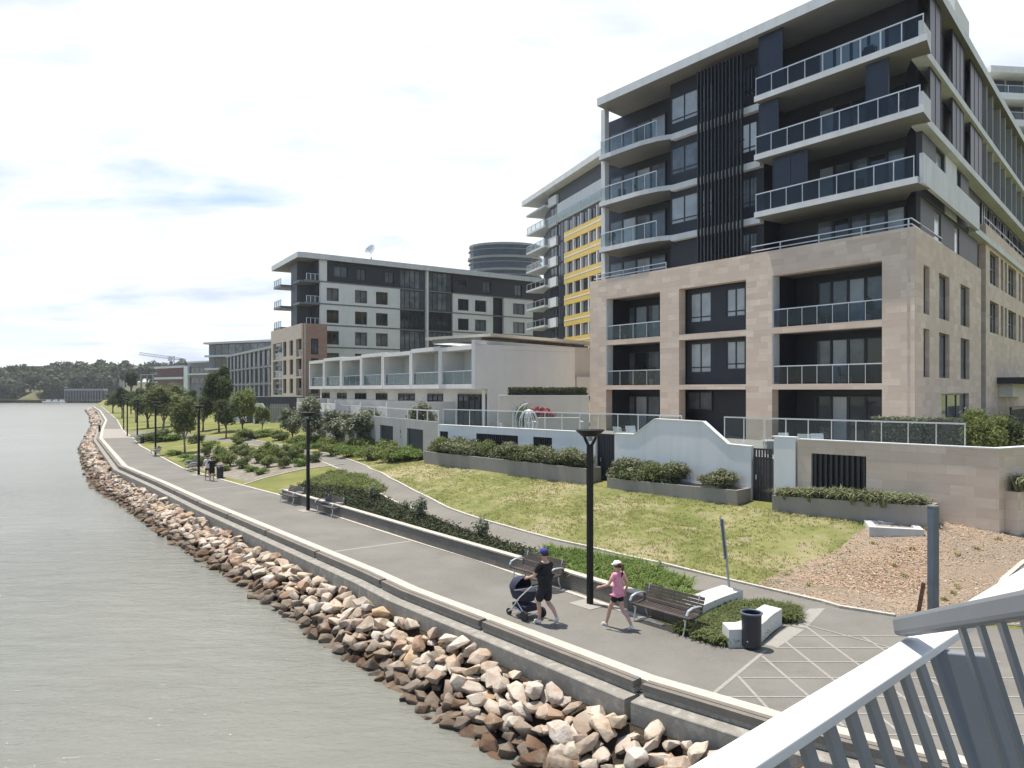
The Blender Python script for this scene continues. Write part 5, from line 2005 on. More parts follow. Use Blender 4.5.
# silvery trees along the grey boundary wall
st_a = tree_proto('silver_tree', '', 3.6, 1.15, 3.0, 0.6, 'leaf_olive', 4200, 0.105, 7, 'bark', 14)
st_b = tree_proto('silver_tree', '', 4.6, 1.25, 4.0, 0.7, 'leaf_olive', 4200, 0.105, 8, 'bark', 16, top=0.35)
G_ = 'silvery trees along the boundary wall'
tree_at(st_b, 310, 447, 392, 4.6, 'tall pointed silver green tree at the left of the boundary wall row', 1.2)
tree_at(st_a, 292, 441, 405, 3.6, 'small silvery tree left of the pointed one', 1.3)
tree_at(st_a, 337, 446, 406, 3.6, 'silvery round tree right of the pointed one', 1.4)
tree_at(st_a, 366, 449, 405, 3.6, 'widest silvery tree in the middle of the boundary wall', 1.6)
tree_at(st_b, 421, 455, 398, 4.6, 'loose silvery tree in front of the last dark gate, beside the long planter', 1.25)
# round bush on the terrace at the right
rbush = shrub_proto('round_bush', 'bright leafy round bush behind the sandstone garden wall', 0.95, 2.3, 'leaf_bright', 15000, 0.055, 31, 'bush', 26)
q = P(985, 452, 26.2)
q = XY(985, 28.6)
rbush.location = (q.x, q.y, 3.0); rbush.scale = (0.9, 0.9, 1.06)
b2 = shrub_proto('round_bush', 'darker bush at the right edge behind the round bush', 1.2, 2.0, 'leaf_dark', 6000, 0.07, 32, 'bush', 12)
q = XY(1019, 29.5); b2.location = (q.x, q.y, 3.0)
# bottlebrush shrubs on the pale gravel
bs_a = shrub_proto('shrub', '', 0.75, 1.5, 'leaf_bright', 1500, 0.09, 41)
bs_b = shrub_proto('shrub', '', 0.8, 1.2, 'leaf_mid', 1500, 0.085, 42)
bs_c = shrub_proto('shrub', '', 0.9, 0.9, 'leaf_strap', 1500, 0.085, 43)
sp = [(213, 466, 1.1, 0), (231, 466, 1.2, 0), (224, 471, 0.6, 2), (243, 468, 1.0, 1), (252, 471, 0.75, 2), (257, 463, 1.2, 0), (268, 467, 0.95, 0), (262, 474, 0.7, 2), (278, 462, 1.15, 0), (284, 468, 0.8, 1),
      (291, 463, 1.0, 1), (300, 466, 0.8, 2), (246, 458, 1.2, 1), (235, 455, 1.0, 1), (268, 456, 1.1, 0), (285, 456, 0.9, 1), (306, 461, 0.9, 2), (222, 458, 1.1, 0), (207, 456, 0.9, 1), (315, 462, 0.95, 1), (298, 457, 0.9, 0), (198, 462, 0.9, 2)]
for i, (px, py, s, k) in enumerate(sp):
    q = T(px, py)
    put((bs_a, bs_b, bs_c)[k], used, (q.x, q.y, q.z), rv.uniform(0, 6), (s * .82, s * .82, s * rv.uniform(.65, .9)),
        ['upright green shrub', 'grey green shrub', 'low pale mound shrub'][k] + (' in the front row' if py > 465 else ' in the back rows') + ' of the pale gravel bed', 'shrubs on the pale gravel bed')
# green shrubs between the boundary wall and the footpath
hs_a = shrub_proto('border_shrub', '', 0.9, 0.95, 'leaf_bright', 1700, 0.085, 51)
hs_b = shrub_proto('border_shrub', '', 0.95, 0.8, 'leaf_strap', 1700, 0.095, 52, asp=0.25)
for i, (px, py) in enumerate([(296, 446), (304, 449), (313, 446), (322, 451), (331, 448), (340, 452), (350, 450), (358, 455), (366, 452), (376, 458), (384, 454), (394, 459), (402, 455), (412, 458), (367, 460), (348, 457), (333, 455), (404, 461), (388, 462), (420, 460)]):
    q = T(px, py)
    k = i % 2
    put((hs_a, hs_b)[k], used, (q.x, q.y, q.z), rv.uniform(0, 6), rv.uniform(0.95, 1.3),
        ('dense green shrub' if k == 0 else 'yellow green strappy shrub') + (' at the footpath edge' if py > 456 else ' against the boundary wall') + ' in the border', 'border shrubs along the boundary wall')
# scattered low shrubs farther back in the park
for i, (px, py, s) in enumerate([(150, 441, 1.6), (160, 441.5, 1.5), (170, 441, 1.3), (246, 440, 1.2), (255, 438, 1.3), (238, 444, .8), (268, 436, 1.1), (280, 440, 1.0), (210, 446, .8), (196, 443, 1.0), (190, 460, .8), (197, 466, .8), (176, 455, .7)]):
    q = T(px, py)
    put((bs_c, bs_b)[i % 2], used, (q.x, q.y, q.z), rv.uniform(0, 6), (s * 1.3, s * 1.3, s * .8), 'low rounded shrub on the park grass behind the far lamp posts' if px < 205 else 'low shrub beside the upper footpath in the park', 'low shrubs in the park')

# planting in the boxes along the wall
ps_a = shrub_proto('planter_shrub', '', 0.62, 0.85, 'leaf_planter', 3600, 0.05, 61, stems=False)
ps_b = shrub_proto('planter_shrub', '', 0.62, 0.8, 'leaf_mid', 3600, 0.046, 62, stems=False)
ps_r = shrub_proto('planter_shrub', '', 0.68, 1.0, 'leaf_planter', 6500, 0.042, 63, stems=False, nb=24)


def inplanter(pl, px, s, proto, label, v=-0.6, grp='shrubs in the planter boxes'):
    u = WF.u(px, v)
    u = min(max(u, pl[0] + .3), pl[1] - .3)
    t = (u - pl[0]) / (pl[1] - pl[0])
    z = pl[2] * (1 - t) + pl[3] * t - 0.16
    q = WF.pt(u, v, z)
    put(proto, used, q, rv.uniform(0, 6), s, label, grp)


for i, px in enumerate((432, 446, 459, 472, 486, 500, 514, 528, 541, 554, 567, 577)):
    inplanter(PL[0], px, rv.uniform(1.15, 1.4), (ps_a, ps_b, ps_a)[i % 3], 'leafy shrub packed into the long grey planter box, ' + ('paler olive one' if i % 3 != 1 else 'greener one') + (' in its left half' if px < 505 else ' in its right half'))
for i, px in enumerate((618, 630, 643, 656, 668)):
    inplanter(PL[1], px, rv.uniform(1.25, 1.45), (ps_a, ps_b)[i % 2], ('paler olive' if i % 2 == 0 else 'greener') + ' shrub in the left half of the planter under the humped wall')
inplanter(PL[1], 720, (1.35, 1.35, 1.05), ps_r, 'round clipped grey green bush at the right end of the planter under the humped wall')
# strappy plants in the stone wall planter


def straps(rng, pts, nb, L, w, spread=0.6):
    """clumps of bent blades, each blade two quads"""
    n = len(pts) * nb
    base = np.repeat(np.array(pts), nb, axis=0) + np.c_[rng.normal(size=(n, 2)) * 0.05, np.zeros(n)]
    ang = rng.random(n) * 2 * np.pi
    out = np.c_[np.cos(ang), np.sin(ang), np.zeros(n)]
    side = np.c_[-np.sin(ang), np.cos(ang), np.zeros(n)] * (w * (0.6 + .8 * rng.random(n)))[:, None]
    ll = (L * (0.55 + 0.7 * rng.random(n)))[:, None]
    sp_ = (spread * (0.25 + rng.random(n)))[:, None]
    m = base + out * ll * sp_ * 0.35 + np.array([0, 0, 1]) * ll * 0.62
    e = base + out * ll * sp_ * 1.0 + np.array([0, 0, 1]) * ll * (0.95 - 0.45 * sp_)
    q1 = np.stack([base - side * .7, base + side * .7, m + side, m - side], axis=1)
    q2 = np.stack([m - side, m + side, e + side * .15, e - side * .15], axis=1)
    return np.stack([q1, q2], axis=1).reshape(-1, 3)


rng = np.random.default_rng(5)
sprot = thing('strappy_plant', '', 'plant', (0, 0, 0), 'strappy plants in the sandstone wall planter')
linkmesh('blades', poly_mesh('blades', straps(rng, [(rng.uniform(-.3, .3), rng.uniform(-.3, .3), 0) for _ in range(9)], 26, 0.62, 0.022, 0.9), 4, 'leaf_planter'), sprot)
for i, px in enumerate((786, 795, 804, 814, 824, 834, 844, 854, 864, 874, 884, 894, 904, 914)):
    inplanter(PL[2], px, rv.uniform(0.9, 1.15), sprot, 'arching strappy plant spilling over the stone wall planter, ' + ('under the slatted vent' if 808 < px < 868 else 'left of the vent' if px < 808 else 'right of the vent'), -0.75, 'strappy plants in the sandstone wall planter')
for i, u in enumerate((0.9, 1.7, 2.5, 3.3)):
    q = BE.pt(u, -0.2, 2.42)
    put(sprot, used, q, rv.uniform(0, 6), 1.1, 'strappy plant on the ledge of the sandstone wall at the right edge', 'strappy plants in the sandstone wall planter')
MB().fb(BE, 0.35, 12, -0.42, -0.003, 0.4, 2.42).build('ledge', 'sandstone', sg)

# ------------------------------------------------------------------ the planted bed by the promenade


def scatter(poly, n, f=None):
    xs = [p[0] for p in poly]; ys = [p[1] for p in poly]
    out = []
    tries = 0
    while len(out) < n and tries < n * 60:
        tries += 1
        x, y = rv.uniform(min(xs), max(xs)), rv.uniform(min(ys), max(ys))
        if inpoly(x, y, poly) and (f is None or f(x, y)): out.append((x, y, H(x, y)))
    return out


def pxof(x, y, z=0.4): return 512 + FPX * x / y


edge_guard = [p[:2] for p in NEARL]
okbed = lambda x, y: segdist(x, y, edge_guard) > 0.22 and segdist(x, y, BW) > 0.22
dk_pts = scatter(bed_poly, 1500, lambda x, y: pxof(x, y) < 560 and okbed(x, y))
rng = np.random.default_rng(9)
bl_ = [((x, y, z + 0.05 + 0.10 * rng.random()), (0.28, 0.28, 0.15)) for x, y, z in dk_pts]
o = linkmesh('groundcover', poly_mesh('groundcover', leaves(rng, bl_, 42000, 0.055, 0.8), 4, 'leaf_bed'))
tag(o, 'dark low groundcover filling the raised bed along the promenade', 'groundcover', kind='stuff')
lp = scatter(bed_poly, 700, lambda x, y: 545 < pxof(x, y) < 688 and okbed(x, y) and y > 17.5)
o = linkmesh('strap_grass', poly_mesh('strap_grass', straps(rng, lp, 22, 0.55, 0.016, 0.75), 4, 'leaf_strap'))
tag(o, 'bright strappy grass in the bed behind the near bench', 'grass', kind='stuff')
CA_ = [tuple(G(*p))[:2] for p in [(693, 626), (703, 622), (722, 613), (743, 605.5)]]
okr = lambda x, y: pxof(x, y) > 672 and not (segdist(x, y, CA_) < 0.8 and pxof(x, y) < 748 and y > 18.6) and segdist(x, y, [tuple(G(*p))[:2] for p in [(729, 648), (750, 646), (766, 640), (775, 632), (782, 625.5)]]) > 0.12
cpp = scatter([tuple(G(*p))[:2] for p in [(676, 633), (690, 637), (708, 643), (727, 647), (750, 643), (764, 634), (774, 622), (783, 619), (787, 624), (801, 621), (796, 611), (770, 609), (738, 608), (712, 618), (690, 624)]], 900)
o = linkmesh('creeping_plants', poly_mesh('creeping_plants', straps(rng, cpp, 16, 0.27, 0.016, 0.9), 4, 'leaf_mid'))
tag(o, 'low bright creeping plants between the two pale curved walls', 'groundcover', kind='stuff')
wp = scatter([tuple(T(*p))[:2] for p in [(306, 486), (318, 480), (335, 475), (362, 479), (384, 491), (374, 495), (345, 490), (322, 489)]], 260)
bl_ = [((x, y, z + 0.08 + 0.16 * rng.random()), (0.35, 0.35, 0.20)) for x, y, z in wp]
o = linkmesh('green_groundcover', poly_mesh('green_groundcover', leaves(rng, bl_, 20000, 0.07, 0.8, 0.35), 4, 'leaf_bright'))
tag(o, 'bright green groundcover mound at the far end of the raised bed', 'groundcover', kind='stuff')
# young shrubs standing in the bed
sap = shrub_proto('young_shrub', '', 0.36, 1.15, 'leaf_olive', 380, 0.06, 71, nb=6)
for px, py, s, lb in ((421, 517, 1.0, 'tallest young shrub with sparse leaves in the dark bed'), (482, 537, 0.85, 'second sparse young shrub in the dark bed, nearer the bench'), (374, 500, 0.9, 'sparse young shrub at the green end of the dark bed'), (405, 512, 0.6, 'smallest sparse sapling beside the tallest young shrub'), (660, 577, 0.55, 'young dark tuft in the strappy grass behind the woman')):
    q = T(px, py)
    put(sap, used, (q.x, q.y, q.z), rv.uniform(0, 6), s * 1.15, lb, 'young shrubs in the raised bed')
# grass blades on the lawn
gp = scatter(lawn_poly, 9500)
gp += scatter([tuple(T(*p))[:2] for p in [(232, 487), (260, 479), (300, 471), (345, 465), (372, 487), (395, 503), (330, 498), (300, 503), (282, 494)]], 0)
mb_line = [tuple(T(*p))[:2] for p in [(752, 586), (780, 572), (835, 552), (860, 530), (893, 522)]]
gp += [p for p in scatter(mulch_poly, 2600) if segdist(p[0], p[1], mb_line) < abs(rv.gauss(0, .55))]
nz = [p for p in gp if pnoise.noise(Vector((p[0] * .35, p[1] * .35, 0))) + rv.gauss(0, .35) > -0.15]
o = linkmesh('grass', poly_mesh('grass', straps(rng, nz, 5, 0.075, 0.011, 0.8), 4, 'leaf_grass'))
tag(o, 'short patchy lawn grass below the garden walls', 'grass', kind='stuff')
tf = scatter(mulch_poly, 26)
o = linkmesh('weeds', poly_mesh('weeds', straps(rng, [t_ for t_ in tf if rv.random() < .8], 18, 0.14, 0.014, 0.9), 4, 'leaf_grass'))
tag(o, 'sparse weeds on the bare ground', 'weeds', kind='stuff')
# wood chips and litter on the bare ground
wc_ = scatter(mulch_poly, 9000) + [p for p in scatter(lawn_poly, 9000) if segdist(p[0], p[1], mb_line) < abs(rv.gauss(0, .35))]
patch = [tuple(T(*p))[:2] for p in [(790, 579), (835, 562), (880, 545), (930, 541), (945, 560), (940, 590), (900, 600), (850, 592)]]
oc_ = [p for p in scatter(mulch_poly, 30000) if (inpoly(p[0], p[1], patch) and segdist(p[0], p[1], patch) > abs(rv.gauss(0, .35))) or rv.random() < .05]
V = []
VO = []
for kk, (x, y, z) in enumerate(wc_ + oc_):
    a = rv.uniform(0, 6.28); l_ = rv.uniform(.01, .035); w_ = l_ * rv.uniform(.2, .5)
    dx, dy = math.cos(a) * l_, math.sin(a) * l_
    ex, ey = -math.sin(a) * w_, math.cos(a) * w_
    t1_, t2_ = rv.uniform(0.005, .03), rv.uniform(0.005, .03)
    (V if kk < len(wc_) else VO).extend([(x - dx - ex, y - dy - ey, z + t1_), (x + dx - ex, y + dy - ey, z + t2_), (x + dx + ex, y + dy + ey, z + t2_ + .008), (x - dx + ex, y - dy + ey, z + t1_ + .008)])
m, t, b = newmat('chips')
rp = t.nodes.new('ShaderNodeNewGeometry').outputs['Random Per Island']
cr = ramp(t, [(0, (0.27, 0.22, 0.17)), (0.3, (0.38, 0.32, 0.25)), (0.6, (0.43, 0.36, 0.28)), (0.85, (0.46, 0.40, 0.32)), (1, (0.56, 0.49, 0.40))])
t.links.new(rp, cr.inputs[0]); t.links.new(cr.outputs[0], b.inputs['Base Color']); b.inputs['Roughness'].default_value = .95
m, t, b = newmat('orange_chips')
rp = t.nodes.new('ShaderNodeNewGeometry').outputs['Random Per Island']
cr = ramp(t, [(0, (0.30, 0.18, 0.11)), (0.4, (0.50, 0.32, 0.20)), (0.8, (0.56, 0.38, 0.24)), (1, (0.58, 0.47, 0.35))])
t.links.new(rp, cr.inputs[0]); t.links.new(cr.outputs[0], b.inputs['Base Color']); b.inputs['Roughness'].default_value = .95
o = linkmesh('leaf_litter', poly_mesh('leaf_litter', V, 4, 'chips'))
tag(o, 'pale grey brown litter strewn over the bare ground', 'litter', kind='stuff')
o = linkmesh('wood_chips', poly_mesh('wood_chips', VO, 4, 'orange_chips'))
tag(o, 'orange wood chips spread in a patch on the bare ground', 'wood chips', kind='stuff')

# hedges on the terrace
def hedge(fr, u0, u1, v0, v1, z0, z1, mat, n, s, label, seed):
    rng = np.random.default_rng(seed)
    P3 = []
    for _ in range(n):
        f = rng.integers(0, 5)
        u, v, z = rng.uniform(u0, u1), rng.uniform(v0, v1), rng.uniform(z0, z1)
        if f < 2: v = v0 + abs(rng.normal()) * .05
        elif f < 4: z = z1 - abs(rng.normal()) * .05
        else: v = v1
        P3.append(((*fr.pt(u, v, z),), (0.05, 0.05, 0.05)))
    r0 = thing('hedge', label, 'hedge', fr.pt((u0 + u1) / 2, (v0 + v1) / 2, z0))
    V = leaves(rng, P3, n, s, 0.5) - np.array(fr.pt((u0 + u1) / 2, (v0 + v1) / 2, z0))
    linkmesh('foliage', poly_mesh('foliage', V, 4, mat), r0)
    MB().fb(fr, u0 + .06, u1 - .06, v0 + .08, v1 - .06, z0, z1 - .1).build('stems', 'bark', r0)
    return r0


hedge(CW, 0.6, CW.u(588), 0.1, 0.8, 5.56, 6.05, 'leaf_dark', 2600, 0.07, 'dark clipped hedge along the top of the cream terrace wall', 81)
hf = Frame(WF.pt(WF.u(948), 2.6), WF.d)
ub_ = (WF.pt(WF.u(850), 2.6) - WF.pt(WF.u(948), 2.6)).length
tag(MB().fb(hf, 0, ub_ * 1.04, 0, 0.6, 3.0, 3.75).build('hedge_trough', 'charcoal_mid'), 'dark trough holding the low terrace hedge', 'planter')
hedge(hf, 0.02, ub_ * 1.04, 0.02, 0.58, 3.75, 4.78, 'leaf_olive', 3200, 0.05, 'low clipped hedge on the terrace in front of the sandstone corner', 82)

# ------------------------------------------------------------------ far shore
rng = np.random.default_rng(44)
hv, hf_ = [], []
nx, ny = 60, 14
for j in range(ny):
    for i in range(nx):
        x = -900 + i * 1500 / (nx - 1)
        y = 445 + j * 40
        hgt = 3 + 12 * min(1, j / 5) * (0.75 + 0.25 * math.sin(x * .011 + 1)) + 4 * pnoise.noise(Vector((x * .01, y * .01, 0)))
        if x > -160: hgt = min(hgt, 6 + j)
        hv.append((x, y, hgt if j else -1.6))
for j in range(ny - 1):
    for i in range(nx - 1):
        a = j * nx + i
        hf_.append((a, a + 1, a + nx + 1, a + nx))
groundmat('hill_ground', [(0.10, 0.11, 0.05), (0.13, 0.13, 0.065)], [(0.2, 0.4, 0.65)], 0.95, 0.5, 4)
o = meshobj('far_hill', hv, hf_, 'hill_ground'); tag(o, kind='structure')
ft = [tree_proto('far_tree', '', 12, 5.2, 10, 2.5, ['leaf_far', 'leaf_far', 'leaf_dark'][k], 700, 0.95, 90 + k, 'bark', 12, br=0.4, limbs=3) for k in range(3)]
cnt = 0
for row, (y0, n, pxa, pxb, hmin, hmax) in enumerate([(446, 34, -40, 66, 10, 15), (462, 30, -40, 108, 13, 18), (480, 26, -30, 112, 15, 20), (505, 20, 60, 190, 14, 20)]):
    for i in range(n):
        px = pxa + (pxb - pxa) * (i + rv.uniform(-.4, .4)) / n
        if row == 0 and 17 < px < 44: continue
        y = y0 + rv.uniform(-5, 5)
        h = rv.uniform(hmin, hmax) / 12
        x = (px - 512) / FPX * y
        o = put(ft[cnt % 3], used, (x, y, 0.5 + row * 2.5), rv.uniform(0, 6), (h * rv.uniform(.9, 1.25), h * 1.1, h),
                'dark bushy tree on the far shore, ' + ['at the water edge', 'in the second rank', 'near the crest', 'right of the wharf'][row], 'trees on the far shore')
        cnt += 1
groundmat('far_grass', [(0.13, 0.14, 0.06), (0.18, 0.17, 0.085)], [(0.2, 0.4, 0.65)], 0.95, 0.5, 4)
# pale grassy clearing, wharf wall, long building on the crest
cl = [((px - 512) / FPX * 444, 444 - k * 0.2) for px in (17, 43) for k in (0,)]
MBc = MB()
x0, x1 = (16 - 512) / FPX * 438, (42 - 512) / FPX * 438
MBc.hexa([(x0, 434, -1.6), (x1, 434, -1.6), (x1, 452, -1.6), (x0, 452, -1.6), (x0 + 2, 438, 1.0), (x1 - 2, 438, 1.0), (x1 - 6, 452, 7), (x0 + 6, 452, 7)])
tag(MBc.build('clearing', 'bed_soil' if False else 'far_grass'), kind='structure')
wf_ = Frame(XY(64, 436), (1, 0.05), (-0.05, 1))
wh = thing('wharf', 'grey piled wharf wall below the far trees', 'wharf', wf_.pt(0, 0, -1.5))
uw = wf_.u(103)
mb = MB().fb(wf_, 0, uw, 0, 6, 5.6, 6.6)
mb.build('deck', 'grey_wall', wh)
mb = MB()
for k in range(14): mb.fb(wf_, k * uw / 14, k * uw / 14 + .7, 0.1, 1.0, -2, 5.59)
mb.build('piles', 'grey_cladding', wh)
MB().fb(wf_, 0, uw, 1.6, 6, -2, 5.58).build('wall', 'charcoal_mid', wh)
lb_ = Frame(XY(12, 500), (1, 0.02), (-0.02, 1))
lg = thing('long_building', 'long low dark roofed building on the crest of the far hill', 'building', lb_.pt(0, 0, 10))
ul = lb_.u(56)
MB().fb(lb_, 0, ul, 0, 10, 8, 20.8).build('wall', 'grey_cladding', lg)
MB().fb(lb_, -0.6, ul + .6, -1, 11, 20.8, 21.6).build('roof', 'charcoal_mid', lg)
for k in range(9): window(lb_, 1 + k * ul / 9, 2.6 + k * ul / 9, 17.6, 19.8, -0.02, lg, 1, 'pane_far', w=0.2)
for i, (px, y, h, w, lab) in enumerate([(112, 520, 19, 7, 'pale distant house low on the far ridge'), (98, 520, 17, 6, 'second pale distant house left on the far ridge'), (60, 520, 21, 8, 'pale distant block behind the crest trees')]):
    q = XY(px, y)
    hb = thing('distant_house', lab, 'house', (q.x, q.y, 5))
    MB().box(q.x - w, q.x + w, q.y - 4, q.y + 4, 3, h).build('wall', 'grey_wall', hb)
    MB().hexa([(q.x - w - .5, q.y - 4.5, h), (q.x + w + .5, q.y - 4.5, h), (q.x + w + .5, q.y + 4.5, h), (q.x - w - .5, q.y + 4.5, h), (q.x - w, q.y - .5, h + 2), (q.x + w, q.y - .5, h + 2), (q.x + w, q.y + .5, h + 2), (q.x - w, q.y + .5, h + 2)]).build('roof', 'brick_red' if i == 0 else 'charcoal_mid', hb)
for i, (px, n_) in enumerate([(48, 'leftmost'), (55, 'second'), (62, 'third')]):
    q = XY(px, 433)
    bt_ = thing('moored_boat', f'small white moored boat on the far shore, {n_} of the three', 'boat', (q.x, q.y, -1.5), 'boats moored on the far shore')
    MB().hexa([(q.x - 2.4, q.y - .8, -1.6), (q.x + 2.0, q.y - .8, -1.6), (q.x + 2.0, q.y + .8, -1.6), (q.x - 2.4, q.y + .8, -1.6), (q.x - 3, q.y - 1.1, -.5), (q.x + 2.3, q.y - 1.1, -.6), (q.x + 2.3, q.y + 1.1, -.6), (q.x - 3, q.y + 1.1, -.5)]).build('hull', 'white_render', bt_)
    MB().hexa([(q.x - 1, q.y - .8, -.6), (q.x + 1.4, q.y - .8, -.6), (q.x + 1.4, q.y + .8, -.6), (q.x - 1, q.y + .8, -.6), (q.x - .6, q.y - .6, .5), (q.x + 1.2, q.y - .6, .5), (q.x + 1.2, q.y + .6, .5), (q.x - .6, q.y + .6, .5)]).build('cabin', 'townhouse_white', bt_)
# ------------------------------------------------------------------ lamps, benches, bins, posts
DIRP = Vector((0.64, -0.77, 0)).normalized()
ROT = math.atan2(DIRP.y, DIRP.x)
lamp = thing('street_lamp', 'large black lamp post beside the walking woman, nearest of the row', 'lamp post', (0, 0, 0), 'lamp posts along the promenade')
MB().box(-.07, .07, -.07, .07, 0, 4.40).build('pole', 'black_steel', lamp, bevel=0.012)
mb = MB()
for s in (-1, 1):
    mb.hexa([(s * .03, -.04, 4.36), (s * .085, -.04, 4.36), (s * .085, .04, 4.36), (s * .03, .04, 4.36), (s * .20, -.03, 4.62), (s * .26, -.03, 4.62), (s * .26, .03, 4.62), (s * .20, .03, 4.62)])
mb.build('bracket', 'black_steel', lamp)
MB().lathe((0, 0, 0), [(.02, 4.62), (.22, 4.625), (.30, 4.70), (.40, 4.785), (.40, 4.80), (.37, 4.812), (.02, 4.825)], 28).build('lamp_head', 'black_steel', lamp, smooth=True)
MB().lathe((0, 0, 0), [(.01, 4.50), (.07, 4.50), (.08, 4.60), (.01, 4.605)], 12).build('lens', 'pane_blind', lamp)
MB().box(-.42, .42, -.42, .42, -0.05, 0.014).build('base_slab', 'paving', lamp)
lpx = [(590, 604, ''), (308, 510.5, 'black lamp post between the paired benches at the raised bed'), (198.7, 475, 'black lamp post beside the far walker and litter bin'), (155.5, 455, 'black lamp post just left of the small upright tree'),
       (137.3, 441.5, 'black lamp post in front of the distant bench pair'), (127.3, 436, 'black lamp post at the pale paved crossing'), (123.6, 430, 'farthest black lamp post, in front of the far park trees')]
for i, (px, py, lb) in enumerate(lpx):
    o = lamp if i == 0 else dup(lamp, label=lb)
    o.location = G(px, py)
    o.rotation_euler = (0, 0, ROT)

bench = thing('park_bench', 'nearest slatted bench with pale curved arms, beside the raised bed end', 'bench', (0, 0, 0), 'slatted benches along the promenade')
for k in range(6):
    y = -0.27 + k * 0.085
    MB().box(-1.0, 1.0, y, y + 0.065, 0.43 + 0.008 * abs(k - 2), 0.462 + 0.008 * abs(k - 2)).build('seat_slat', 'bench_wood', bench)
for k in range(5):
    y, z = 0.245 + k * 0.032, 0.50 + k * 0.085
    MB().hexa([(-1, y, z), (1, y, z), (1, y + .03, z), (-1, y + .03, z), (-1, y + .022, z + .068), (1, y + .022, z + .068), (1, y + .052, z + .068), (-1, y + .052, z + .068)]).build('back_slat', 'bench_wood', bench)
for s in (-1, 1):
    x = 0.84 * s
    MB().tube([(x, -.30, 0.0), (x, -.22, .22), (x, -.2, .41)], [.022, .022, .026], 8).build('leg', 'alu', bench, smooth=True)
    MB().tube([(x, .34, 0.0), (x, .24, .22), (x, .22, .42)], [.022, .022, .026], 8).build('leg', 'alu', bench, smooth=True)
    MB().tube([(x, -.27, .415), (x, .0, .405), (x, .24, .42), (x, .33, .62), (x, .41, .95)], .02, 8).build('side_frame', 'alu', bench, smooth=True)
    xa = 0.95 * s
    MB().tube([(xa, -.26, .47), (xa, -.30, .56), (xa, -.24, .66), (xa, -.05, .715), (xa, .2, .71), (xa, .33, .68)], [.022, .026, .028, .028, .026, .022], 8, sx=1.4).build('armrest', 'alu', bench, smooth=True)
for i, (px, py, lb) in enumerate([(633.2, 621.5, ''), (512, 582, 'slatted bench partly hidden behind the man with the stroller'), (279.5, 502, 'slatted bench left of the lamp post at the raised bed'), (316, 513.5, 'slatted bench right of the lamp post at the raised bed'),
                                  (184.5, 470, 'distant bench by the small upright tree and lamp post'), (150.5, 455.5, 'distant bench beyond the upright tree, lower of the far two'), (133, 443, 'farthest bench, beside the distant litter bin')]):
    o = bench if i == 0 else dup(bench, label=lb)
    f = G(px, py)
    r = ROT if i < 4 else ROT - 0.1
    off = Matrix.Rotation(r, 3, 'Z') @ Vector((-0.84, -0.30, 0)) * .93
    o.scale = (.93, .93, .93)
    o.location = f - off
    o.rotation_euler = (0, 0, r)

binp = thing('litter_bin', 'dark round litter bin in front of the pale curved wall', 'litter bin', (0, 0, 0), 'litter bins along the promenade')
MB().lathe((0, 0, 0), [(.20, .05), (.215, .06), (.222, .80), (.20, .80), (.19, .12), (.02, .11)], 28).build('body', 'bin_body', binp, smooth=True)
MB().tube([(.232 * math.cos(2 * math.pi * k / 28), .232 * math.sin(2 * math.pi * k / 28), .81) for k in range(29)], .022, 8, cap=False).build('rim', 'post_blue', binp, smooth=True)
MB().lathe((0, 0, 0), [(.10, 0), (.10, .05), (.02, .055)], 16).build('foot', 'black_steel', binp)
for a_ in (0.6, 3.7):
    MB().lathe((math.cos(a_ + 3.4) * .222, math.sin(a_ + 3.4) * .222, .2), [(.012, -.012), (.016, 0), (.012, .012)], 8).build('rivet', 'alu', binp)
for i, (px, py, lb) in enumerate([(751.5, 648, ''), (220, 478.5, 'dark litter bin next to the far walker'), (142, 443.5, 'most distant dark litter bin beside the farthest bench')]):
    o = binp if i == 0 else dup(binp, label=lb)
    o.location = G(px, py); o.rotation_euler = (0, 0, 0.0)

# raised bed wall (runs behind the benches) and the two pale curved walls
bw = thing('bed_wall', 'long low block wall with pale cap along the raised bed', 'wall', (BW[3][0], BW[3][1], 0))
b3 = [Vector((p[0], p[1], 0)) for p in BW]
gap0, gap1 = 0, 1
MB().sweep(b3, [(-0.11, -0.1), (0.11, -0.1), (0.11, 0.48), (-0.11, 0.48)]).build('block_wall', 'bed_block', bw)
cumb = cum(BW)
L_ = cumb[-1]
s_ = 0.0
spans = []
for a_, b_ in ((0.0, cumb[4]), (cumb[5], cumb[6] + .1)):
    while a_ < b_ - .2:
        spans.append((a_, min(b_, a_ + 5.0) - .02)); a_ += 5.0
for s0, s1 in spans:
    if s1 > s0 + .3:
        MB().sweep(sub(b3, s0, s1), [(-0.13, 0.483), (0.13, 0.483), (0.13, 0.53), (-0.13, 0.53)]).build('cap', 'kerb_conc', bw)
def curved(px_base, th, h, label, flip=1):
    ln = [Vector(tuple(G(*p))) for p in px_base]
    # smooth
    for _ in range(2):
        nl = [ln[0]]
        for a_, b_ in zip(ln[:-1], ln[1:]):
            nl += [a_.lerp(b_, .25), a_.lerp(b_, .75)]
        nl.append(ln[-1]); ln = nl
    r = thing('curved_wall', label, 'wall', ln[len(ln) // 2])
    k = len(ln) // 2
    for part in (ln[:k + 1], ln[k:]):
        part = list(part)
        if part is not None and part[0] == ln[k]: part[0] = part[0].lerp(part[1], 0.06)
        MB().sweep(part, [(0, -0.05), (0, h), (th * flip, h + .03), (th * flip, -0.05)]).build('wall_block', 'concrete_light', r)
    return r


curved([(729, 648), (752, 647.5), (764, 641), (772, 632), (782, 625.5)], 0.45, 0.42, 'pale S curved concrete wall behind the litter bin')
curved([(693, 626), (703, 622), (722, 613), (743, 605.5)], 0.62, 0.42, 'pale curved concrete wall at the end of the near bench')

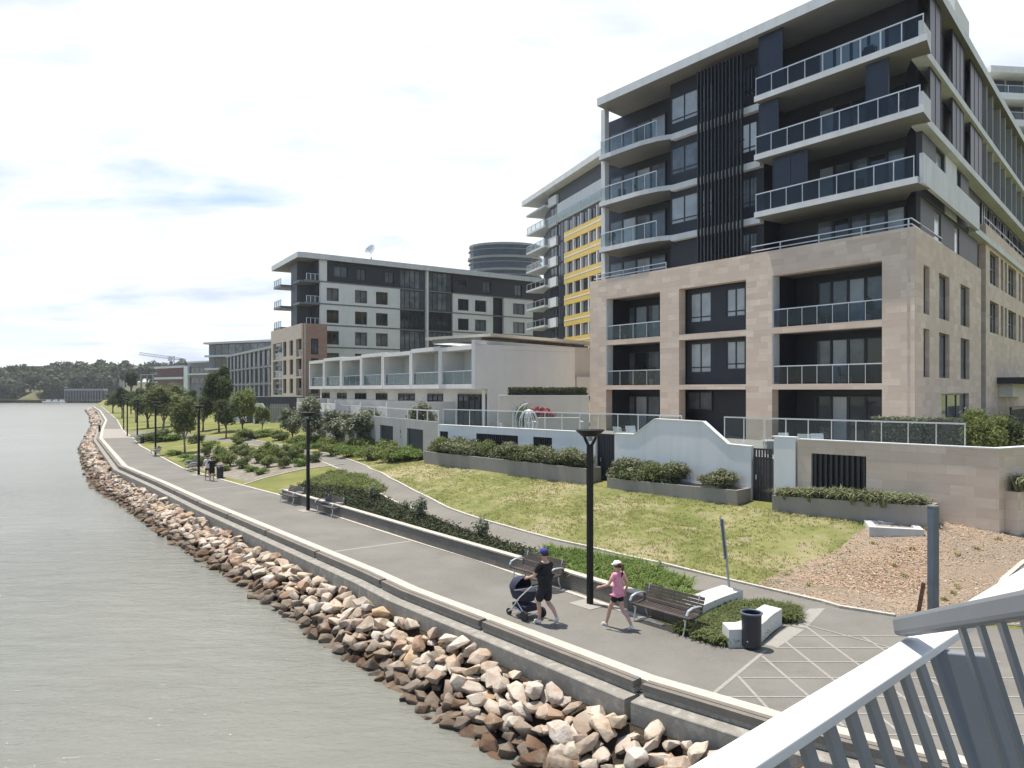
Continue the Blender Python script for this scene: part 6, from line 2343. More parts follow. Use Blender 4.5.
# leaning sign pole with its plate seen edge on
q = G(731, 601, 0.05)
sp_ = thing('sign_pole', 'thin galvanised pole with a sign plate seen edge on', 'sign', q)
tp = P(722.5, 519, q.y + .05)
MB().tube([q - Vector((0, 0, .3)), q.lerp(tp, 0.5), tp], .033, 8).build('pole', 'galv', sp_, smooth=True)
up = (tp - q).normalized()
fwd = Vector((0.22, 1, 0)).normalized()
sd_ = fwd.cross(up).normalized()
c0 = q.lerp(tp, 0.53) - sd_ * 0.02
c1 = tp + up * 0.03 - sd_ * 0.02
mb = MB()
a_, b_ = fwd * 0.22, sd_ * 0.045
mb.hexa([c0 - a_ - b_ * .2, c0 + a_ - b_ * .2, c0 + a_ - b_, c0 - a_ - b_, c1 - a_ - b_ * .2, c1 + a_ - b_ * .2, c1 + a_ - b_, c1 - a_ - b_])
mb.build('sign_plate', 'post_blue', sp_)
# square blue grey post with the rusty prop
q = G(934.5, 614, 0.03)
bp = thing('square_post', 'tall square blue grey steel post on the bare ground', 'post', q)
h_ = (614 - 505) * q.y / FPX
fr = Frame((q.x, q.y), (0.93, 0.36), (-0.36, 0.93))
MB().fb(fr, -.10, .10, -.06, .14, -.1, h_ - .02).build('shaft', 'post_blue', bp, bevel=0.01)
MB().fb(fr, -.11, .11, -.07, .15, h_ - .018, h_ + .02).build('cap', 'galv', bp)
rp_ = thing('rusty_bracket', 'rusty steel bracket leaning against the square blue grey post', 'bracket', G(921, 614, 0.03))
b0 = G(918, 615, 0.03)
MB().tube([b0, b0 + Vector((.17, .04, .83))], .07, 4).build('leaning_bar', 'rust', rp_)
MB().hexa([b0 + Vector(v) for v in ((-.03, -.06, 0), (.3, -.06, 0), (.3, .1, 0), (-.03, .1, 0), (-.03, -.06, .07), (.3, -.06, .1), (.3, .1, .1), (-.03, .1, .07))]).build('foot_plate', 'rust', rp_)
# concrete pit frame on the bare ground
q = T(893, 529)
pf = Frame((q.x, q.y), (0.95, -0.32), (0.32, 0.95))
pit = thing('access_pit', 'pale square concrete access pit on the bare ground', 'pit cover', q)
mb = MB()
for a in ((-.85, .85, -.75, -.5), (-.85, .85, .5, .75), (-.85, -.6, -.499, .499), (.6, .85, -.499, .499)): mb.fb(pf, *a, q.z - .2, q.z + .15)
mb.build('frame', 'concrete_light', pit)
MB().fb(pf, -.6, .6, -.5, .5, q.z - .2, q.z + .08).build('cover', 'planter_conc', pit)
# dark marker on the seawall, far away
q = G(99.5, 432)
mk_ = thing('marker_post', 'small dark post on the distant bend of the seawall', 'post', q)
MB().tube([q, q + Vector((0, 0, .9))], .14, 8).build('shaft', 'black_steel', mk_)
MB().lathe(q, [(.2, .9), (.22, .95), (.05, 1.05)], 10).build('cap', 'black_steel', mk_)

# ------------------------------------------------------------------ terrace things
q = P(528.5, 428, 45)
q = Vector((q.x, q.y, 3.0))
eg = thing('egg_chair', 'white hanging egg chair on the townhouse terrace', 'chair', q)
arcp = [q + Vector((-.75 + .1 * 0, .2, 0.02))] + [q + Vector((-.75 * math.cos(w), .2, 1.15 + .95 * math.sin(w))) for w in [0.15 * k for k in range(1, 11)]]
MB().tube(arcp, .03, 8).build('stand', 'metal_white', eg, smooth=True)
MB().lathe(q, [(.5, 0), (.5, .03), (.02, .04)], 20).build('base', 'metal_white', eg)
mb = MB()
for k in range(13):
    w = math.pi * 2 * k / 13
    mb.tube([q + Vector((.55 * math.sin(t) * math.cos(w) * (1 if math.sin(w) > -.6 else .55), .45 * math.sin(t) * math.sin(w), .95 - .78 * math.cos(t))) for t in [math.pi * j / 8 for j in range(9)]], .035, 5)
mb.build('basket', 'cord_white', eg)
MB().lathe(q + Vector((0, .05, .38)), [(.05, -.12), (.36, -.06), (.42, .05), (.3, .14), (.03, .16)], 16).build('cushion', 'cord_white', eg, smooth=True)
so_ = Frame(XY(537, 46), (1, .03), (-.03, 1))
sf_ = thing('outdoor_sofa', 'cream outdoor sofa on the townhouse terrace', 'sofa', so_.pt(1.2, 0, 3))
us_ = so_.u(579)
MB().fb(so_, 0, us_, 0, .9, 3.05, 3.5).build('seat', 'cream_render', sf_, bevel=.04)
MB().fb(so_, 0, us_, -.25, -.003, 3.05, 4.25).build('backrest', 'cream_render', sf_, bevel=.04)
MB().fb(so_, us_ + .003, us_ + .3, -.25, .9, 3.05, 4.0).build('armrest', 'cream_render', sf_, bevel=.04)
MB().fb(so_, -.3, -.003, -.25, .9, 3.05, 4.0).build('armrest', 'cream_render', sf_, bevel=.04)
q = P(542, 414, 48.6)
fl_ = thing('flowering_bush', 'pink flowering bush in front of the cream terrace wall', 'bush', (q.x, q.y, 3.0))
rng = np.random.default_rng(3)
fb_ = crown_blobs(rng, (0, 0, 1.35), (1.05, .4, .55), 7, .5)
linkmesh('foliage', poly_mesh('foliage', leaves(rng, fb_, 1500, .07, .8), 4, 'leaf_dark'), fl_)
linkmesh('blossom', poly_mesh('blossom', leaves(rng, [(np.array(c) + [0, -.08, .06], r) for c, r in fb_], 900, .075, .35), 4, 'flower_pink'), fl_)
MB().hexa([Vector((q.x, q.y, 3)) + Vector(v) for v in ((-.9, -.3, 0), (.9, -.3, 0), (.9, .3, 0), (-.9, .3, 0), (-1, -.35, .8), (1, -.35, .8), (1, .35, .8), (-1, .35, .8))]).build('trough', 'cream_render', fl_)
palm = shrub_proto('palm_plant', 'dark spiky plant between the egg chair and cream wall', .7, 1.0, 'leaf_dark', 10, .05, 99, 'plant', 3)
palm.location = P(521, 430, 47.5); palm.location.z = 3.0
linkmesh('fronds', poly_mesh('fronds', straps(rng, [(0, 0, .5)] * 5, 14, 1.7, .05, .8), 4, 'leaf_dark'), palm)
# outdoor chairs and tables on the terrace
chp = thing('terrace_chair', '', 'chair', (0, 0, 0), 'chairs on the terrace')
MB().box(-.28, .28, -.28, .28, .40, .48).build('seat', 'cord_white', chp, bevel=.02)
MB().hexa([(-.28, .24, .48), (.28, .24, .48), (.28, .30, .48), (-.28, .30, .48), (-.3, .36, .95), (.3, .36, .95), (.3, .41, .95), (-.3, .41, .95)]).build('backrest', 'cord_white', chp)
for sx in (-1, 1):
    for sy in (-1, 1): MB().tube([(sx * .25, sy * .25, .4), (sx * .28, sy * .28, 0)], .018, 6).build('leg', 'frame_dark', chp)
chl = [(506, 44.5, 1.2, 'pale chair at the left of the egg chair on the townhouse terrace'), (622, 40.5, 2.2, 'pale chair behind the glass rail by the left stone bay'), (634, 41, 0.4, 'pale chair nearer the humped wall by the left stone bay'),
       (790, 34.3, 0.5, 'pale chair at the left of the terrace cushions'), (806, 34.0, 2.6, 'pale chair in the middle of the terrace cushions'), (822, 33.6, 0.2, 'pale chair at the right of the terrace cushions')]
for i, (px, Y, r, lb) in enumerate(chl):
    o = chp if i == 0 else dup(chp, label=lb)
    o['label'] = lb
    v = XY(px, Y); o.location = (v.x, v.y, 3.0); o.rotation_euler = (0, 0, r)
tb_ = thing('terrace_table', 'small dark terrace table behind the glass rail by the left stone bay', 'table', (*XY(628, 42), 3.0))
v = XY(628, 42)
MB().box(v.x - .5, v.x + .5, v.y - .4, v.y + .4, 3.70, 3.74).build('top', 'frame_dark', tb_)
for sx in (-1, 1):
    for sy in (-1, 1): MB().tube([(v.x + sx * .42, v.y + sy * .32, 3.0), (v.x + sx * .42, v.y + sy * .32, 3.70)], .02, 6).build('leg', 'frame_dark', tb_)
ob = thing('storage_bench', 'pale box bench beside the terrace cushions', 'bench', (*XY(838, 33.2), 3.0))
v = XY(776, 34.6)
ob.location = (v.x, v.y, 3.0)
WL[ob.name] = Vector((v.x, v.y, 3.0))
MB().box(v.x - .5, v.x + .5, v.y - .3, v.y + .3, 3.0, 3.55).build('box', 'grey_wall', ob)
MB().box(v.x - .53, v.x + .53, v.y - .33, v.y + .33, 3.553, 3.62).build('lid', 'slab_concrete', ob)
# white garden gable and fence near the far trees, parked car
gf = Frame(XY(253, 98), (1.0, 0.1), (-.1, 1.0))
gq = thing('gable_wall', 'small white garden wall with rounded end beyond the park trees', 'wall', gf.pt(0, 0, 1.5))
uu = gf.u(267)
mb = MB()
pf_ = [(0, 1.0), (0, 4.2), (uu * .65, 4.2), (uu * .85, 3.7), (uu, 2.6), (uu, 1.0)]
i0 = 0
for vv_ in (0, .3): mb.v += [gf.pt(u, vv_, z) for u, z in pf_]
mb.f += [(0, 1, 2, 3, 4, 5), (11, 10, 9, 8, 7, 6)]; mb.m += [0, 0]
for k in range(6):
    j = (k + 1) % 6
    mb.f.append((k, j, 6 + j, 6 + k)); mb.m.append(0)
mb.build('wall', 'white_render', gq)
MB().fb(gf, .25, .75, -.03, -.003, 1.2, 3.0).build('door', 'charcoal', gq)
gr = thing('garden_fence', 'pale slatted garden fence right of the white rounded wall', 'fence', gf.pt(3, 0, 1.5))
mb = MB()
ua_, ub_2 = gf.u(270), gf.u(289)
k = ua_
while k < ub_2: mb.fb(gf, k, k + .16, .05, .1, 1.2, 4.1); k += .22
mb.build('slat_panel', 'grey_wall', gr)
MB().fb(gf, ua_ - .1, ub_2 + .1, -.02, .04, 3.6, 3.75).build('rail', 'grey_wall', gr)
mb = MB().fb(gf, -1.5, 16, 3, 9, 0.5, 5.0)
tag(mb.build('low_block', 'charcoal_mid'), 'low dark storey below the stone fronted block', 'building')
q = T(235, 424)
car = thing('parked_car', 'white car parked beyond the park trees', 'car', (q.x, q.y, q.z))
def carpart(nm, prof, y0, y1, mat):
    mb = MB(); n = len(prof)
    for y in (y0, y1): mb.v += [Vector((q.x + a, q.y + y, q.z + b)) for a, b in prof]
    mb.f += [tuple(range(n)), tuple(range(2 * n - 1, n - 1, -1))]; mb.m += [0, 0]
    for k in range(n):
        j = (k + 1) % n
        mb.f.append((k, j, n + j, n + k)); mb.m.append(0)
    return mb.build(nm, mat, car, bevel=.03)
carpart('body', [(-2.1, .3), (2.1, .3), (2.15, .7), (1.9, .88), (1.2, .95), (-1.5, .98), (-2.1, .9)], -.85, .85, 'car_white')
carpart('cabin', [(-1.6, .97), (1.15, .94), (.45, 1.42), (-1.0, 1.45)], -.74, .74, 'pane_dark')
carpart('roof', [(-1.0, 1.44), (.45, 1.41), (.4, 1.46), (-.95, 1.49)], -.7, .7, 'car_white')
for sx in (-1.3, 1.3):
    for sy in (-.82, .82):
        mb = MB().lathe((0, 0, 0), [(.1, -.1), (.32, -.1), (.34, 0), (.32, .1), (.1, .1)], 16, axis='x')
        mb.v = [Vector((v.y, v.x, v.z)) + q + Vector((sx, sy, .33)) for v in mb.v]
        w_ = mb.build('wheel', 'tyre', car, smooth=True)

# ------------------------------------------------------------------ people
def skin(pts, edges, root=0, sub=2):
    me = bpy.data.meshes.new('tmp')
    me.from_pydata([p[:3] for p in pts], edges, [])
    ob_ = bpy.data.objects.new('tmp', me)
    COL.objects.link(ob_)
    md_ = ob_.modifiers.new('s', 'SKIN')
    md_.use_smooth_shade = True
    for i, p in enumerate(pts):
        sv = me.skin_vertices[0].data[i]
        sv.radius = (p[3], p[4] if len(p) > 4 else p[3])
        sv.use_root = (i == root)
    ss = ob_.modifiers.new('d', 'SUBSURF'); ss.levels = sub; ss.render_levels = sub
    dg = bpy.context.evaluated_depsgraph_get()
    ev = ob_.evaluated_get(dg)
    m2 = bpy.data.meshes.new_from_object(ev)
    V = [Vector(v.co) for v in m2.vertices]
    Fc = [tuple(f.vertices) for f in m2.polygons]
    bpy.data.objects.remove(ob_); bpy.data.meshes.remove(me); bpy.data.meshes.remove(m2)
    mb = MB(); mb.v = V; mb.f = Fc; mb.m = [0] * len(Fc)
    return mb


def fingers(mb, w, d, side, curl=0.6):
    """palm and five fingers at the end of a forearm; w wrist, d forearm direction"""
    d = Vector(d).normalized(); w = Vector(w)
    s = d.cross(Vector((0, 0, 1))).normalized() * side
    n = s.cross(d).normalized()
    if n.z > 0: n = -n
    mb.tube([w - d * .02, w + d * .03, w + d * .085], [.028, .036, .034], 8, sx=1.0)
    for k, L in enumerate((.066, .076, .071, .056)):
        b = w + d * .08 + s * (-.027 + .018 * k)
        mb.tube([b, b + d * L * .5 + n * L * .12 * curl, b + d * L * .8 + n * L * .5 * curl, b + d * L * .85 + n * L * .85 * curl], [.0092, .0088, .008, .006], 6)
    b = w + d * .025 - s * .03
    mb.tube([b, b - s * .022 + d * .028, b - s * .022 + d * .06 + n * .015], [.012, .0105, .008], 6)


def person(label, loc, rot, scale, arms, legs, top, bottom, shoes, cap=None, hair='hair_dark', pony=False, female=False, head_dir=0.0, group=None, shirt_len=0.0):
    r = thing('person', label, 'person', (0, 0, 0), group)
    sw_x = 0.155 if female else 0.185
    hipx = 0.085 if not female else 0.068
    P_ = [(0, 0, .98, .135, .105), (0, .005, 1.12, .118 if female else .135, .095), (0, .01, 1.28, .135 if female else .155, .105), (0, .0, 1.42, .11, .085), (0, .012, 1.50, .052), (0, .03, 1.565, .062, .07), (0, .038, 1.64, .076, .094), (0, .035, 1.715, .062, .078)]
    E_ = [(i, i + 1) for i in range(7)]
    for s in (-1, 1):
        el, wr = arms[0 if s < 0 else 1]
        i = len(P_)
        P_ += [(s * sw_x, 0, 1.425, .055), (el[0], el[1], el[2], .042), (wr[0], wr[1], wr[2], .027)]
        E_ += [(3, i), (i, i + 1), (i + 1, i + 2)]
        kn, an, to = legs[0 if s < 0 else 1]
        i = len(P_)
        P_ += [(s * hipx, 0, .88, .085), (kn[0], kn[1], kn[2], .058), ((kn[0] + an[0]) / 2, (kn[1] + an[1]) / 2 - .02, (kn[2] + an[2]) / 2 + .04, .055), (an[0], an[1], an[2], .036), (to[0], to[1], to[2], .034)]
        E_ += [(0, i), (i, i + 1), (i + 1, i + 2), (i + 2, i + 3), (i + 3, i + 4)]
    mb = skin(P_, E_)
    for s in (-1, 1):
        el, wr = arms[0 if s < 0 else 1]
        fingers(mb, wr, Vector(wr) - Vector(el), s)
    # nose and ears
    mb.tube([(0, .125, 1.665), (0, .150, 1.635), (0, .128, 1.625)], [.008, .014, .008], 6)
    for s in (-1, 1): mb.tube([(s * .076, .03, 1.665), (s * .086, .02, 1.645), (s * .076, .03, 1.615)], [.008, .014, .007], 6)
    mb.build('body', 'skin', r, smooth=True, recalc=False)
    for s in (-1, 1):
        MB().lathe((s * .03, .122, 1.665), [(.002, -.008), (.010, -.004), (.010, .004), (.002, .008)], 8).build('eye', 'black_steel', r)
    MB().tube([(-.024, .125, 1.592), (0, .131, 1.589), (.024, .125, 1.592)], .006, 5).build('mouth', 'pink_cloth', r)
    # shirt
    T_ = [(0, 0, .90 - shirt_len, .195 if not female else .180, .16 if not female else .150), (0, 0, 1.0, .19 if not female else .155, .155 if not female else .126), (0, .005, 1.14, .182 if not female else .132, .148 if not female else .108), (0, .01, 1.29, .198 if not female else .150, .142 if not female else .112), (0, 0, 1.425, .12, .10), (0, .01, 1.475, .068)]
    Et = [(0, 1), (1, 2), (2, 3), (3, 4), (4, 5)]
    for s in (-1, 1):
        el, wr = arms[0 if s < 0 else 1]
        sh = Vector((s * sw_x, 0, 1.425)); e3 = Vector(el)
        m_ = sh.lerp(e3, .78 if not female else .55)
        i = len(T_)
        T_ += [(sh.x, sh.y, sh.z, .072), (m_.x, m_.y, m_.z, .062 if not female else .054)]
        Et += [(4, i), (i, i + 1)]
    skin(T_, Et, 1).build('shirt', top, r, smooth=True, recalc=False)
    # shorts
    S_ = [(0, 0, 1.10, .135 if not female else .122, .108), (0, 0, .94, .155 if not female else .14, .12)]
    Es = [(0, 1)]
    for s in (-1, 1):
        kn = Vector(legs[0 if s < 0 else 1][0]); hp = Vector((s * hipx, 0, .88))
        m_ = hp.lerp(kn, .98 if not female else .5)
        i = len(S_)
        S_ += [(hp.x, hp.y, hp.z, .118 if not female else .088), (m_.x, m_.y, m_.z, .108 if not female else .094)]
        Es += [(1, i), (i, i + 1)]
    skin(S_, Es).build('shorts', bottom, r, smooth=True, recalc=False)
    for k in (0, 1):
        kn, an, to = legs[k]
        a, t_ = Vector(an), Vector(to)
        d = (t_ - a); d.z *= 1
        heel = a - Vector((0, .055, .04)) if an[2] < .12 else a - Vector((0, .06, .0))
        skin([(heel.x, heel.y, max(.04, heel.z), .042), (a.x, a.y, a.z - .02, .045), (t_.x, t_.y, max(.036, t_.z), .042, .034)], [(0, 1), (1, 2)], 0).build('shoe', shoes, r, smooth=True, recalc=False)
        skin([(heel.x, heel.y, max(.018, heel.z - .03), .040, .014), (t_.x, t_.y + .02, max(.016, t_.z - .03), .040, .014)], [(0, 1)], 0, 1).build('sole', 'shoe_white', r, smooth=True, recalc=False)
    # hair
    mb = MB().lathe((0, .02, 1.675), [(.088, -.06), (.096, 0), (.088, .045), (.06, .078), (.01, .092)], 16)
    for v in mb.v:
        v.y = .02 + (v.y - .02) * 1.16 - .012
    mb.build('hair', hair, r, smooth=True)
    if pony:
        MB().tube([(0, -.095, 1.70), (0, -.145, 1.70), (0, -.165, 1.60), (0, -.15, 1.47), (0, -.125, 1.37)], [.028, .036, .042, .034, .012], 8).build('ponytail', hair, r, smooth=True)
    if cap:
        mb = MB().lathe((0, .028, 1.69), [(.098, -.012), (.101, .01), (.096, .05), (.07, .082), (.02, .098), (.004, .099)], 18)
        for v in mb.v: v.y = .028 + (v.y - .028) * 1.14
        cp2 = mb.build('cap', cap, r, smooth=True)
        mb = MB()
        n = 9
        top_ = [(.09 * math.cos(math.pi * k / (n - 1)), .10 + .11 * math.sin(math.pi * k / (n - 1)), 1.685 - .012 * math.sin(math.pi * k / (n - 1))) for k in range(n)]
        mb.v = [Vector(p) for p in top_] + [Vector(p) - Vector((0, 0, .012)) for p in top_]
        mb.f = [tuple(range(n)), tuple(range(2 * n - 1, n - 1, -1))] + [(k, (k + 1) % n, n + (k + 1) % n, n + k) for k in range(n)]
        mb.m = [0] * len(mb.f)
        mb.build('brim', cap, cp2)
    r.location = loc
    r.rotation_euler = (0, 0, rot)
    r.scale = (scale,) * 3
    return r


HEAD = math.atan2(0.64, 0.77)
ml = G(545, 624)
person('man in black shirt, dark shorts and blue cap pushing a stroller', ml, HEAD, 1.07,
       [((-.25, .10, 1.15), (-.22, .36, 1.06)), ((.25, .10, 1.15), (.22, .36, 1.06))],
       [((-.09, .13, .50), (-.09, .10, .09), (-.09, .27, .045)), ((.10, .02, .50), (.10, -.30, .20), (.10, -.22, .06))],
       'black_cloth', 'navy_cloth', 'shoe_white', 'cap_blue', shirt_len=0.12)
wl_ = G(618, 628.5)
person('woman in pink top, dark shorts and white cap striding along the promenade', wl_, HEAD, 0.94,
       [((-.26, .10, 1.17), (-.32, .34, 1.08)), ((.24, -.14, 1.18), (.22, -.06, .95))],
       [((-.08, .22, .50), (-.08, .34, .09), (-.08, .50, .05)), ((.08, -.08, .49), (.08, -.40, .15), (.08, -.30, .04))],
       'pink_cloth', 'black_cloth', 'shoe_white', 'cap_white', 'hair_auburn', True, True)
person('distant walker in dark clothes beside the far litter bin', G(212, 481), HEAD + 3.0, 0.90,
       [((-.32, .02, 1.20), (-.42, .10, 1.02)), ((.32, .02, 1.20), (.42, .08, 1.02))],
       [((-.09, .12, .50), (-.09, .14, .09), (-.09, .30, .045)), ((.09, -.02, .50), (.09, -.22, .14), (.09, -.12, .04))],
       'black_cloth', 'black_cloth', 'shoe_dark', None, 'hair_dark')

person('second distant walker, in pale top, half a step left of the far litter bin walker', G(207.5, 480.2), HEAD, 0.92,
       [((-.26, .06, 1.16), (-.28, .2, .98)), ((.24, -.1, 1.18), (.25, -.05, .95))],
       [((-.09, .14, .50), (-.09, .16, .09), (-.09, .32, .045)), ((.09, -.04, .50), (.09, -.26, .14), (.09, -.16, .04))],
       'cap_white', 'black_cloth', 'shoe_white', None, 'hair_dark', False, True)

# stroller
st = thing('stroller', 'navy stroller with silver frame and hood pushed by the man', 'stroller', (0, 0, 0))
def wheel(x, y, r_, w):
    mb = MB().lathe((x, y, r_), [(r_ * .62, -w), (r_ * .95, -w * .9), (r_, 0), (r_ * .95, w * .9), (r_ * .62, w)], 20, axis='x')
    o = mb.build('wheel', 'tyre', st, smooth=True)
    mb = MB().lathe((x, y, r_), [(.02, -w * .7), (.02, w * .7)], 8, axis='x')
    for k in range(5):
        a = 2 * math.pi * k / 5
        mb.tube([(x, y, r_), (x, y + math.cos(a) * r_ * .66, r_ + math.sin(a) * r_ * .66)], .011, 5)
    mb.build('rim', 'alu', o)
for s in (-1, 1):
    wheel(s * .29, -.30, .145, .028)
    wheel(s * .20, .42, .095, .024)
mb = MB()
for s in (-1, 1):
    mb.tube([(s * .22, .42, .10), (s * .25, .1, .30), (s * .26, -.30, .16)], .017, 6)
    mb.tube([(s * .26, .22, .24), (s * .27, -.08, .60), (s * .27, -.42, .90), (s * .25, -.56, 1.03)], .017, 6)
    mb.tube([(s * .26, -.30, .16), (s * .27, .05, .52)], .015, 6)
mb.tube([(-.29, -.30, .145), (.29, -.30, .145)], .014, 6)
mb.tube([(-.2, .42, .1), (.2, .42, .1)], .012, 6)
mb.build('frame', 'alu', st, smooth=True)
MB().tube([(-.25, -.56, 1.03), (-.2, -.60, 1.05), (.2, -.60, 1.05), (.25, -.56, 1.03)], .022, 8).build('handle', 'black_steel', st, smooth=True)
mb = MB()
ring = lambda z, a, b, cy: [(a * math.cos(w) * (1 if abs(math.cos(w)) < .9 else .95), cy + b * math.sin(w), z) for w in [2 * math.pi * k / 20 for k in range(20)]]
R4 = [ring(.46, .14, .26, .10), ring(.49, .20, .36, .10), ring(.62, .24, .42, .10), ring(.78, .25, .44, .10)]
for rg in R4: mb.v += [Vector(p) for p in rg]
for k in range(3):
    for j in range(20):
        mb.f.append((k * 20 + j, k * 20 + (j + 1) % 20, (k + 1) * 20 + (j + 1) % 20, (k + 1) * 20 + j)); mb.m.append(0)
mb.f.append(tuple(range(20))[::-1]); mb.m.append(0)
mb.f.append(tuple(range(60, 80))); mb.m.append(0)
mb.build('bassinet', 'stroller_cloth', st, smooth=True)
mb = MB()   # folding hood over the front half
na, nb_ = 7, 10
for i in range(na):
    th = R(-8) + R(112) * i / (na - 1)
    for j in range(nb_):
        ph = math.pi * j / (nb_ - 1)
        bump_ = 1 + .03 * (i % 2)
        x = -.27 * math.cos(ph) * bump_
        rr_ = .42 * math.sin(ph) * bump_
        mb.v.append(Vector((x, .12 + rr_ * math.cos(th), .76 + rr_ * math.sin(th) * .85)))
for i in range(na - 1):
    for j in range(nb_ - 1):
        mb.f.append((i * nb_ + j, i * nb_ + j + 1, (i + 1) * nb_ + j + 1, (i + 1) * nb_ + j)); mb.m.append(0)
mb.build('hood', 'stroller_cloth', st, smooth=True)
MB().tube([(-.27, .1, .77), (-.26, -.15, .84), (0, -.26, .86), (.26, -.15, .84), (.27, .1, .77)], .022, 6).build('apron_edge', 'grey_cladding', st, smooth=True)
MB().hexa([(-.2, -.25, .2), (.2, -.25, .2), (.17, .3, .2), (-.17, .3, .2), (-.23, -.32, .38), (.23, -.32, .38), (.2, .33, .38), (-.2, .33, .38)]).build('basket', 'stroller_cloth', st, bevel=.03)
st.location = ml + Vector((-0.64, 0.77, 0)) * 0.84 + Vector((.06, -.03, 0))
st.rotation_euler = (0, 0, HEAD)
st.scale = (1.06, 1.0, 0.93)

# ------------------------------------------------------------------ bridge railing in the foreground
br_ = thing('bridge_railing', 'white painted bridge railing with leaning flat balusters in the near right corner', 'railing', (1.2, 2.3, 4.2))
AD = Vector((0.729, 0.684, 0)).normalized()
AN = Vector((AD.y, -AD.x, 0))                # towards the walkway side
a0 = Vector((0.424, 1.518, 5.15))
def bar(mb, p0, p1, w, h, side, up):
    s, u = side * w / 2, up * h / 2
    mb.hexa([p0 - s - u, p0 + s - u, p1 + s - u, p1 - s - u, p0 - s + u, p0 + s + u, p1 + s + u, p1 - s + u])
mb = MB()
bar(mb, a0 - AD * 1.1 - Vector((0, 0, .014)), a0 + AD * 4.6 - Vector((0, 0, .014)), .093, .028, AN, Vector((0, 0, 1)))
mb.build('handrail', 'rail_white', br_, bevel=.004)
LEAN = 0.36
DZ = 0.95
k = 0
tpos = -1.0
JT = 1.22                                     # where the return rail joins
while tpos < 4.5:
    if tpos < JT - 0.09:
        p = a0 + AD * tpos - Vector((0, 0, .03)) + AN * .02
        e_ = p - Vector((0, 0, DZ)) + AN * (LEAN * DZ)
        mb = MB(); bar(mb, p, e_, .042, .016, AD, (AN + Vector((0, 0, LEAN))).normalized())
        mb.build('baluster', 'rail_grey', br_)
    tpos += 0.118
mb = MB(); bar(mb, a0 - AD * 1.1 + AN * (LEAN * DZ + .02) - Vector((0, 0, DZ + .05)), a0 + AD * 4.6 + AN * (LEAN * DZ + .02) - Vector((0, 0, DZ + .05)), .06, .05, AN, Vector((0, 0, 1)))
mb.build('bottom_rail', 'rail_grey', br_)
# post plate at the joint
pj = a0 + AD * (JT - .05) + AN * .075 - Vector((0, 0, .03))
PS = Vector((0.96, -0.28, 0))
mb = MB(); bar(mb, pj, pj - Vector((0, 0, DZ)) + AN * (LEAN * DZ), .155, .03, PS, Vector((.28, .96, .1)).normalized())
mb.build('post', 'rail_grey', br_, bevel=.004)
# return rail rising towards the viewer
b0_ = Vector((1.185, 2.30, 5.185)); b1_ = Vector((1.06, 1.32, 5.555))
BDv = (b1_ - b0_).normalized()
BS = Vector((BDv.y, -BDv.x, 0)).normalized()
BS = BS if BS.x > 0 else -BS
mb = MB(); bar(mb, b0_ - BDv * .01, b1_ + BDv * .5, .06, .056, BS, BDv.cross(BS).normalized())
mb.build('return_rail', 'rail_grey', br_, bevel=.012)
Lb = (b1_ - b0_).length + .4
tpos = 0.40
while tpos < Lb:
    p = b0_ + BDv * tpos - Vector((0, 0, .02))
    e_ = p - Vector((0, 0, DZ)) + BS * (LEAN * DZ * .85)
    mb = MB(); bar(mb, p, e_, .026, .013, Vector((BDv.x, BDv.y, 0)).normalized(), BS)
    mb.build('baluster', 'rail_grey', br_)
    tpos += 0.105

# ------------------------------------------------------------------ things on the balconies
def bal_pt(px, v, z):
    return A.pt(A.u(px, v), v, z)


dr_ = thing('drying_rack', 'folding drying rack on the top right balcony behind its glass', 'drying rack', bal_pt(868, .9, 22.75))
q = bal_pt(868, .9, 22.75)
mb = MB()
for s_ in (-1, 1):
    e = A.d.to_3d() * (.45 * s_)
    mb.tube([q + e - A.n.to_3d() * .3, q + e + Vector((0, 0, 1.0)) + A.n.to_3d() * .25], .016, 5)
    mb.tube([q + e + A.n.to_3d() * .3, q + e + Vector((0, 0, 1.0)) - A.n.to_3d() * .25], .016, 5)
for k_ in range(5):
    o_ = A.n.to_3d() * (-.24 + .12 * k_) + Vector((0, 0, .98))
    mb.tube([q - A.d.to_3d() * .47 + o_, q + A.d.to_3d() * .47 + o_], .01, 4)
mb.build('frame', 'metal_white', dr_)
mb = MB()
for k_ in (0, 2, 3):
    o_ = A.n.to_3d() * (-.24 + .12 * k_) + Vector((0, 0, .98))
    a_, b_ = q - A.d.to_3d() * .4 + o_, q + A.d.to_3d() * (.1 + .1 * k_) + o_
    mb.hexa([a_ - Vector((0, 0, .55)), b_ - Vector((0, 0, .5)), b_ - Vector((0, 0, .5)) + A.n.to_3d() * .02, a_ - Vector((0, 0, .55)) + A.n.to_3d() * .02, a_, b_, b_ + A.n.to_3d() * .02, a_ + A.n.to_3d() * .02])
mb.build('towel', 'stroller_cloth', dr_)
bch = thing('balcony_chair', '', 'chair', (0, 0, 0), 'chairs on the balconies')
MB().box(-.27, .27, -.26, .26, .40, .46).build('seat', 'frame_dark', bch, bevel=.015)
MB().hexa([(-.27, .22, .46), (.27, .22, .46), (.27, .27, .46), (-.27, .27, .46), (-.27, .32, .9), (.27, .32, .9), (.27, .36, .9), (-.27, .36, .9)]).build('backrest', 'frame_dark', bch)
for sx in (-1, 1):
    for sy in (-1, 1): MB().tube([(sx * .24, sy * .23, .41), (sx * .26, sy * .25, 0)], .016, 6).build('leg', 'alu', bch)
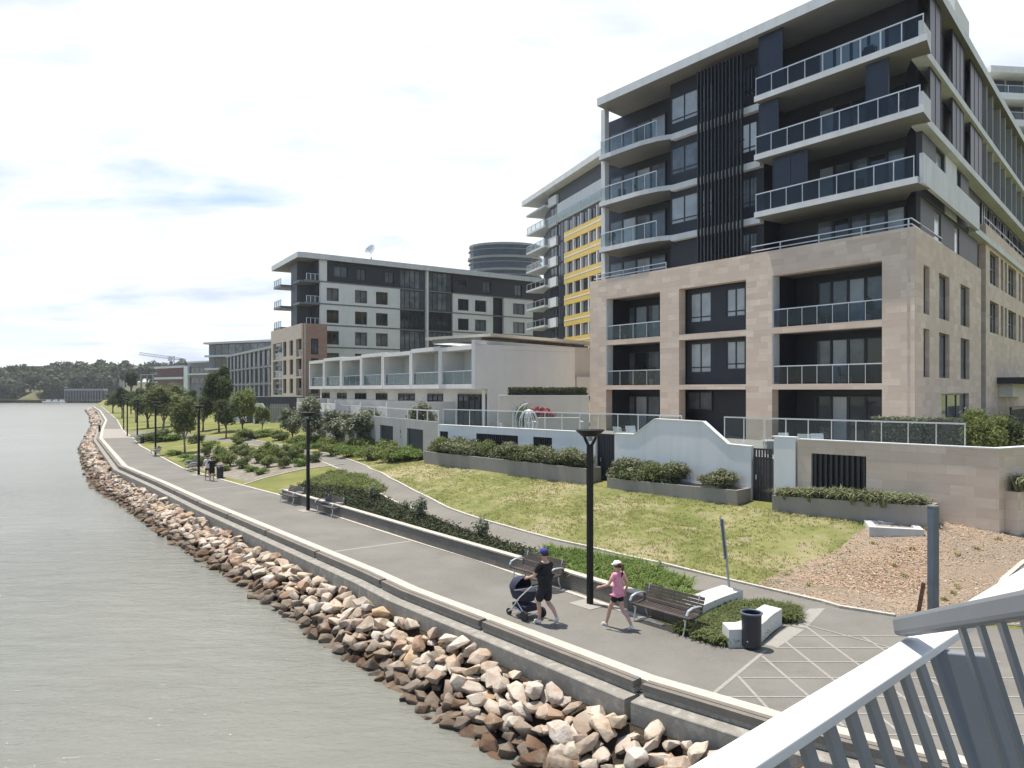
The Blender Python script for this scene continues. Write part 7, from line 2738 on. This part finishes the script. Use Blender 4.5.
for i, (px, v, z, r, lb) in enumerate([(842, 1.0, 16.1, .4, 'dark chair on the lowest white right balcony'), (862, 1.2, 16.1, 2.2, 'second dark chair, farther right, on the lowest white right balcony'), (640, 1.1, 19.4, 1.0, 'dark chair on the middle left corner balcony'), (622, 1.2, 19.4, 3.0, 'dark chair at the outer end of the middle left corner balcony'),
                                       (845, 1.3, 6.24, 1.4, 'dark chair on the lower recessed balcony of the right stone bay'), (625, 1.3, 9.45, 2.0, 'dark chair on the upper recessed balcony of the left stone bay'), (820, 1.2, 9.45, .3, 'dark chair on the upper recessed balcony of the right stone bay')]):
    o = bch if i == 0 else dup(bch)
    o['label'] = lb
    o.location = bal_pt(px, v, z); o.rotation_euler = (0, 0, r)
bpl = shrub_proto('balcony_plant', '', .3, .9, 'leaf_mid', 420, .06, 131, 'plant', 5, 'pot plants on the balconies')
MB().lathe((0, 0, -.42), [(.14, 0), (.2, .42), (.18, .42), (.02, .40)], 14).build('pot', 'planter_conc', bpl)
for i, (px, v, z, lb) in enumerate([(795, .5, 16.1, 'pot plant beside the dark screens on the lowest white right balcony'), (900, .4, 19.4, 'pot plant at the corner end of the middle right balcony'), (612, .6, 16.1, 'pot plant on the lowest left corner balcony'), (870, 1.0, 9.45, 'pot plant on the upper recessed balcony of the right stone bay'), (652, 1.0, 6.24, 'pot plant on the lower recessed balcony of the left stone bay')]):
    put(bpl, used, bal_pt(px, v, z + .42), rv.uniform(0, 6), 1.0, lb, 'pot plants on the balconies')

# ------------------------------------------------------------------ thin summer haze
hz = MB().box(-1510, 910, -70, 1510, -5, 60).build('haze', 'charcoal')
hm = bpy.data.materials.new('haze')
hm.use_nodes = True
for n in list(hm.node_tree.nodes):
    if n.type == 'BSDF_PRINCIPLED': hm.node_tree.nodes.remove(n)
pv = hm.node_tree.nodes.new('ShaderNodeVolumePrincipled')
pv.inputs['Color'].default_value = (0.86, 0.91, 1.0, 1)
pv.inputs['Density'].default_value = 0.0002
pv.inputs['Anisotropy'].default_value = 0.2
hm.node_tree.links.new(pv.outputs[0], hm.node_tree.nodes['Material Output'].inputs['Volume'])
hz.data.materials.clear()
hz.data.materials.append(hm)
tag(hz, 'thin pale summer haze over the river and far shore', 'haze', kind='stuff')
